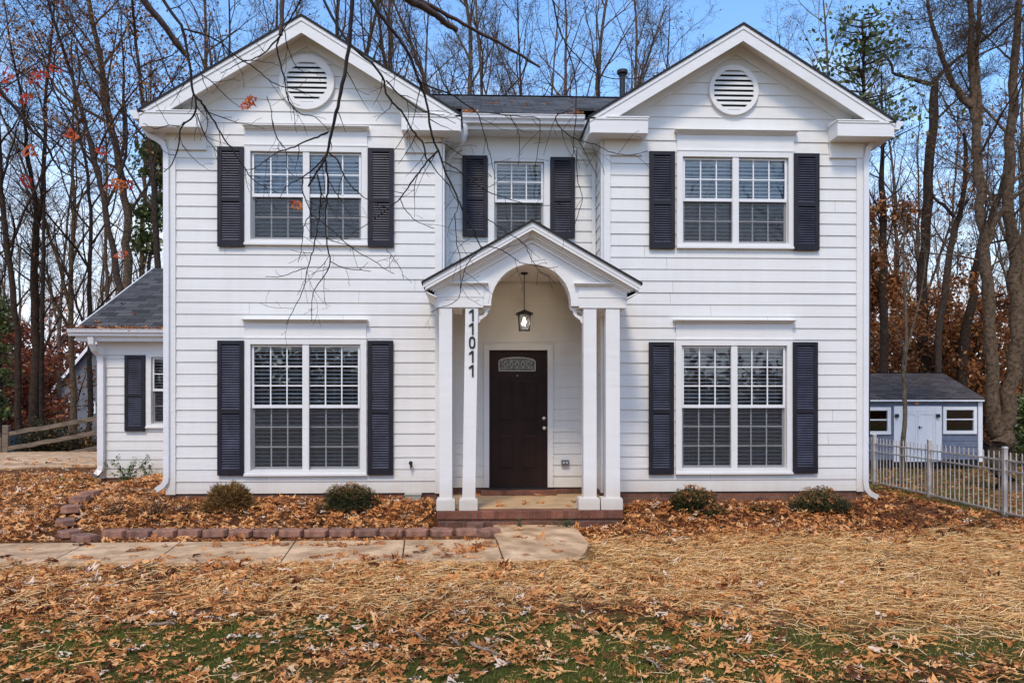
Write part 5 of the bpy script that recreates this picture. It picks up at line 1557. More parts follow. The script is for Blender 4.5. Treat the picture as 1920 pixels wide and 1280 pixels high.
for a, b in zip(posts, posts[1:]):
    za, zb = fz(a), fz(b)
    for h in (.075, .86, 1.06):
        mb = MB(); n = dirv.normalized().cross(Vector((0, 0, 1)))
        p0 = Vector((a.x, a.y, za + h)) - orig; p1 = Vector((b.x, b.y, zb + h)) - orig
        mb.sweep([p0 + un * .04, p1 - un * .04], .030, .030, up=n); mb.build('fence_rail', M['fencew'], fence)
    for k in range(1, 16):
        t = k / 16; p = a.lerp(b, t); z = za + (zb - za) * t
        mb = MB(); q = Vector((p.x, p.y, 0)) - Vector((orig.x, orig.y, 0)); w = .0095
        zt = z + H_ - orig.z + .0; zb_ = z + .05 - orig.z
        mb.hexa([(q.x - w, q.y - w, zb_), (q.x + w, q.y - w, zb_), (q.x + w, q.y + w, zb_), (q.x - w, q.y + w, zb_)], [(q.x - w, q.y - w, zt - .03), (q.x + w, q.y - w, zt - .03), (q.x + w, q.y + w, zt - .03), (q.x - w, q.y + w, zt - .03)])
        mb.hexa([(q.x - w, q.y - w, zt - .03), (q.x + w, q.y - w, zt - .03), (q.x + w, q.y + w, zt - .03), (q.x - w, q.y + w, zt - .03)], [(q.x - w * .2, q.y - w * .2, zt), (q.x + w * .2, q.y - w * .2, zt), (q.x + w * .2, q.y + w * .2, zt), (q.x - w * .2, q.y + w * .2, zt)])
        mb.build('picket', M['fencew'], fence)

# ================================================================ SHED
YS = 13.4
M['shedblue'] = simple('slate_blue_siding', (.15, .175, .235), .7, .15, 4)
M['shedwhite'] = paint_mat('shed_white_paint', (.84, .84, .84), .5, .42, False)
sx1 = ax(1839, YS); sx0 = sx1 - 5.4
szg = -.42; sze = az(747, YS - .15, 1760) - .06
shed = empty('shed', ((sx0 + sx1) / 2, YS, szg)); tag(shed, 'small slate blue garden shed with white double doors and brown roof', 'shed')
ox, oy, oz = (sx0 + sx1) / 2, YS, szg
class OM(MB):
    """boxes given in world metres, stored relative to the shed"""
    def build(s, *a, **k):
        s.v = [(x - ox, y - oy, z - oz) for x, y, z in s.v]; return MB.build(s, *a, **k)
swins = [(1629 - 60, 1669, 763, 814), (1767, 1830, 762, 813)]
def sw(px0, px1, py0, py1): a = at(px0, py0, YS); b = at(px1, py1, YS); return a.x, b.x, b.z, a.z
D0 = sw(1675, 1764, 761, 876)
ops = []
for wv in swins:
    x0, x1, z0, z1 = sw(*wv); ops.append((x0 + .06, x1 - .06, z0 + .06, z1 - .06))
ops.append((D0[0] + .10, D0[1] - .10, 0 - 1, D0[3] - .1))
mb = OM(); siding(mb, lambda u, o, z: (u, YS - o, z), sx0, sx1, szg + .12, sze, ops, None, .2)
siding(mb, lambda u, o, z: (sx1 + o, u, z), YS, YS + 4.2, szg + .12, sze, (), None, .2)
siding(mb, lambda u, o, z: (sx0 - o, u, z), YS, YS + 4.2, szg + .12, sze, (), None, .2)
mb.box(sx0 + .02, sx1 - .02, YS + 4.1, YS + 4.2, szg, sze); mb.build('shed_wall', M['shedblue'], shed)
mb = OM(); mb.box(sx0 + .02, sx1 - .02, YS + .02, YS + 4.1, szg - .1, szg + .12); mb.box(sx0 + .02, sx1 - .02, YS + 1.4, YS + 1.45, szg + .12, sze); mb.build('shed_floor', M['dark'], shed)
ryS = YS + 2.1; rzS = az(700, ryS, 1740)
mb = OM(); ov = .16
for (ya, za, yb, zb) in ((YS - ov, sze + .02, ryS, rzS), (ryS, rzS, YS + 4.2 + ov, sze + .02)):
    mb.hexa([(sx0 - .1, ya, za), (sx1 + .06, ya, za), (sx1 + .06, yb, zb - .04), (sx0 - .1, yb, zb - .04)], [(sx0 - .1, ya, za + .04), (sx1 + .06, ya, za + .04), (sx1 + .06, yb, zb), (sx0 - .1, yb, zb)])
mb.build('shed_roof', M['roof_shed'], shed)
mb = OM()
for x in (sx0 + .0, sx1 - .05): mb.prism([(YS + .0, sze), (ryS, rzS - .05), (YS + 4.2, sze)], x, x + .05, 'x')
mb.build('shed_gable', M['shedblue'], shed)
mb = OM(); mb.box(sx0 - .1, sx1 + .05, YS - ov, YS - ov + .03, sze - .03, sze + .035); mb.box(sx0 - .1, sx1 + .03, YS - ov + .03, YS - .02, sze + .0, sze + .018)
mb.box(sx1 - .11, sx1 + .03, YS - .045, YS - .0, szg + .05, sze - .0)
mb.build('shed_trim', M['shedwhite'], shed)
for wv in swins:
    x0, x1, z0, z1 = sw(*wv); mb = OM(); c = .105
    mb.box(x0, x1, YS - .05, YS + .02, z1 - c, z1); mb.box(x0, x1, YS - .05, YS + .02, z0, z0 + c); mb.box(x0, x0 + c, YS - .05, YS + .02, z0 + c, z1 - c); mb.box(x1 - c, x1, YS - .05, YS + .02, z0 + c, z1 - c)
    wo = mb.build('window', M['shedwhite'], shed)
    mb = OM(); mb.box(x0 + c, x1 - c, YS + .0, YS + .006, z0 + c, z1 - c); mb.build('pane', M['glass'], wo)
    mb = OM(); zm = (z0 + z1) / 2 + .03; mb.box(x0 + c, x1 - c, YS - .03, YS - .005, zm - .02, zm + .02); mb.build('meeting_rail', M['shedwhite'], wo)
mb = OM(); x0, x1, z0, z1 = D0; c = .20
z0 = szg + .06
mb.box(x0, x1, YS - .05, YS - .02, z1 - .17, z1); mb.box(x0, x0 + c, YS - .05, YS - .02, z0, z1 - .17); mb.box(x1 - c, x1, YS - .05, YS - .02, z0, z1 - .17)
mb.build('door_frame', M['shedwhite'], shed)
xm = (x0 + x1) / 2
for i, (a, b) in enumerate(((x0 + c + .005, xm - .006), (xm + .006, x1 - c - .005))):
    mb = OM(); mb.box(a, b, YS - .030, YS + .01, z0, z1 - .175)
    for (p, q, r1, r2) in ((a, a + .07, z0, z1 - .175), (b - .07, b, z0, z1 - .175), (a + .07, b - .07, z1 - .26, z1 - .175), (a + .07, b - .07, z0, z0 + .12), ):
        mb.box(p, q, YS - .045, YS - .031, r1, r2)
    do = mb.build('shed_door', M['shedwhite'], shed)
    if i == 1: h = OM(); h.box(a + .02, a + .05, YS - .085, YS - .046, z0 + 1.05, z0 + 1.13); h.box(a + .03, a + .12, YS - .075, YS - .060, z0 + 1.08, z0 + 1.10); h.build('door_handle', M['blackm'], do)
for px in (1681, 1758):
    p = at(px, 779, YS - .06); mb = OM(); mb.box(p.x - .05, p.x + .05, YS - .13, YS - .052, p.z - .055, p.z + .055); mb.build('wall_lamp', M['blackm'], shed, bevel=.005)
p = at(1718, 755, YS - .03); mb = OM(); mb.lathe([(.07, 0), (.065, .03), (.03, .045)], (p.x, YS - .02, p.z), (0, -1, 0), 16)
mb.build('round_wall_light', simple('amber_lens', (.62, .30, .10), .35, .05), shed)

# ================================================================ LEFT SPLIT-RAIL FENCE
M['oldwood'] = simple('weathered_cedar', (.17, .125, .085), .9, .35, 6, .6, 30, stretch=(.3, 3, 3))
YF = 11.6
rail_f = empty('split_rail_fence', (at(15, 840, YF).x, YF, 0)); tag(rail_f, 'weathered three rail split wood fence sloping beyond the driveway at left', 'fence')
ox, oy, oz = rail_f.location
def rough(mb, pts, w, d):
    pts = [Vector(p) for p in pts]; n = 9; P = []
    for i in range(n):
        t = i / (n - 1) * (len(pts) - 1); k = min(int(t), len(pts) - 2); P.append(pts[k].lerp(pts[k + 1], t - k) + Vector((0, random.gauss(0, .008), random.gauss(0, .010))))
    mb.sweep(P, w, d)
for (a, b) in (((12, 815), (200, 780)), ((16, 842), (200, 808)), ((45, 864), (200, 838))):
    mb = OM(); rough(mb, [at(a[0] - 6, a[1], YF - .02), at(b[0], b[1], YF + .3)], .12, .07); mb.build('fence_rail', M['oldwood'], rail_f, bevel=.012)
for (a, b) in (((-140, 830), (2, 815)), ((-140, 858), (2, 842))):
    mb = OM(); rough(mb, [at(a[0], a[1], YF + .1), at(b[0], b[1], YF - .0)], .12, .07); mb.build('fence_rail', M['oldwood'], rail_f, bevel=.012)
for (px, tp, bt, w) in ((12, 797, 880, .17), (2, 820, 872, .09), (196, 770, 860, .15)):
    mb = OM(); p = at(px, tp, YF + .0); q = at(px - 3, bt, YF + .0); mb.sweep([q - Vector((0, 0, .3)), q.lerp(p, .5) + Vector((.01, 0, 0)), p], w, .13); mb.build('fence_post', M['oldwood'], rail_f, bevel=.02)

# ---- dark blue parked car half hidden behind the split-rail fence
car = empty('parked_car', (at(75, 800, 14.5).x, 14.5, gz1(-14, 14.5))); tag(car, 'dark navy car parked behind the split rail fence', 'car')
M['carpaint'] = simple('navy_car_paint', (.004, .006, .014), .6, .1, 3, spec=.2)
M['carglass'] = simple('dark_car_glass', (.006, .007, .008), .5, .1, 3, spec=.3)
M['tyre'] = simple('tyre_rubber', (.015, .015, .015), .9)
def ring(y, hw, z0, z1, r=.12): return [(-hw, y, z0), (-hw - .02, y, (z0 + z1) / 2), (-hw + .05, y, z1), (hw - .05, y, z1), (hw + .02, y, (z0 + z1) / 2), (hw, y, z0)]
def loft(rings, name, mat, parent, bevel=.03):
    mb = MB(); n = len(rings[0])
    for rg in rings: mb.v += [tuple(p) for p in rg]
    for k in range(len(rings) - 1): mb.f += [(k * n + i, k * n + (i + 1) % n, (k + 1) * n + (i + 1) % n, (k + 1) * n + i) for i in range(n)]
    mb.f += [tuple(range(n)), tuple(range(len(rings) * n - 1, (len(rings) - 1) * n - 1, -1))]
    return mb.build(name, mat, parent, bevel=bevel, smooth=False)
body = loft([ring(-2.2, .80, .35, .62), ring(-2.1, .88, .25, .88), ring(-1.0, .90, .22, .98), ring(.9, .90, .22, .96), ring(1.9, .87, .25, .80), ring(2.2, .78, .35, .62)], 'car_body', M['carpaint'], car, .05)
loft([[(-.78, -1.75, .93), (-.78, -1.7, .97), (-.72, -1.6, 1.02), (.72, -1.6, 1.02), (.78, -1.7, .97), (.78, -1.75, .93)], [(-.76, -1.0, .93), (-.72, -.95, 1.2), (-.60, -.9, 1.40), (.60, -.9, 1.40), (.72, -.95, 1.2), (.76, -1, .93)],
      [(-.76, .3, .93), (-.72, .3, 1.2), (-.60, .2, 1.42), (.60, .2, 1.42), (.72, .3, 1.2), (.76, .3, .93)], [(-.76, 1.2, .90), (-.72, 1.1, .94), (-.68, 1.05, .96), (.68, 1.05, .96), (.72, 1.1, .94), (.76, 1.2, .90)]], 'cabin_glass', M['carglass'], car, .03)
mb = MB(); mb.box(-.60, .60, -.90, .25, 1.405, 1.44); mb.build('car_roof', M['carpaint'], car, bevel=.015)
for sx_ in (-1, 1):
    for yy in (-1.35, 1.35):
        mb = MB(); mb.lathe([(.20, 0), (.32, .01), (.32, .20), (.20, .21)], (sx_ * .90 - (.20 if sx_ > 0 else .0), yy, .32), (1, 0, 0), 20); wo = mb.build('wheel', M['tyre'], car)
        mb = MB(); mb.lathe([(.19, 0), (.17, .02), (.05, .03)], (sx_ * .90 + (.012 if sx_ > 0 else -.012), yy, .32), (sx_, 0, 0), 14); mb.build('rim', M['brass'], wo)
mb = MB(); mb.box(-.18, .18, -2.24, -2.215, .60, .72); mb.build('licence_plate', simple('plate', (.42, .30, .30), .5), car)
for s_ in (-1, 1): mb = MB(); mb.box(s_ * .72 - .10, s_ * .72 + .10, -2.16, -2.12, .66, .78); mb.build('tail_lamp', simple('red_lens', (.10, .008, .006), .2), car)
car.location.z = gz1(car.location.x, 14.5) + .02; car.rotation_euler[2] = .25

# ================================================================ NEIGHBOUR HOUSES AT LEFT
M['greysid'] = simple('grey_vinyl_siding', (.145, .150, .165), .8, .12, 3)
M['nroof'] = simple('grey_neighbour_roof', (.13, .13, .135), .9, .2, 10)
def simple_house(name, lab, px0, px1, pye, pyr, Y, mats, ridge_x, depth, wins, deck=False):
    a = at(px0, pye, Y); b = at(px1, pye, Y); zg = gz1(a.x, Y) - .5
    root = empty(name, ((a.x + b.x) / 2, Y, zg)); tag(root, lab, 'house', 'neighbouring houses seen through the trees')
    ox_, oy_, oz_ = root.location
    class RM(MB):
        def build(s, *q, **k): s.v = [(x - ox_, y - oy_, z - oz_) for x, y, z in s.v]; return MB.build(s, *q, **k)
    zr = at((px0 + px1) / 2, pyr, Y).z; xm = (a.x + b.x) / 2
    mb = RM(); mb.box(a.x, b.x, Y, Y + depth, zg, a.z)
    if ridge_x: mb.prism([(a.x, a.z), (b.x, a.z), (xm, zr)], Y + .01, Y + .15)
    mb.build('wall', mats[0], root)
    mb = RM()
    if ridge_x:
        for s_ in (-1, 1):
            e = (a.x - .35) if s_ < 0 else (b.x + .35); sl_ = (zr - a.z) / (xm - a.x); ze_ = a.z - .35 * sl_
            mb.hexa([(e, Y - .3, ze_), (xm, Y - .3, zr), (xm, Y + depth, zr), (e, Y + depth, ze_)], [(e, Y - .3, ze_ + .15), (xm, Y - .3, zr + .15), (xm, Y + depth, zr + .15), (e, Y + depth, ze_ + .15)])
    else:
        mb.hexa([(a.x - .3, Y - .4, a.z - .1), (b.x + .3, Y - .4, a.z - .1), (b.x + .3, Y + depth / 2, zr), (a.x - .3, Y + depth / 2, zr)], [(a.x - .3, Y - .4, a.z + .05), (b.x + .3, Y - .4, a.z + .05), (b.x + .3, Y + depth / 2, zr + .15), (a.x - .3, Y + depth / 2, zr + .15)])
    mb.build('roof', mats[1], root)
    if ridge_x:
        mb = RM()
        for s_ in (-1, 1):
            e = (a.x - .35) if s_ < 0 else (b.x + .35); sl_ = (zr - a.z) / (xm - a.x); ze_ = a.z - .35 * sl_
            mb.hexa([(e, Y - .36, ze_ - .18), (xm, Y - .36, zr - .18), (xm, Y - .31, zr - .18), (e, Y - .31, ze_ - .18)], [(e, Y - .36, ze_ + .12), (xm, Y - .36, zr + .12), (xm, Y - .31, zr + .12), (e, Y - .31, ze_ + .12)])
        mb.box(a.x - .02, a.x + .14, Y - .04, Y - .005, zg, a.z - .1); mb.box(b.x - .14, b.x + .02, Y - .04, Y - .005, zg, a.z - .1)
        mb.build('rake_trim', M['shedwhite'], root)
    for (wx0, wx1, wy0, wy1) in wins:
        p = at(wx0, wy0, Y - .05); q = at(wx1, wy1, Y - .05); mb = RM(); c = .09
        mb.box(p.x, q.x, Y - .06, Y - .005, p.z - c, p.z); mb.box(p.x, q.x, Y - .06, Y - .005, q.z, q.z + c); mb.box(p.x, p.x + c, Y - .06, Y - .005, q.z + c, p.z - c); mb.box(q.x - c, q.x, Y - .06, Y - .005, q.z + c, p.z - c)
        mb.box(p.x + c, q.x - c, Y - .05, Y - .006, (p.z + q.z) / 2 - .03, (p.z + q.z) / 2 + .03)
        wo = mb.build('window', M['shedwhite'], root)
        mb = RM(); mb.box(p.x + c, q.x - c, Y - .02, Y - .010, q.z + c, p.z - c); mb.build('pane', M['carglass'], wo)
    if deck:
        mb = RM(); p = at(px0 - 25, 795, Y - 3); q = at(px0 + 10, 795, Y - 3); mb.box(p.x, q.x, Y - 3, Y - 2.92, p.z, p.z + .08); mb.box(p.x, q.x, Y - 3, Y, p.z - .95, p.z - .85)
        n = 12
        for i in range(n + 1): xx = p.x + (q.x - p.x) * i / n; mb.box(xx - .02, xx + .02, Y - 2.98, Y - 2.94, p.z - .85, p.z)
        for xx in (p.x, q.x - .1): mb.box(xx, xx + .1, Y - 2.98, Y - 2.88, zg, p.z)
        mb.build('deck', M['oldwood'], root)
simple_house('neighbour_house', 'grey gabled house with white rake trim behind the trees at left', 99, 245, 735, 648, 44, (M['greysid'], M['nroof']), True, 12, [(113, 123, 752, 780), (124, 137, 752, 780), (172, 179, 753, 775)], True)
simple_house('neighbour_house', 'distant house with pale grey roof glimpsed at the far left edge', -60, 60, 690, 662, 62, (M['oldwood'], simple('pale_roof', (.30, .31, .33), .8)), False, 14, [(-10, 4, 700, 720)])
# ================================================================ TREES
M['far_leaf'] = mat_leafy('brown_hanging_leaf', [(0, (.10, .032, .012)), (.5, (.30, .110, .036)), (.85, (.50, .23, .08)), (1, (.66, .40, .20))], .7, .35)
M['red_under'] = mat_leafy('maroon_understory_leaf', [(0, (.09, .022, .016)), (.5, (.24, .070, .040)), (.85, (.44, .16, .06)), (1, (.62, .30, .12))], .7, .35)
M['green_leaf'] = mat_leafy('evergreen_leaf', [(0, (.04, .065, .018)), (.5, (.11, .15, .040)), (.85, (.22, .25, .08)), (1, (.40, .40, .20))], .4, .35, .4)
M['red_leaf'] = mat_leafy('red_maple_leaf', [(0, (.40, .03, .012)), (.6, (.62, .07, .02)), (1, (.70, .22, .05))], .5, .45)
M['bark_lichen'] = simple('lichen_grey_bark', (.125, .084, .052), .9, .45, 14, .6, 40, .1)


def cards(name, P, size, mat, parent, seed, rnd=None):
    """small folded diamond leaves, any orientation"""
    r = np.random.default_rng(seed); n = len(P)
    a = r.normal(size=(n, 3)); a /= np.linalg.norm(a, axis=1)[:, None]
    b_ = np.cross(a, r.normal(size=(n, 3))); b_ /= np.linalg.norm(b_, axis=1)[:, None]; c = np.cross(a, b_)
    s = (size * r.uniform(.6, 1.3, n))[:, None]
    V = np.stack([P - a * s * .5, P + b_ * s * .32 + c * s * .10, P + a * s * .5, P - b_ * s * .32 + c * s * .10], 1).reshape(-1, 3)
    T = (np.arange(n)[:, None, None] * 4 + np.array([[0, 1, 2], [0, 2, 3]])[None]).reshape(-1, 3)
    rnd = r.uniform(0, 1, n) if rnd is None else rnd
    return mesh_np(name, V, tris=T, mat=mat, parent=parent, rnd=np.repeat(rnd, 4))


def rot_from(t, ang, az):
    """direction at angle `ang` from t, azimuth az around it"""
    a = np.cross(t, [0.1, .2, 1.0] if abs(t[2]) < .95 else [1., 0, 0]); a /= np.linalg.norm(a); b_ = np.cross(t, a)
    return t * math.cos(ang) + (a * math.cos(az) + b_ * math.sin(az)) * math.sin(ang)


def curve(p, d, L, n, r, wob, lift):
    pts = [p]; d = d / np.linalg.norm(d); s = L / (n - 1)
    for i in range(n - 1):
        d = d + r.normal(0, wob, 3) + np.array([0, 0, lift]); d /= np.linalg.norm(d); pts.append(pts[-1] + d * s)
    return np.array(pts)


def interp(P, t):
    x = t * (len(P) - 1); k = min(int(x), len(P) - 2); return P[k] * (1 - x + k) + P[k + 1] * (x - k)


def tangent(P, t):
    k = min(int(t * (len(P) - 1)), len(P) - 2); d = P[k + 1] - P[k]; return d / np.linalg.norm(d)


def grow(tb, tips, P, R, level, r, o):
    """side branches of polyline P (radii R)"""
    L = float(np.linalg.norm(np.diff(P, axis=0), axis=1).sum())
    n = o['n'][level]; n = max(1, int(n * r.uniform(.8, 1.2)))
    t0 = o['t0'] if level == 0 else .15
    az = r.uniform(0, 6.28)
    for i in range(n):
        t = t0 + (1 - t0) * ((i + r.uniform(0, 1)) / n) ** .9; t = min(t, .985)
        az += 2.4 + r.normal(0, .5)
        rad = float(np.interp(t, np.linspace(0, 1, len(R)), R))
        ang = math.radians(r.uniform(*o['ang'][level]))
        d = rot_from(tangent(P, t), ang, az)
        if d[2] < -.15 and r.uniform() < .8: d[2] = abs(d[2]) * .5
        ln = L * o['len'][level] * (1 - .62 * t) * r.uniform(.65, 1.2)
        ln = max(ln, o['minlen'][level])
        r0 = min(rad * .58, ln * .0125 + .004); m = (8, 6, 4, 3)[level]
        Q = curve(interp(P, t), d, ln, m, r, (.13, .16, .20, .22)[level], (.055, .035, .02, .0)[level] * o.get('lift', 1))
        RR = np.linspace(r0, max(r0 * .22, o['tip']), m)
        tb.add(Q, RR, (6, 4, 3, 3)[level])
        if level >= len(o['n']) - 2: tips.append(Q[-1]); tips.append(interp(Q, .6))
        if level + 1 < len(o['n']): grow(tb, tips, Q, RR, level + 1, r, o)


STD = dict(n=(20, 8, 6, 4), t0=.26, ang=((28, 52), (30, 60), (30, 65), (25, 60)), len=(.34, .50, .50, .50), minlen=(1.2, .6, .35, .22), tip=.0045)
TALL = dict(STD, n=(18, 8, 6, 4), t0=.36, ang=((18, 38), (25, 50), (30, 60), (25, 60)), len=(.34, .5, .5, .5))


def make_tree(name, label, trunks, mat, seed, o=STD, group=None, leaves=None, lmat='far_leaf', base=None, cat='tree', lsize=.10, zlim=None):
    """trunks: list of (points, radii); the first starts at the ground"""
    r = np.random.default_rng(seed)
    base = np.array(trunks[0][0][0]) if base is None else np.array(base)
    root = empty(name, tuple(base)); tag(root, label, cat, group)
    tb = Tubes(); cr = Tubes(); tips = []
    for P, R in trunks:
        P = np.array(P, float) - base; R = np.array(R, float) * (.52 if group == G_L else .80 if group == G_R else .85)
        # smooth resample with a little wobble
        tt = np.linspace(0, 1, len(P)); ts = np.linspace(0, 1, max(14, len(P) * 3))
        Q = np.stack([np.interp(ts, tt, P[:, k]) for k in range(3)], -1); RR = np.interp(ts, tt, R)
        ker = np.array([.25, .5, .25])
        for _ in range(2):
            for k in range(3): Q[1:-1, k] = Q[:-2, k] * .25 + Q[1:-1, k] * .5 + Q[2:, k] * .25
        Q[1:-1, :2] += r.normal(0, .25, (len(Q) - 2, 2)) * RR[1:-1, None]
        RR = RR * (1 + r.normal(0, .04, len(RR)))
        tb.add(Q, RR, 10)
        if len(trunks) > 1 and np.linalg.norm(Q[-1] - Q[0]) < 2.4 and P is not None and len(P) < 6: continue
        grow(cr, tips, Q, RR, 0, r, o)
    tb.build('trunk', mat, root)
    cr.build('crown', mat, root)
    if leaves:
        T = np.array(tips)
        if zlim is not None: T = T[T[:, 2] < zlim] if (T[:, 2] < zlim).any() else T
        k = r.integers(0, len(T), leaves); P = T[k] + r.normal(0, .16, (leaves, 3))
        cards('leaves', P, lsize, M[lmat], root, seed + 3)
    return root


def generic(name, label, loc, H, r0, mat, seed, o=TALL, group=None, leaves=None, lmat='far_leaf', fork=False, lean=(0, 0), lsize=.10):
    r = np.random.default_rng(seed + 900)
    x, y = loc; z = gz1(x, y) - .2
    n = 9; pts = []; 
    w = np.cumsum(r.normal(0, .10, (n, 2)), axis=0) * H / 20
    for i in range(n):
        t = i / (n - 1); pts.append([x + w[i, 0] * t * 2 + lean[0] * H * t, y + w[i, 1] * t * 2 + lean[1] * H * t, z + H * t])
    R = [r0 * (1 - .86 * (i / (n - 1))) * (1.25 if i == 0 else 1) for i in range(n)]
    tr = [(pts, R)]
    if fork:
        k = 3; f = [pts[k]]
        for i in range(1, 6): f.append([pts[k][0] + fork * i * H * .02 * (1 + .15 * i), pts[k][1] + .2 * i, pts[k][2] + i * H * .105])
        tr.append((f, [R[k] * .8 * (1 - .15 * i) for i in range(6)]))
    return make_tree(name, label, tr, mat, seed, o, group, leaves, lmat, lsize=lsize)


def copy_thing(root, loc, rz, s, label=None, group=None):
    c = root.copy(); COL.objects.link(c); c.location = loc; c.rotation_euler = (0, 0, rz); c.scale = (s, s, s)
    if label: c['label'] = label
    if group: c['group'] = group
    for ch in root.children:
        d = ch.copy(); COL.objects.link(d); d.parent = c
    return c


def ppts(px, Y, rads, zbase=None):
    """pixel polyline (x, y) at depth plane Y -> world trunk, radii given in metres"""
    P = [list(at(a, b_, Y)) for a, b_ in px]
    return P, rads


def extend(P, R, up, n=3, sway=0):
    d = np.array(P[-1]) - np.array(P[-2]); d /= np.linalg.norm(d); d = d * .6 + np.array([sway, 0, .5]); d /= np.linalg.norm(d)
    for i in range(1, n + 1): P.append(list(np.array(P[-1]) + d * up / n)); R.append(R[-1] * .62)
    return P, R


G_R = 'bare trees behind the shed and fence'; G_L = 'bare trees beyond the driveway'; G_C = 'bare trees standing behind the house'
# ---- right side, traced
SP = dict(STD, n=(8, 5, 4, 3), t0=.35, len=(.22, .5, .5, .5), minlen=(.8, .4, .3, .2))
P, R = ppts([(1690, 905), (1692, 830), (1697, 760), (1694, 690), (1700, 640)], 9.0, [.085, .075, .07, .068, .06])
f1, g1 = ppts([(1700, 640), (1698, 560), (1692, 470), (1702, 390)], 9.0, [.05, .04, .03, .018]); f2, g2 = ppts([(1699, 660), (1715, 600), (1730, 540), (1738, 470)], 9.0, [.04, .03, .022, .012])
P[0][2] = gz1(P[0][0], 9.0) - .1
make_tree('young_tree', 'slender young grey tree standing in front of the shed doors', [(P, R), (f1, g1), (f2, g2)], M['bark2'], 11, dict(SP, t0=.55, n=(6, 4, 3)), G_R)
# broken-topped trunk
Yt = 21
P, R = ppts([(1728, 860), (1730, 700), (1732, 560), (1736, 420), (1744, 280), (1750, 200), (1753, 146)], Yt, [.30, .27, .26, .25, .23, .22, .16])
P[0][2] = gz1(P[0][0], Yt) - .2
l1, h1 = ppts([(1745, 158), (1720, 150), (1690, 143), (1674, 138), (1674, 122), (1655, 100), (1620, 88), (1590, 70)], Yt, [.12, .10, .085, .075, .06, .05, .035, .02])
l2, h2 = ppts([(1756, 150), (1780, 120), (1830, 88), (1880, 45), (1920, 10)], Yt, [.11, .09, .08, .07, .05])
l3, h3 = ppts([(1745, 235), (1790, 190), (1830, 160)], Yt, [.07, .05, .03])
make_tree('broken_top_tree', 'dark trunk with a snapped top and crooked limb behind the shed roof', [(P, R), (l1, h1), (l2, h2), (l3, h3)], M['bark3'], 12, dict(SP, n=(11, 8, 6, 3)), G_R)
# big twin-stemmed tree near the fence
Yt = 7.6
P, R = ppts([(1880, 900), (1876, 850), (1874, 800)], Yt, [.42, .33, .30]); P[0][2] = gz1(P[0][0], Yt) - .2
a, ra_ = ppts([(1872, 815), (1862, 740), (1858, 650), (1856, 560), (1848, 490), (1838, 420), (1836, 330), (1828, 230), (1822, 120), (1818, 0)], Yt, [.23, .20, .18, .17, .165, .14, .13, .12, .10, .08]); extend(a, ra_, 5)
b2, rb_ = ppts([(1880, 815), (1896, 730), (1908, 620), (1906, 540), (1894, 440), (1890, 340), (1895, 220), (1902, 120), (1912, 0)], Yt, [.24, .22, .21, .19, .17, .15, .135, .12, .09]); extend(b2, rb_, 5)
c_, rc_ = ppts([(1820, 200), (1800, 178), (1774, 130), (1756, 80), (1744, 30), (1735, -30)], Yt, [.11, .10, .08, .07, .05, .04])
d_, rd_ = ppts([(1846, 470), (1870, 410), (1890, 380), (1925, 350)], Yt, [.10, .085, .07, .06])
e_, re_ = ppts([(1838, 235), (1832, 120), (1834, 60), (1836, -20)], Yt, [.09, .075, .065, .05])
make_tree('twin_trunk_tree', 'big bare tree with two lichen grey trunks rising from one base behind the fence', [(P, R), (a, ra_), (b2, rb_), (c_, rc_), (d_, rd_), (e_, re_)], M['bark_lichen'], 13, dict(SP, n=(15, 8, 6, 3), t0=.25, ang=((40, 75), (30, 60), (30, 65), (25, 60)), lift=.6), G_R)
# leaning brown trunks in the middle distance
P, R = ppts([(1800, 760), (1806, 640), (1822, 540), (1848, 430), (1870, 380)], 19, [.24, .22, .20, .18, .14]); P[0][2] = gz1(P[0][0], 19) - .2; extend(P, R, 4)
make_tree('leaning_tree', 'brown trunk leaning right behind the twin trunk tree', [(P, R)], M['bark3'], 14, dict(SP, n=(13, 8, 6, 3)), G_R, leaves=500, lsize=.12)
P, R = ppts([(1752, 760), (1760, 640), (1772, 540), (1786, 440), (1800, 400), (1812, 320), (1808, 250)], 16, [.17, .15, .14, .13, .11, .09, .07]); P[0][2] = gz1(P[0][0], 16) - .2
a, ra_ = ppts([(1790, 408), (1770, 385), (1748, 370), (1742, 340), (1744, 300)], 16, [.08, .07, .06, .05, .03])
make_tree('forked_tree', 'medium forked bare tree between the broken trunk and twin trunk tree', [(P, R), (a, ra_)], M['bark'], 15, dict(SP, n=(13, 8, 6, 3)), G_R, leaves=700, lsize=.12)
P, R = ppts([(1655, 760), (1655, 600), (1657, 470), (1655, 340)], 17, [.20, .18, .16, .12]); P[0][2] = gz1(P[0][0], 17) - .2; extend(P, R, 4)
make_tree('brown_leaved_tree', 'tree still hung with rusty brown leaves beside the right wall of the house', [(P, R)], M['bark3'], 16, dict(STD, t0=.15, n=(18, 6, 5, 2), len=(.22, .5, .5, .5)), G_R, leaves=11000, lsize=.13, zlim=9.5)

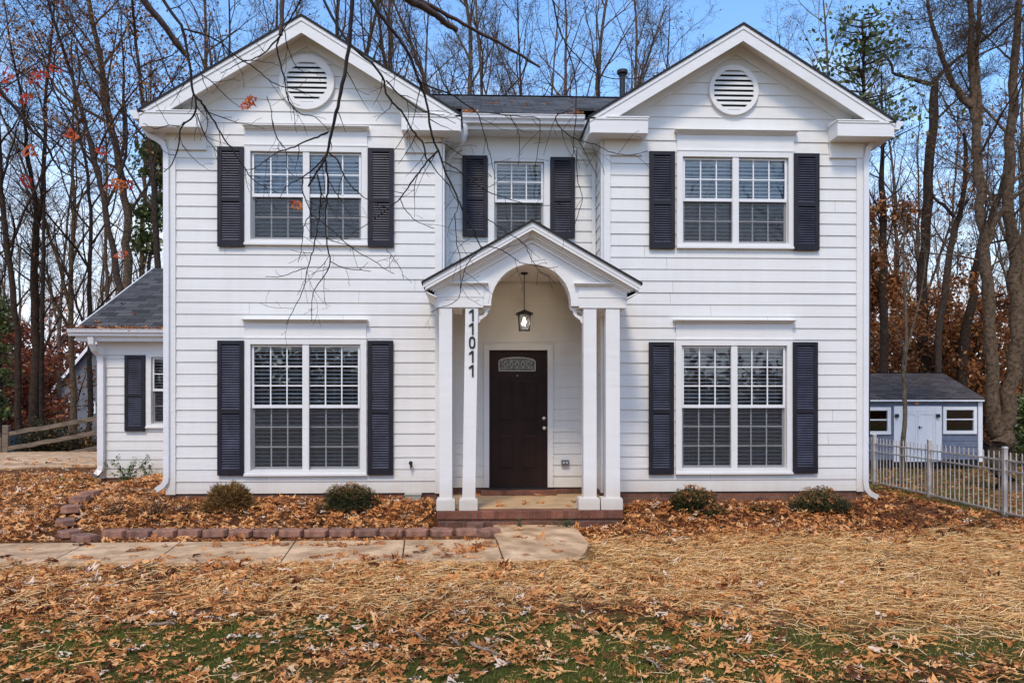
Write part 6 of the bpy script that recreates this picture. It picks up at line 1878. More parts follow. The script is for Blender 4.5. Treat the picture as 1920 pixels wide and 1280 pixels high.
# ---- left side, traced
P, R = ppts([(238, 620), (240, 540), (240, 480), (235, 380), (221, 290), (205, 225), (196, 160), (181, 70), (165, 0)], 13, [.28, .25, .23, .21, .19, .17, .155, .14, .12]); P[0] = [P[0][0], 13, gz1(P[0][0], 13) - .2]; extend(P, R, 5)
make_tree('bare_tree', 'tallest grey trunk leaning left above the left wing roof, brown leaves clinging', [(P, R)], M['bark_lichen'], 21, dict(STD, n=(20, 8, 6, 3), t0=.25, len=(.26, .5, .5, .5)), G_L, leaves=2400, lsize=.10)
P, R = ppts([(236, 620), (230, 555), (212, 490), (204, 420), (190, 350), (175, 290), (160, 230), (140, 160), (112, 80), (90, 0)], 11, [.20, .18, .165, .15, .14, .125, .11, .09, .075, .06]); P[0] = [P[0][0], 11, gz1(P[0][0], 11) - .2]; extend(P, R, 4)
make_tree('bare_tree', 'thinner trunk curving left, rising in front of the tallest grey trunk', [(P, R)], M['bark'], 22, dict(STD, n=(19, 8, 6, 3), t0=.25, len=(.26, .5, .5, .5)), G_L, leaves=2400, lsize=.09)
P, R = ppts([(66, 800), (66, 700), (65, 560), (66, 460), (72, 405)], 17, [.34, .28, .25, .23, .21]); P[0][2] = gz1(P[0][0], 17) - .3
a, ra_ = ppts([(70, 420), (66, 380), (62, 340), (50, 290), (48, 240), (40, 170), (20, 90)], 17, [.17, .15, .13, .115, .10, .08, .06]); extend(a, ra_, 4)
b2, rb_ = ppts([(72, 410), (82, 370), (80, 320), (86, 260), (84, 190), (92, 120), (100, 40)], 17, [.15, .14, .13, .12, .105, .09, .07]); extend(b2, rb_, 4)
make_tree('bare_tree', 'dark tree forking into two stems between the far left edge and the curving trunk', [(P, R), (a, ra_), (b2, rb_)], M['bark3'], 23, dict(STD, n=(17, 8, 6, 3), t0=.2, len=(.36, .5, .5, .5)), G_L, leaves=500)
P, R = ppts([(79, 790), (79, 650), (80, 500), (83, 420)], 16.2, [.16, .14, .12, .10]); P[0][2] = gz1(P[0][0], 16.2) - .3; extend(P, R, 4)
make_tree('bare_tree', 'straight companion stem close beside the dark forking tree', [(P, R)], M['bark3'], 24, dict(STD, n=(10, 6, 4, 3), len=(.26, .5, .5, .5)), G_L)
P, R = ppts([(40, 800), (34, 700), (26, 560), (14, 470), (4, 380), (0, 300), (-6, 180), (-10, 60)], 15, [.24, .20, .18, .165, .15, .13, .10, .07]); P[0][2] = gz1(P[0][0], 15) - .3; extend(P, R, 4)
make_tree('bare_tree', 'dark trunk bending out of frame at the far left edge', [(P, R)], M['bark3'], 25, dict(STD, n=(18, 8, 6, 3), t0=.25, len=(.28, .5, .5, .5)), G_L)
P, R = ppts([(168, 820), (168, 700), (166, 600), (170, 500), (172, 400), (160, 300), (140, 200), (135, 120)], 19, [.20, .18, .16, .14, .12, .10, .08, .05]); P[0][2] = gz1(P[0][0], 19) - .3; extend(P, R, 3)
make_tree('bare_tree', 'upright tree rising behind the split rail fence next to the left wing corner', [(P, R)], M['bark'], 26, dict(STD, n=(20, 8, 6, 3), t0=.15, len=(.34, .5, .5, .5)), G_L, leaves=300)
P, R = ppts([(298, 620), (298, 520), (292, 420), (288, 330), (276, 240), (262, 140), (250, 40)], 12, [.19, .17, .15, .13, .11, .09, .07]); P[0] = [P[0][0], 12, gz1(P[0][0], 12) - .2]; extend(P, R, 4)
make_tree('bare_tree', 'trunk beside the left corner downspout above the wing roof ridge', [(P, R)], M['bark'], 27, dict(STD, n=(20, 8, 6, 3), t0=.25, len=(.26, .5, .5, .5)), G_L, leaves=2300, lsize=.10)

# evergreens
def evergreen(name, label, px, pytop, pybot, w, Y, n, seed, clumps, group=None, size=.14):
    r = np.random.default_rng(seed); p = at(px, 750, Y); zb = at(px, pybot, Y).z; zt = at(px, pytop, Y).z; zg = gz1(p.x, Y); s = F / (D + Y); rx = w / 2 / s
    root = empty(name, (p.x, Y, zg)); tag(root, label, 'tree', group)
    tb = Tubes(); H = zt - zg
    tb.add([[0, 0, -.2], [.1, 0, H * .5], [0, .1, H * .97]], [.16, .10, .02], 8); P = []
    for i in range(clumps):
        z = r.uniform(zb - zg, H); a = r.uniform(0, 6.28); q = rx * r.uniform(.35, 1) * (1 - .45 * (z - (zb - zg)) / max(.1, H - (zb - zg)))
        tip = np.array([q * math.cos(a), q * math.sin(a) * .7, z]); st = np.array([0, 0, z - q * .35])
        tb.add([st, (st + tip) / 2 + [0, 0, -.05], tip], [.03, .02, .008], 4)
        k = int(n / clumps); u = r.normal(size=(k, 3)) * np.array([.34, .34, .16]) * (rx / 1.6) ** .5
        P.append(tip + u)
    tb.build('trunk', M['bark'], root)
    P = np.concatenate(P); cards('crown', P, size, M['green_leaf'], root, seed)
evergreen('magnolia_tree', 'glossy green evergreen tree rising behind the right gable', 1620, 5, 260, 260, 12, 1300, 31, 75, size=.16)
evergreen('pine_tree', 'dark green pine boughs beside the left corner of the house', 290, 270, 480, 70, 13.5, 2200, 32, 34, size=.16)
evergreen('holly_bush', 'dark green holly behind the twin trunk tree at the right edge', 1925, 745, 850, 60, 14, 2600, 33, 34, size=.12)
evergreen('holly_bush', 'near black evergreen at the extreme left edge behind the fence', -6, 560, 830, 50, 18, 3000, 34, 50, size=.16)

# ---- generic tall trees behind the house: prototypes, then copies
protos = []
PD = [(22, .22, 41, 1.0, M['bark_lichen']), (20, .18, 42, 0, M['bark']), (23, .25, 43, -1.0, M['bark_lichen']), (19, .16, 44, .8, M['bark2']), (21, .20, 45, 0, M['bark_lichen'])]
spots_c = [  # px of trunk base, Y, proto, rz, scale, label
    (375, 16, 0, .3, .86, 'bare tree behind the left slope of the left gable'), (440, 21, 1, 1.2, 1.0, 'slim bare tree behind the upper left slope of the left gable'), (500, 18, 4, 2.0, .9, 'bare tree reaching up just left of the left gable peak'),
    (640, 20, 2, 2.6, .95, 'bare tree behind the right slope of the left gable'), (745, 17, 0, 4.2, .9, 'forked bare tree where the left gable slope meets the middle roof'), (800, 24, 3, .8, 1.1, 'thin bare tree just right of the left gable foot'),
    (880, 20, 2, .2, .95, 'bare tree with near vertical trunk left of centre above the middle roof'), (915, 17, 4, 5.1, .88, 'bare tree slanting right above the middle of the centre roof'), (960, 26, 1, 3.3, 1.1, 'thin pale tree behind the centre of the middle roof'), (1010, 22, 3, 1.9, 1.0, 'slim tree right of centre above the middle roof'),
    (1060, 19, 0, 2.2, .85, 'forking tree above the right half of the middle roof'), (1120, 22, 2, 3.9, .95, 'bare tree left of the roof vent pipe'), (1190, 18, 4, .9, .85, 'bare tree right of the roof vent pipe'), (1260, 24, 1, 5.5, 1.0, 'bare tree behind the left slope of the right gable'),
    (1440, 21, 3, 2.8, .95, 'bare tree behind the peak of the right gable'), (1540, 25, 0, .1, 1.0, 'bare tree behind the right slope of the right gable')]
for i, (px, Y, k, rz, s, lab) in enumerate(spots_c):
    p = at(px, 750, Y)
    if k >= len(protos) or protos[k] is None:
        while len(protos) <= k: protos.append(None)
    if protos[k] is None:
        H, r0, sd_, fk, mt = PD[k]
        protos[k] = generic('bare_tree', lab, (p.x, Y), H, r0, mt, sd_, dict(TALL, n=(17, 7, 5, 4), t0=.30), G_C, leaves=500 if k in (0, 2) else 150, fork=fk)
        protos[k].scale = (s,) * 3; protos[k].rotation_euler[2] = rz
    else:
        copy_thing(protos[k], (p.x, Y, gz1(p.x, Y) - .2), rz, s, lab, G_C)
# side fillers nearer than the far wood
for i, (px, Y, k, rz, s, lab, g) in enumerate([
    (8, 26, 1, .5, .85, 'thin bare tree deep behind the far left trunk', G_L), (110, 28, 3, 2.5, .9, 'slim bare tree behind the split rail fence, left of the grey gable', G_L), (140, 22, 0, 3.1, .8, 'bare tree behind the fence in front of the grey gabled house', G_L), (205, 27, 4, 1.1, .85, 'bare tree behind the left wing roof slope', G_L), (268, 24, 2, 5.0, .8, 'bare tree behind the left wing ridge', G_L),
    (1680, 27, 2, .6, .8, 'bare tree behind the left end of the shed roof', G_R), (1775, 31, 4, 1.9, .9, 'bare tree far behind the right end of the shed', G_R), (1850, 27, 1, 4.0, .85, 'thin bare tree behind the twin trunks', G_R), (1925, 17, 0, 2.4, .75, 'bare tree at the right edge behind the fence', G_R), (1905, 30, 3, 3.0, .9, 'slim tree deep in the wood at the right edge', G_R), (1720, 34, 0, 5.2, .9, 'bare tree far behind the broken topped trunk', G_R)]):
    p = at(px, 750, Y); copy_thing(protos[k], (p.x, Y, gz1(p.x, Y) - .2), rz, s, lab, g)
# far wood: distant trunks (cannot be told apart)
r_ = np.random.default_rng(99)
for side, (a0, a1), n, lab in (('l', (-260, 330), 24, 'far bare tree in the wood behind the neighbouring houses'), ('r', (1600, 2300), 23, 'far bare tree in the wood behind the garden shed')):
    for i in range(n):
        px = a0 + (a1 - a0) * (i + r_.uniform(0, 1)) / n; Y = r_.uniform(48, 84); p = at(px, 750, Y)
        copy_thing(protos[int(r_.integers(0, 5))], (p.x, Y, gz1(p.x, Y) - .3), r_.uniform(0, 6.28), r_.uniform(.75, 1.0), lab, lab.replace('far bare tree', 'distant trees'))
# brown-leaved understory trees
def bush(px, Y, w, pytop, n, seed, name, lab, mat, cat='tree', size=.16, group=None, stems=7):
    r = np.random.default_rng(seed); p = at(px, 750, Y); zg = gz1(p.x, Y); s = F / (D + Y); rx = w / 2 / s; H = at(px, pytop, Y).z - zg
    root = empty(name, (p.x, Y, zg)); tag(root, lab, cat, group); tb = Tubes(); tips = []
    for i in range(stems):
        d = np.array([r.normal(0, .22), r.normal(0, .2), 1.]); Q = curve(np.array([r.normal(0, .1), r.normal(0, .1), -.1]), d, H * r.uniform(.6, 1), 7, r, .10, .03); RR = np.linspace(.035 + .01 * H, .012, 7) * .7
        tb.add(Q, RR, 5)
        grow(tb, tips, Q, RR, 0, r, dict(STD, n=(9, 5, 3), t0=.12, ang=((40, 75), (35, 65), (30, 60)), len=(.42, .5, .5), minlen=(.5, .3, .2), tip=.006, lift=.3))
    tb.build('trunk', M['bark3'], root)
    T = np.array(tips); T[:, 0] *= 1.0
    k = r.integers(0, len(T), n); P = T[k] + r.normal(0, .14, (n, 3)); P[:, 2] = np.maximum(P[:, 2], .1)
    rn = np.clip(r.normal(.5, .22, n) + .15 * np.sin(P[:, 0] * 2.1) * np.sin(P[:, 2] * 1.7), 0, 1)
    cards('leaves', P, size, M[mat], root, seed, rn)
    return root
G_U = 'brown leaved understory trees'
bs = [(1700, 22, 130, 500, 10000, 301, 'rusty leaved sapling behind the left end of the shed roof'), (1790, 21, 150, 540, 11000, 302, 'rusty leaved sapling behind the right end of the shed roof'), (1880, 24, 150, 550, 10000, 303, 'rusty leaved sapling behind the twin trunk tree'), (1650, 26, 130, 440, 10000, 304, 'rusty leaved sapling rising behind the right wall of the house')]
for px, Y, w, tp, n, sd_, lab in bs: bush(px, Y, w, tp, n, sd_, 'beech_sapling', lab, 'far_leaf', group=G_U, size=.17)
bs = [(22, 25, 120, 600, 10000, 311, 'maroon leaved sapling behind the left end of the split rail fence', 'red_under'), (38, 28, 70, 600, 6000, 312, 'reddish leaved sapling between the dark forking tree and grey gabled house', 'red_under'), (112, 30, 80, 640, 1400, 313, 'sparse orange leaved sapling in front of the grey gabled house', 'far_leaf')]
for px, Y, w, tp, n, sd_, lab, mt in bs: bush(px, Y, w, tp, n, sd_, 'beech_sapling', lab, mt, group=G_U, size=.17)
bush(95, 12.6, 150, 800, 2600, 321, 'hedge_bush', 'dark scrubby bush filling the gap behind the split rail fence', 'shrub_green', 'bush', .07, stems=9)
bush(165, 13.2, 90, 815, 1400, 322, 'hedge_bush', 'thin brown scrub behind the right end of the split rail fence', 'shrub_brown', 'bush', .06, stems=8)
bush(1940, 17.5, 60, 775, 2400, 323, 'hedge_bush', 'green shrubbery right of the shed', 'green_leaf', 'bush', .12, stems=9)

# far wood floor and thicket: reads as one mass
def thicket(name, lab, x0, x1, y0, y1, n, zmax, seed, mat, size):
    r = np.random.default_rng(seed); x = r.uniform(x0, x1, n); y = r.uniform(y0, y1, n)
    hgt = zmax * (.55 + .45 * np.sin(x * .21 + seed) * np.sin(y * .3 + x * .13)) * (.75 + .25 * np.sin(x * .9))
    z = gz(x, y) + np.abs(hgt) * r.uniform(0, 1, n) ** 1.2
    o = cards(name, np.stack([x, y, z], -1), size, mat, None, seed, np.clip(r.normal(.45, .22, n) + .2 * np.sin(x * .8) * np.sin(z * 1.3), 0, 1)); tag(o, lab, 'thicket', kind='stuff')
thicket('far_thicket', 'rust brown thicket of leafy undergrowth closing the view behind the shed', 20, 95, 34, 52, 66000, 9.5, 401, M['far_leaf'], .40)
thicket('far_thicket', 'maroon and brown undergrowth closing the view behind the neighbouring houses', -95, -20, 50, 66, 76000, 12.5, 402, M['red_under'], .48)

# trees across the street, behind the viewpoint: they show as reflections in the windows
for i, (x, y, k, rz, s, lab) in enumerate([(-12, -27, 0, 1, .8, 'bare tree across the street mirrored in the left upper window'), (-5, -31, 2, 2.2, .85, 'bare tree across the street mirrored in the middle upper window'), (3, -28, 4, .4, .8, 'bare tree across the street mirrored in the right upper window'), (10, -30, 1, 3.3, .85, 'thin bare tree across the street mirrored in the right windows'), (-20, -33, 3, 5, .9, 'bare tree across the street beyond the left windows'), (17, -32, 2, 4, .85, 'bare tree across the street beyond the right windows')]):
    copy_thing(protos[k], (x, y, gz1(x, y) - .2), rz, s, lab, 'trees across the street reflected in the windows')
thicket('street_thicket', 'brown woodland edge across the street, reflected in the lower windows', -45, 45, -50, -38, 45000, 11, 403, M['far_leaf'], .55)

# ================================================================ OVERHANGING BRANCHES IN FRONT (one tree reaching in from above the viewpoint)
ov = empty('overhanging_maple', (-2.6, -15.5, 0)); tag(ov, 'maple whose bare dark twigs and few red leaves hang down in front of the house', 'tree')
oo = np.array([-2.6, -15.5, 0.])
M['twigb'] = simple('reddish_branch_bark', (.085, .046, .032), .75, .35, 25, .4, 80)
def pz(px, py, d):
    """point at distance d in front of the camera"""
    xr = (px - 960) / F * d; return np.array([xr * CS + d * SN, d * CS - xr * SN - D, CZ + (750 - py) / F * d])
rt_ = np.random.default_rng(77)
NB = [0]
def twigs(tb, P, R, level, dens, ln):
    L = float(np.linalg.norm(np.diff(P, axis=0), axis=1).sum()); n = int(L * dens * 2.1)
    for i in range(n):
        t = (i + rt_.uniform(.1, .9)) / max(n, 1)
        if level == 0 and t < .12: continue
        T = tangent(P, min(t, .98)); sd = rt_.choice((-1, 1)); ang = math.radians(rt_.uniform(28, 70)) * sd
        # mostly within the hanging spray, a little out of it
        c, s = math.cos(ang), math.sin(ang); d = np.array([T[0] * c - T[2] * s, T[1] + rt_.normal(0, .25), T[0] * s + T[2] * c])
        l = ln * rt_.uniform(.4, 1.25) * (1 - .35 * t); Q = curve(interp(P, t), d, l, 5, rt_, .17, rt_.choice((-.05, .05, .0)))
        r0 = min(float(np.interp(t, np.linspace(0, 1, len(R)), R)) * .62, .0032 if level == 0 else .0019); tb.add(Q, np.linspace(r0, .0011, 5), 4)
        if level < 1: twigs(tb, Q, np.linspace(r0, .0007, 5), level + 1, dens * 1.15, ln * .42)
def limb(pts, d0, d1, r0, r1, tw=5.0, ln=.26, mat='twig', stub=False):
    n = len(pts); P = np.array([pz(a, b_, d0 + (d1 - d0) * i / (n - 1)) for i, (a, b_) in enumerate(pts)])
    tt = np.linspace(0, 1, n); ts = np.linspace(0, 1, n * 3); Q = np.stack([np.interp(ts, tt, P[:, k]) for k in range(3)], -1)
    for k in range(3): Q[1:-1, k] = Q[:-2, k] * .25 + Q[1:-1, k] * .5 + Q[2:, k] * .25
    Q[1:-1] += rt_.normal(0, .0015, (len(Q) - 2, 3)); R = 1.05 * np.linspace(r0, max(r1, .0016), len(Q)) * (1 + rt_.normal(0, .05, len(Q)))
    tb = Tubes(); tb.add(Q - oo, R, 7)
    if tw: twigs(tb, Q - oo, R, 0, tw, ln)
    tb.build('branch', M[mat], ov); return Q
Z1 = lambda L: [(a / 2.977, b_ / 2.977) for a, b_ in L]
Z2 = lambda L: [(640 + a / 2.977, b_ / 2.977) for a, b_ in L]
Z5 = lambda L: [(780 + a / 4, 400 + b_ / 4) for a, b_ in L]
ZW = lambda L: [(400 + a / 3.282, 230 + b_ / 3.282) for a, b_ in L]
up = lambda p, k: [(p[0] + k[0], p[1] + k[1])]
# left group
limb([(205, -140), (240, -60), (269, 0), (300, 38), (325, 72), (348, 102)], 3.4, 3.6, .017, .012, 0, 0, 'twigb')
limb([(250, -150), (285, -60), (303, 0)] + Z1([(1010, 130), (1035, 220), (1060, 350), (1068, 480), (1092, 540), (1095, 630), (1060, 670), (1003, 705), (1000, 830), (965, 915), (915, 960)]), 3.6, 3.9, .0085, .0022, 5)
limb(Z1([(1092, 540), (1130, 580), (1170, 635), (1230, 740), (1290, 830), (1370, 940), (1400, 1000), (1480, 1045), (1560, 1080)]), 3.8, 4.1, .005, .0015, 5)
limb(Z1([(1097, 635), (1125, 720), (1155, 780), (1210, 840), (1260, 900)]), 3.85, 3.95, .003, .001, 5, .2)
limb(Z1([(1003, 705), (930, 700), (880, 720), (850, 715), (800, 690)]), 3.9, 3.9, .0028, .001, 4, .15)
limb(Z1([(1010, 165), (1100, 180), (1180, 210), (1250, 250), (1310, 310), (1380, 350), (1440, 395), (1500, 450), (1580, 490), (1660, 500), (1710, 530)]), 3.7, 4.2, .0045, .001, 5, .3)
limb(Z1([(1070, 300), (1110, 370), (1130, 440), (1160, 510)]), 3.7, 3.8, .0028, .001, 5, .2)
limb(Z1([(1130, 420), (1200, 470), (1260, 540), (1340, 600)]), 3.8, 3.9, .0025, .001, 4, .2)
# stub with hanging forks at the left gable
limb([(532, -150), (529, -70), (529, 0), (528, 40), (526, 66)], 3.9, 3.9, .0125, .0095, 0, 0, 'twigb')
limb(Z1([(1565, 200), (1530, 240), (1480, 300), (1400, 335), (1340, 350), (1290, 380), (1230, 410)]), 3.9, 4.1, .0042, .001, 5, .25)
limb(Z1([(1565, 200), (1540, 260), (1560, 340), (1590, 450), (1600, 540), (1635, 600), (1690, 645), (1750, 645), (1790, 680), (1840, 740)]), 3.9, 4.2, .0042, .001, 5, .25)
limb(Z1([(1575, 180), (1620, 110), (1660, 40), (1690, -20), (1730, -150)]), 3.9, 3.7, .003, .0045, 3, .25)
limb(Z1([(1590, 170), (1600, 250), (1640, 360), (1700, 410)]), 3.9, 4.1, .0026, .001, 4, .2)
limb(Z1([(1490, 540), (1515, 610), (1520, 700), (1545, 770), (1580, 825)]), 4.1, 4.2, .0022, .0016, 3, .15)
# the main hanging limb over the upper left window
main = limb([(668, -190), (662, -80), (661, 0), (657, 50), (655, 86), (646, 140), (636, 190), (626, 225), (620, 258), (613, 290), (600, 315), (588, 332), (578, 350)], 3.9, 4.2, .0125, .0045, 2.5, .25, 'twig')
limb(ZW([(705, 60), (640, 90), (560, 115), (500, 150), (445, 165), (380, 185), (320, 235), (250, 285), (200, 290)]), 4.1, 4.3, .0048, .001, 5, .25)
limb(ZW([(360, -20), (380, 70), (410, 120), (445, 165), (455, 230), (450, 290), (500, 330)]), 4.2, 4.3, .0028, .001, 4, .2)
limb(ZW([(700, 190), (650, 250), (600, 300), (548, 338), (480, 370), (440, 400), (410, 460)]), 4.2, 4.3, .0050, .001, 5, .25)
limb(ZW([(690, 220), (700, 300), (708, 390), (700, 470), (690, 560), (692, 690), (705, 780), (722, 855), (700, 920), (650, 985), (620, 1030), (607, 1090), (605, 1220)]), 4.2, 4.5, .0058, .0014, 5, .28)
limb(ZW([(722, 855), (780, 885), (830, 900), (900, 905), (970, 915)]), 4.3, 4.4, .0025, .001, 5, .2)
limb(ZW([(640, 320), (660, 400), (662, 480), (655, 560), (640, 650), (620, 760), (595, 850), (572, 920), (565, 1000), (520, 1100), (480, 1180), (445, 1240)]), 4.2, 4.6, .0045, .001, 5, .28)
limb(ZW([(572, 895), (520, 910), (460, 935), (400, 950), (320, 947)]), 4.4, 4.4, .0025, .001, 5, .2)
limb(ZW([(548, 338), (545, 420), (575, 490), (605, 560), (560, 620), (550, 700), (540, 790), (520, 860)]), 4.3, 4.4, .0035, .001, 5, .22)
limb(ZW([(712, 185), (770, 240), (800, 320), (850, 390), (900, 440), (960, 480), (1020, 510), (1080, 525)]), 4.2, 4.3, .0045, .001, 5, .25)
limb(ZW([(600, 560), (680, 620), (760, 690), (840, 760), (930, 820), (1010, 860), (1050, 900), (1115, 930)]), 4.3, 4.4, .003, .001, 5, .22)
limb(ZW([(1060, 770), (1090, 810), (1130, 860), (1160, 910), (1170, 960)]), 4.3, 4.3, .002, .001, 5, .15)
# second system crossing to the right
limb([(560, -120), (600, -10), (640, 62)] + Z2([(100, 300), (160, 345), (215, 405), (240, 450), (248, 520), (290, 580), (335, 620), (380, 700), (420, 760), (462, 800), (470, 880), (495, 905)]), 4.0, 4.3, .0068, .0042, 3, .3)
limb(Z2([(250, 450), (330, 540), (420, 600), (480, 630), (560, 650), (640, 690)]), 4.1, 4.4, .0040, .001, 4, .25)
limb([(655, -130)] + Z2([(150, -20), (200, 60), (250, 130), (300, 190), (345, 245), (385, 310), (405, 370), (430, 450), (455, 505), (475, 560), (488, 650), (500, 740), (520, 800), (545, 840), (565, 920), (600, 1000), (640, 1080), (665, 1150), (700, 1220), (745, 1290)]) + Z5([(440, 170), (490, 255)]), 3.9, 4.5, .0088, .0032, 2.5, .3)
limb(Z2([(545, 835), (490, 890), (440, 950), (390, 1020), (335, 1100), (270, 1160), (190, 1215), (130, 1260), (60, 1300)]), 4.2, 4.4, .0052, .0014, 4, .28)
limb(Z2([(490, 890), (530, 960), (590, 1020), (620, 1080), (660, 1150)]), 4.3, 4.4, .0032, .0014, 5, .22)
limb(Z2([(330, 1110), (350, 1160), (400, 1220), (450, 1250), (520, 1275)]), 4.3, 4.3, .0024, .001, 5, .18)
limb(Z2([(465, 800), (520, 795), (580, 800), (640, 850), (700, 880), (780, 930), (840, 990)]), 4.3, 4.5, .0028, .001, 4, .22)
limb(Z2([(560, 900), (620, 930), (680, 970), (740, 1020), (800, 1060), (880, 1095), (960, 1120), (1060, 1150), (1150, 1150), (1240, 1130)]), 4.3, 4.6, .0035, .001, 4, .22)
limb(Z2([(420, 445), (480, 480), (560, 505), (620, 530), (690, 580), (760, 630), (785, 700), (810, 790), (835, 880), (860, 1000)]), 4.1, 4.5, .0048, .001, 4, .25)
limb(Z2([(765, 628), (850, 632), (940, 645), (1010, 650), (1110, 655), (1110, 740), (1095, 850), (1080, 930)]), 4.4, 4.5, .0034, .001, 4, .22)
limb(Z2([(940, 645), (970, 700), (995, 750), (995, 850), (985, 930)]), 4.4, 4.5, .0022, .001, 3, .15)
limb(Z2([(580, 500), (660, 420), (740, 380), (800, 350)]), 4.2, 4.1, .0020, .001, 4, .2)
# two cut limbs at the top
limb([(690, -70), (730, -30)] + Z2([(370, 0), (430, 25), (520, 75), (570, 120), (645, 172)]), 3.3, 3.6, .019, .0125, 0, 0, 'twigb')
limb([(700, -90), (745, -30)] + Z2([(480, 30), (640, 110), (760, 180), (880, 240), (1000, 310), (1108, 376)]), 3.4, 3.9, .0105, .0055, 0, 0, 'twigb')
# right-hand hanging twig sprays
limb([(1015, -120)] + Z2([(1175, -20), (1195, 80), (1215, 160), (1250, 240), (1275, 310), (1300, 400), (1312, 500), (1312, 600), (1305, 700), (1295, 780), (1300, 850), (1260, 930)]), 4.0, 4.3, .0050, .0012, 4, .22)
limb(Z2([(1255, 245), (1310, 310), (1370, 370), (1420, 410), (1500, 440), (1600, 440), (1700, 430), (1760, 425), (1830, 390)]), 4.1, 4.3, .0034, .001, 3, .2)
limb(Z2([(1290, 620), (1220, 630), (1190, 660), (1215, 710), (1270, 755), (1330, 785), (1420, 805), (1500, 850), (1580, 865), (1650, 862), (1712, 840)]), 4.2, 4.4, .0034, .001, 4, .2)
limb(Z2([(1325, 785), (1360, 850), (1390, 910), (1430, 990)]), 4.3, 4.3, .0024, .001, 4, .2)
limb(Z2([(1315, 830), (1312, 950), (1325, 1040), (1350, 1110), (1325, 1190), (1300, 1260), (1235, 1310)]), 4.3, 4.4, .0024, .001, 3, .2)
# spray hanging in front of the porch roof
limb(Z5([(490, 255), (440, 310), (395, 360), (360, 430), (345, 500), (335, 590), (320, 640), (260, 685), (190, 705), (110, 740)]), 4.5, 4.5, .0030, .001, 5, .2)
limb(Z5([(490, 252), (570, 250), (640, 270), (710, 315), (780, 370), (860, 385), (940, 400), (1000, 410), (1065, 398)]), 4.5, 4.5, .0030, .001, 5, .2)
limb(Z5([(290, 0), (300, 120), (305, 240), (335, 320), (335, 430), (330, 560)]), 4.4, 4.5, .0026, .001, 5, .18)
limb(Z5([(470, 0), (560, 55), (650, 125), (740, 175), (820, 230), (850, 310), (890, 390), (930, 440), (1000, 470), (1050, 530)]), 4.4, 4.5, .0028, .001, 5, .2)
# far-left drooping branch with red leaves
limb([(-60, 60), (0, 172), (35, 210), (60, 245), (84, 265), (100, 300), (120, 325), (150, 335), (190, 352), (230, 365)], 3.3, 3.9, .0085, .0015, 4, .28, 'twigb')
limb([(-40, 110), (0, 170), (30, 150), (60, 130), (90, 125), (115, 130)], 3.3, 3.5, .0035, .001, 4, .2)
rl = [(72, 150), (62, 148), (80, 143), (12, 132), (13, 145), (95, 125), (106, 130), (60, 132), (133, 252), (140, 258), (126, 248), (42, 186), (50, 180), (5, 172), (50, 340), (56, 284), (190, 282), (222, 345), (228, 350), (214, 352), (240, 345), (200, 350), (228, 477), (462, 197), (468, 190), (458, 200), (473, 187), (554, 381), (556, 385)]
P = np.array([pz(a, b_, 3.6 if a < 300 else 4.1) for a, b_ in rl]) - oo; n_ = len(P)
scatter_leaves('red_leaves', P, rt_.uniform(.045, .072, n_), rt_.uniform(1.1, 1.6, n_), M['red_leaf'], ('maple', 'plain'), rt_.uniform(0, 1, n_), 5, ov, math.pi / 2)
# trunk and boughs behind the viewpoint that carry the branches
tb = Tubes(); tb.add([[0, 0, -.2], [.05, .1, 1.5], [0, .3, 3.2], [.1, .5, 5.2], [.2, .4, 8]], [.30, .24, .21, .17, .10], 12); tb.build('trunk', M['bark'], ov)
tb = Tubes()
for tgt in (pz(205, -140, 3.4), pz(532, -150, 3.9), pz(668, -190, 3.9), pz(560, -120, 4.0), pz(690, -70, 3.3), pz(1015, -120, 4.0), pz(-60, 60, 3.3)):
    s_ = np.array([.1, .45, 4.6]); e_ = tgt - oo; m1 = s_ * .6 + e_ * .4 + np.array([0, 0, .9]); m2 = s_ * .25 + e_ * .75 + np.array([0, 0, .55])
    tb.add(np.array([s_, (s_ + m1) / 2 + [0, 0, .2], m1, m2, e_]), [.075, .06, .045, .028, .012], 7)
tb.build('bough', M['twigb'], ov)
SKY_STR, CLOUD, SUN_E, EXPO = .13, 6.2, 1.5, 0.64
# ================================================================ sky, sun, camera
w_ = bpy.data.worlds.new('World'); SC.world = w_; w_.use_nodes = True
nt = w_.node_tree; nt.nodes.clear()
SUN_EL, SUN_AZ = math.radians(54), math.radians(195)   # azimuth: from behind-left of the camera
out = N(nt, 'ShaderNodeOutputWorld'); bg = N(nt, 'ShaderNodeBackground'); bg.inputs['Strength'].default_value = SKY_STR
sky = N(nt, 'ShaderNodeTexSky'); sky.sky_type = 'NISHITA'; sky.sun_disc = False; sky.sun_elevation = SUN_EL; sky.sun_rotation = SUN_AZ; sky.altitude = 200
sky.air_density = 1.0; sky.dust_density = .6; sky.ozone_density = 1.8
tc = N(nt, 'ShaderNodeTexCoord'); sp = N(nt, 'ShaderNodeSeparateXYZ'); nt.links.new(tc.outputs['Generated'], sp.inputs[0])
mp = N(nt, 'ShaderNodeMapping'); mp.inputs['Scale'].default_value = (1, 1, 2.6); nt.links.new(tc.outputs['Generated'], mp.inputs[0])
n1 = N(nt, 'ShaderNodeTexNoise'); n1.inputs['Scale'].default_value = 2.3; n1.inputs['Detail'].default_value = 7; n1.inputs['Roughness'].default_value = .55
nt.links.new(mp.outputs[0], n1.inputs['Vector'])
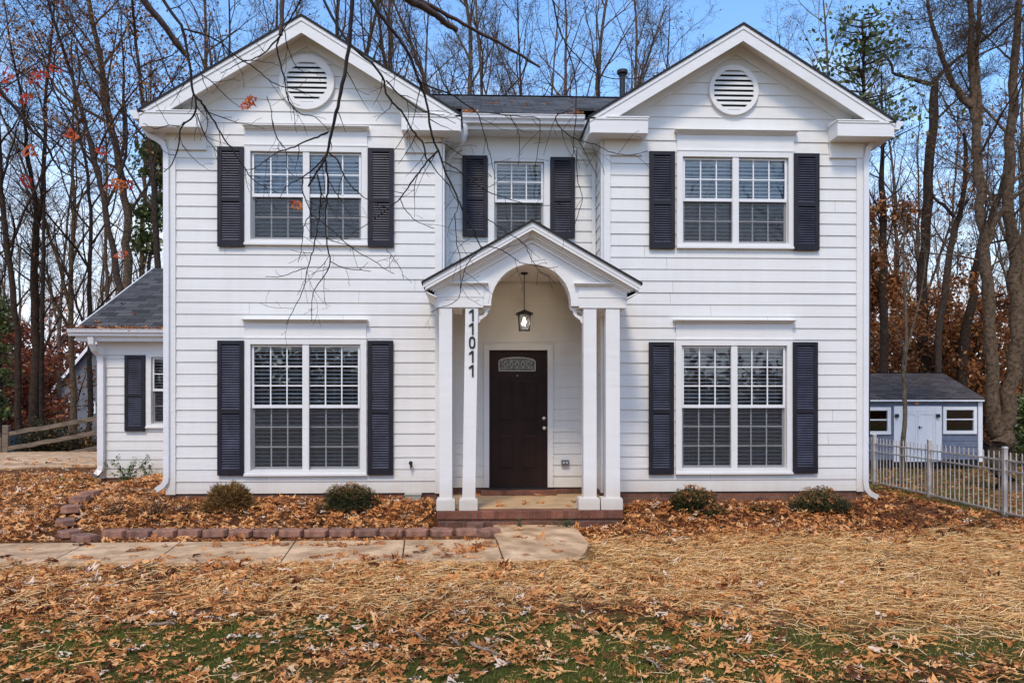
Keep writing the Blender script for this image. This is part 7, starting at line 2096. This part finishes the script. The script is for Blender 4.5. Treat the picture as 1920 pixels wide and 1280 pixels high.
# broken cloud: thick towards the horizon, thin overhead
mr_ = N(nt, 'ShaderNodeMapRange'); mr_.inputs['From Min'].default_value = .12; mr_.inputs['From Max'].default_value = .50; mr_.inputs['To Min'].default_value = .27; mr_.inputs['To Max'].default_value = -.24
nt.links.new(sp.outputs[2], mr_.inputs['Value'])
ad = N(nt, 'ShaderNodeMath', operation='ADD'); nt.links.new(n1.outputs['Fac'], ad.inputs[0]); nt.links.new(mr_.outputs[0], ad.inputs[1])
cf = ramp(nt, ad.outputs[0], [(.44, (0, 0, 0)), (.80, (1, 1, 1))])
hs = N(nt, 'ShaderNodeHueSaturation'); hs.inputs['Saturation'].default_value = 1.15; hs.inputs['Value'].default_value = 1.6
nt.links.new(sky.outputs[0], hs.inputs['Color'])
c = mix(nt, cf, hs.outputs[0], (CLOUD * .90, CLOUD * .945, CLOUD * 1.04))
nt.links.new(c, bg.inputs['Color']); nt.links.new(bg.outputs[0], out.inputs[0])
sl = bpy.data.lights.new('sun', 'SUN'); sl.energy = SUN_E; sl.angle = math.radians(11); sl.color = (1, .86, .68)
so_ = bpy.data.objects.new('sun', sl); COL.objects.link(so_)
# light travels away from the sun direction
sd_ = Vector((math.sin(SUN_AZ) * math.cos(SUN_EL), math.cos(SUN_AZ) * math.cos(SUN_EL), math.sin(SUN_EL)))
so_.rotation_euler = sd_.to_track_quat('Z', 'Y').to_euler()
cam = bpy.data.cameras.new('camera'); co = bpy.data.objects.new('camera', cam); COL.objects.link(co)
co.location = (0, -D, CZ); co.rotation_euler = (math.radians(90), 0, -TH)
cam.sensor_width = 36; cam.lens = F / 1920 * 36; cam.shift_y = 110 / 1920; cam.clip_end = 1500; cam.clip_start = .05
SC.camera = co
SC.view_settings.view_transform = 'Standard'; SC.view_settings.look = 'None'; SC.view_settings.exposure = EXPO; SC.view_settings.gamma = 1
SC.cycles.max_bounces = 8; SC.cycles.transparent_max_bounces = 24; SC.cycles.use_denoising = True
SC.cycles.caustics_reflective = False; SC.cycles.caustics_refractive = False
SC.render.resolution_x = 1024; SC.render.resolution_y = 682
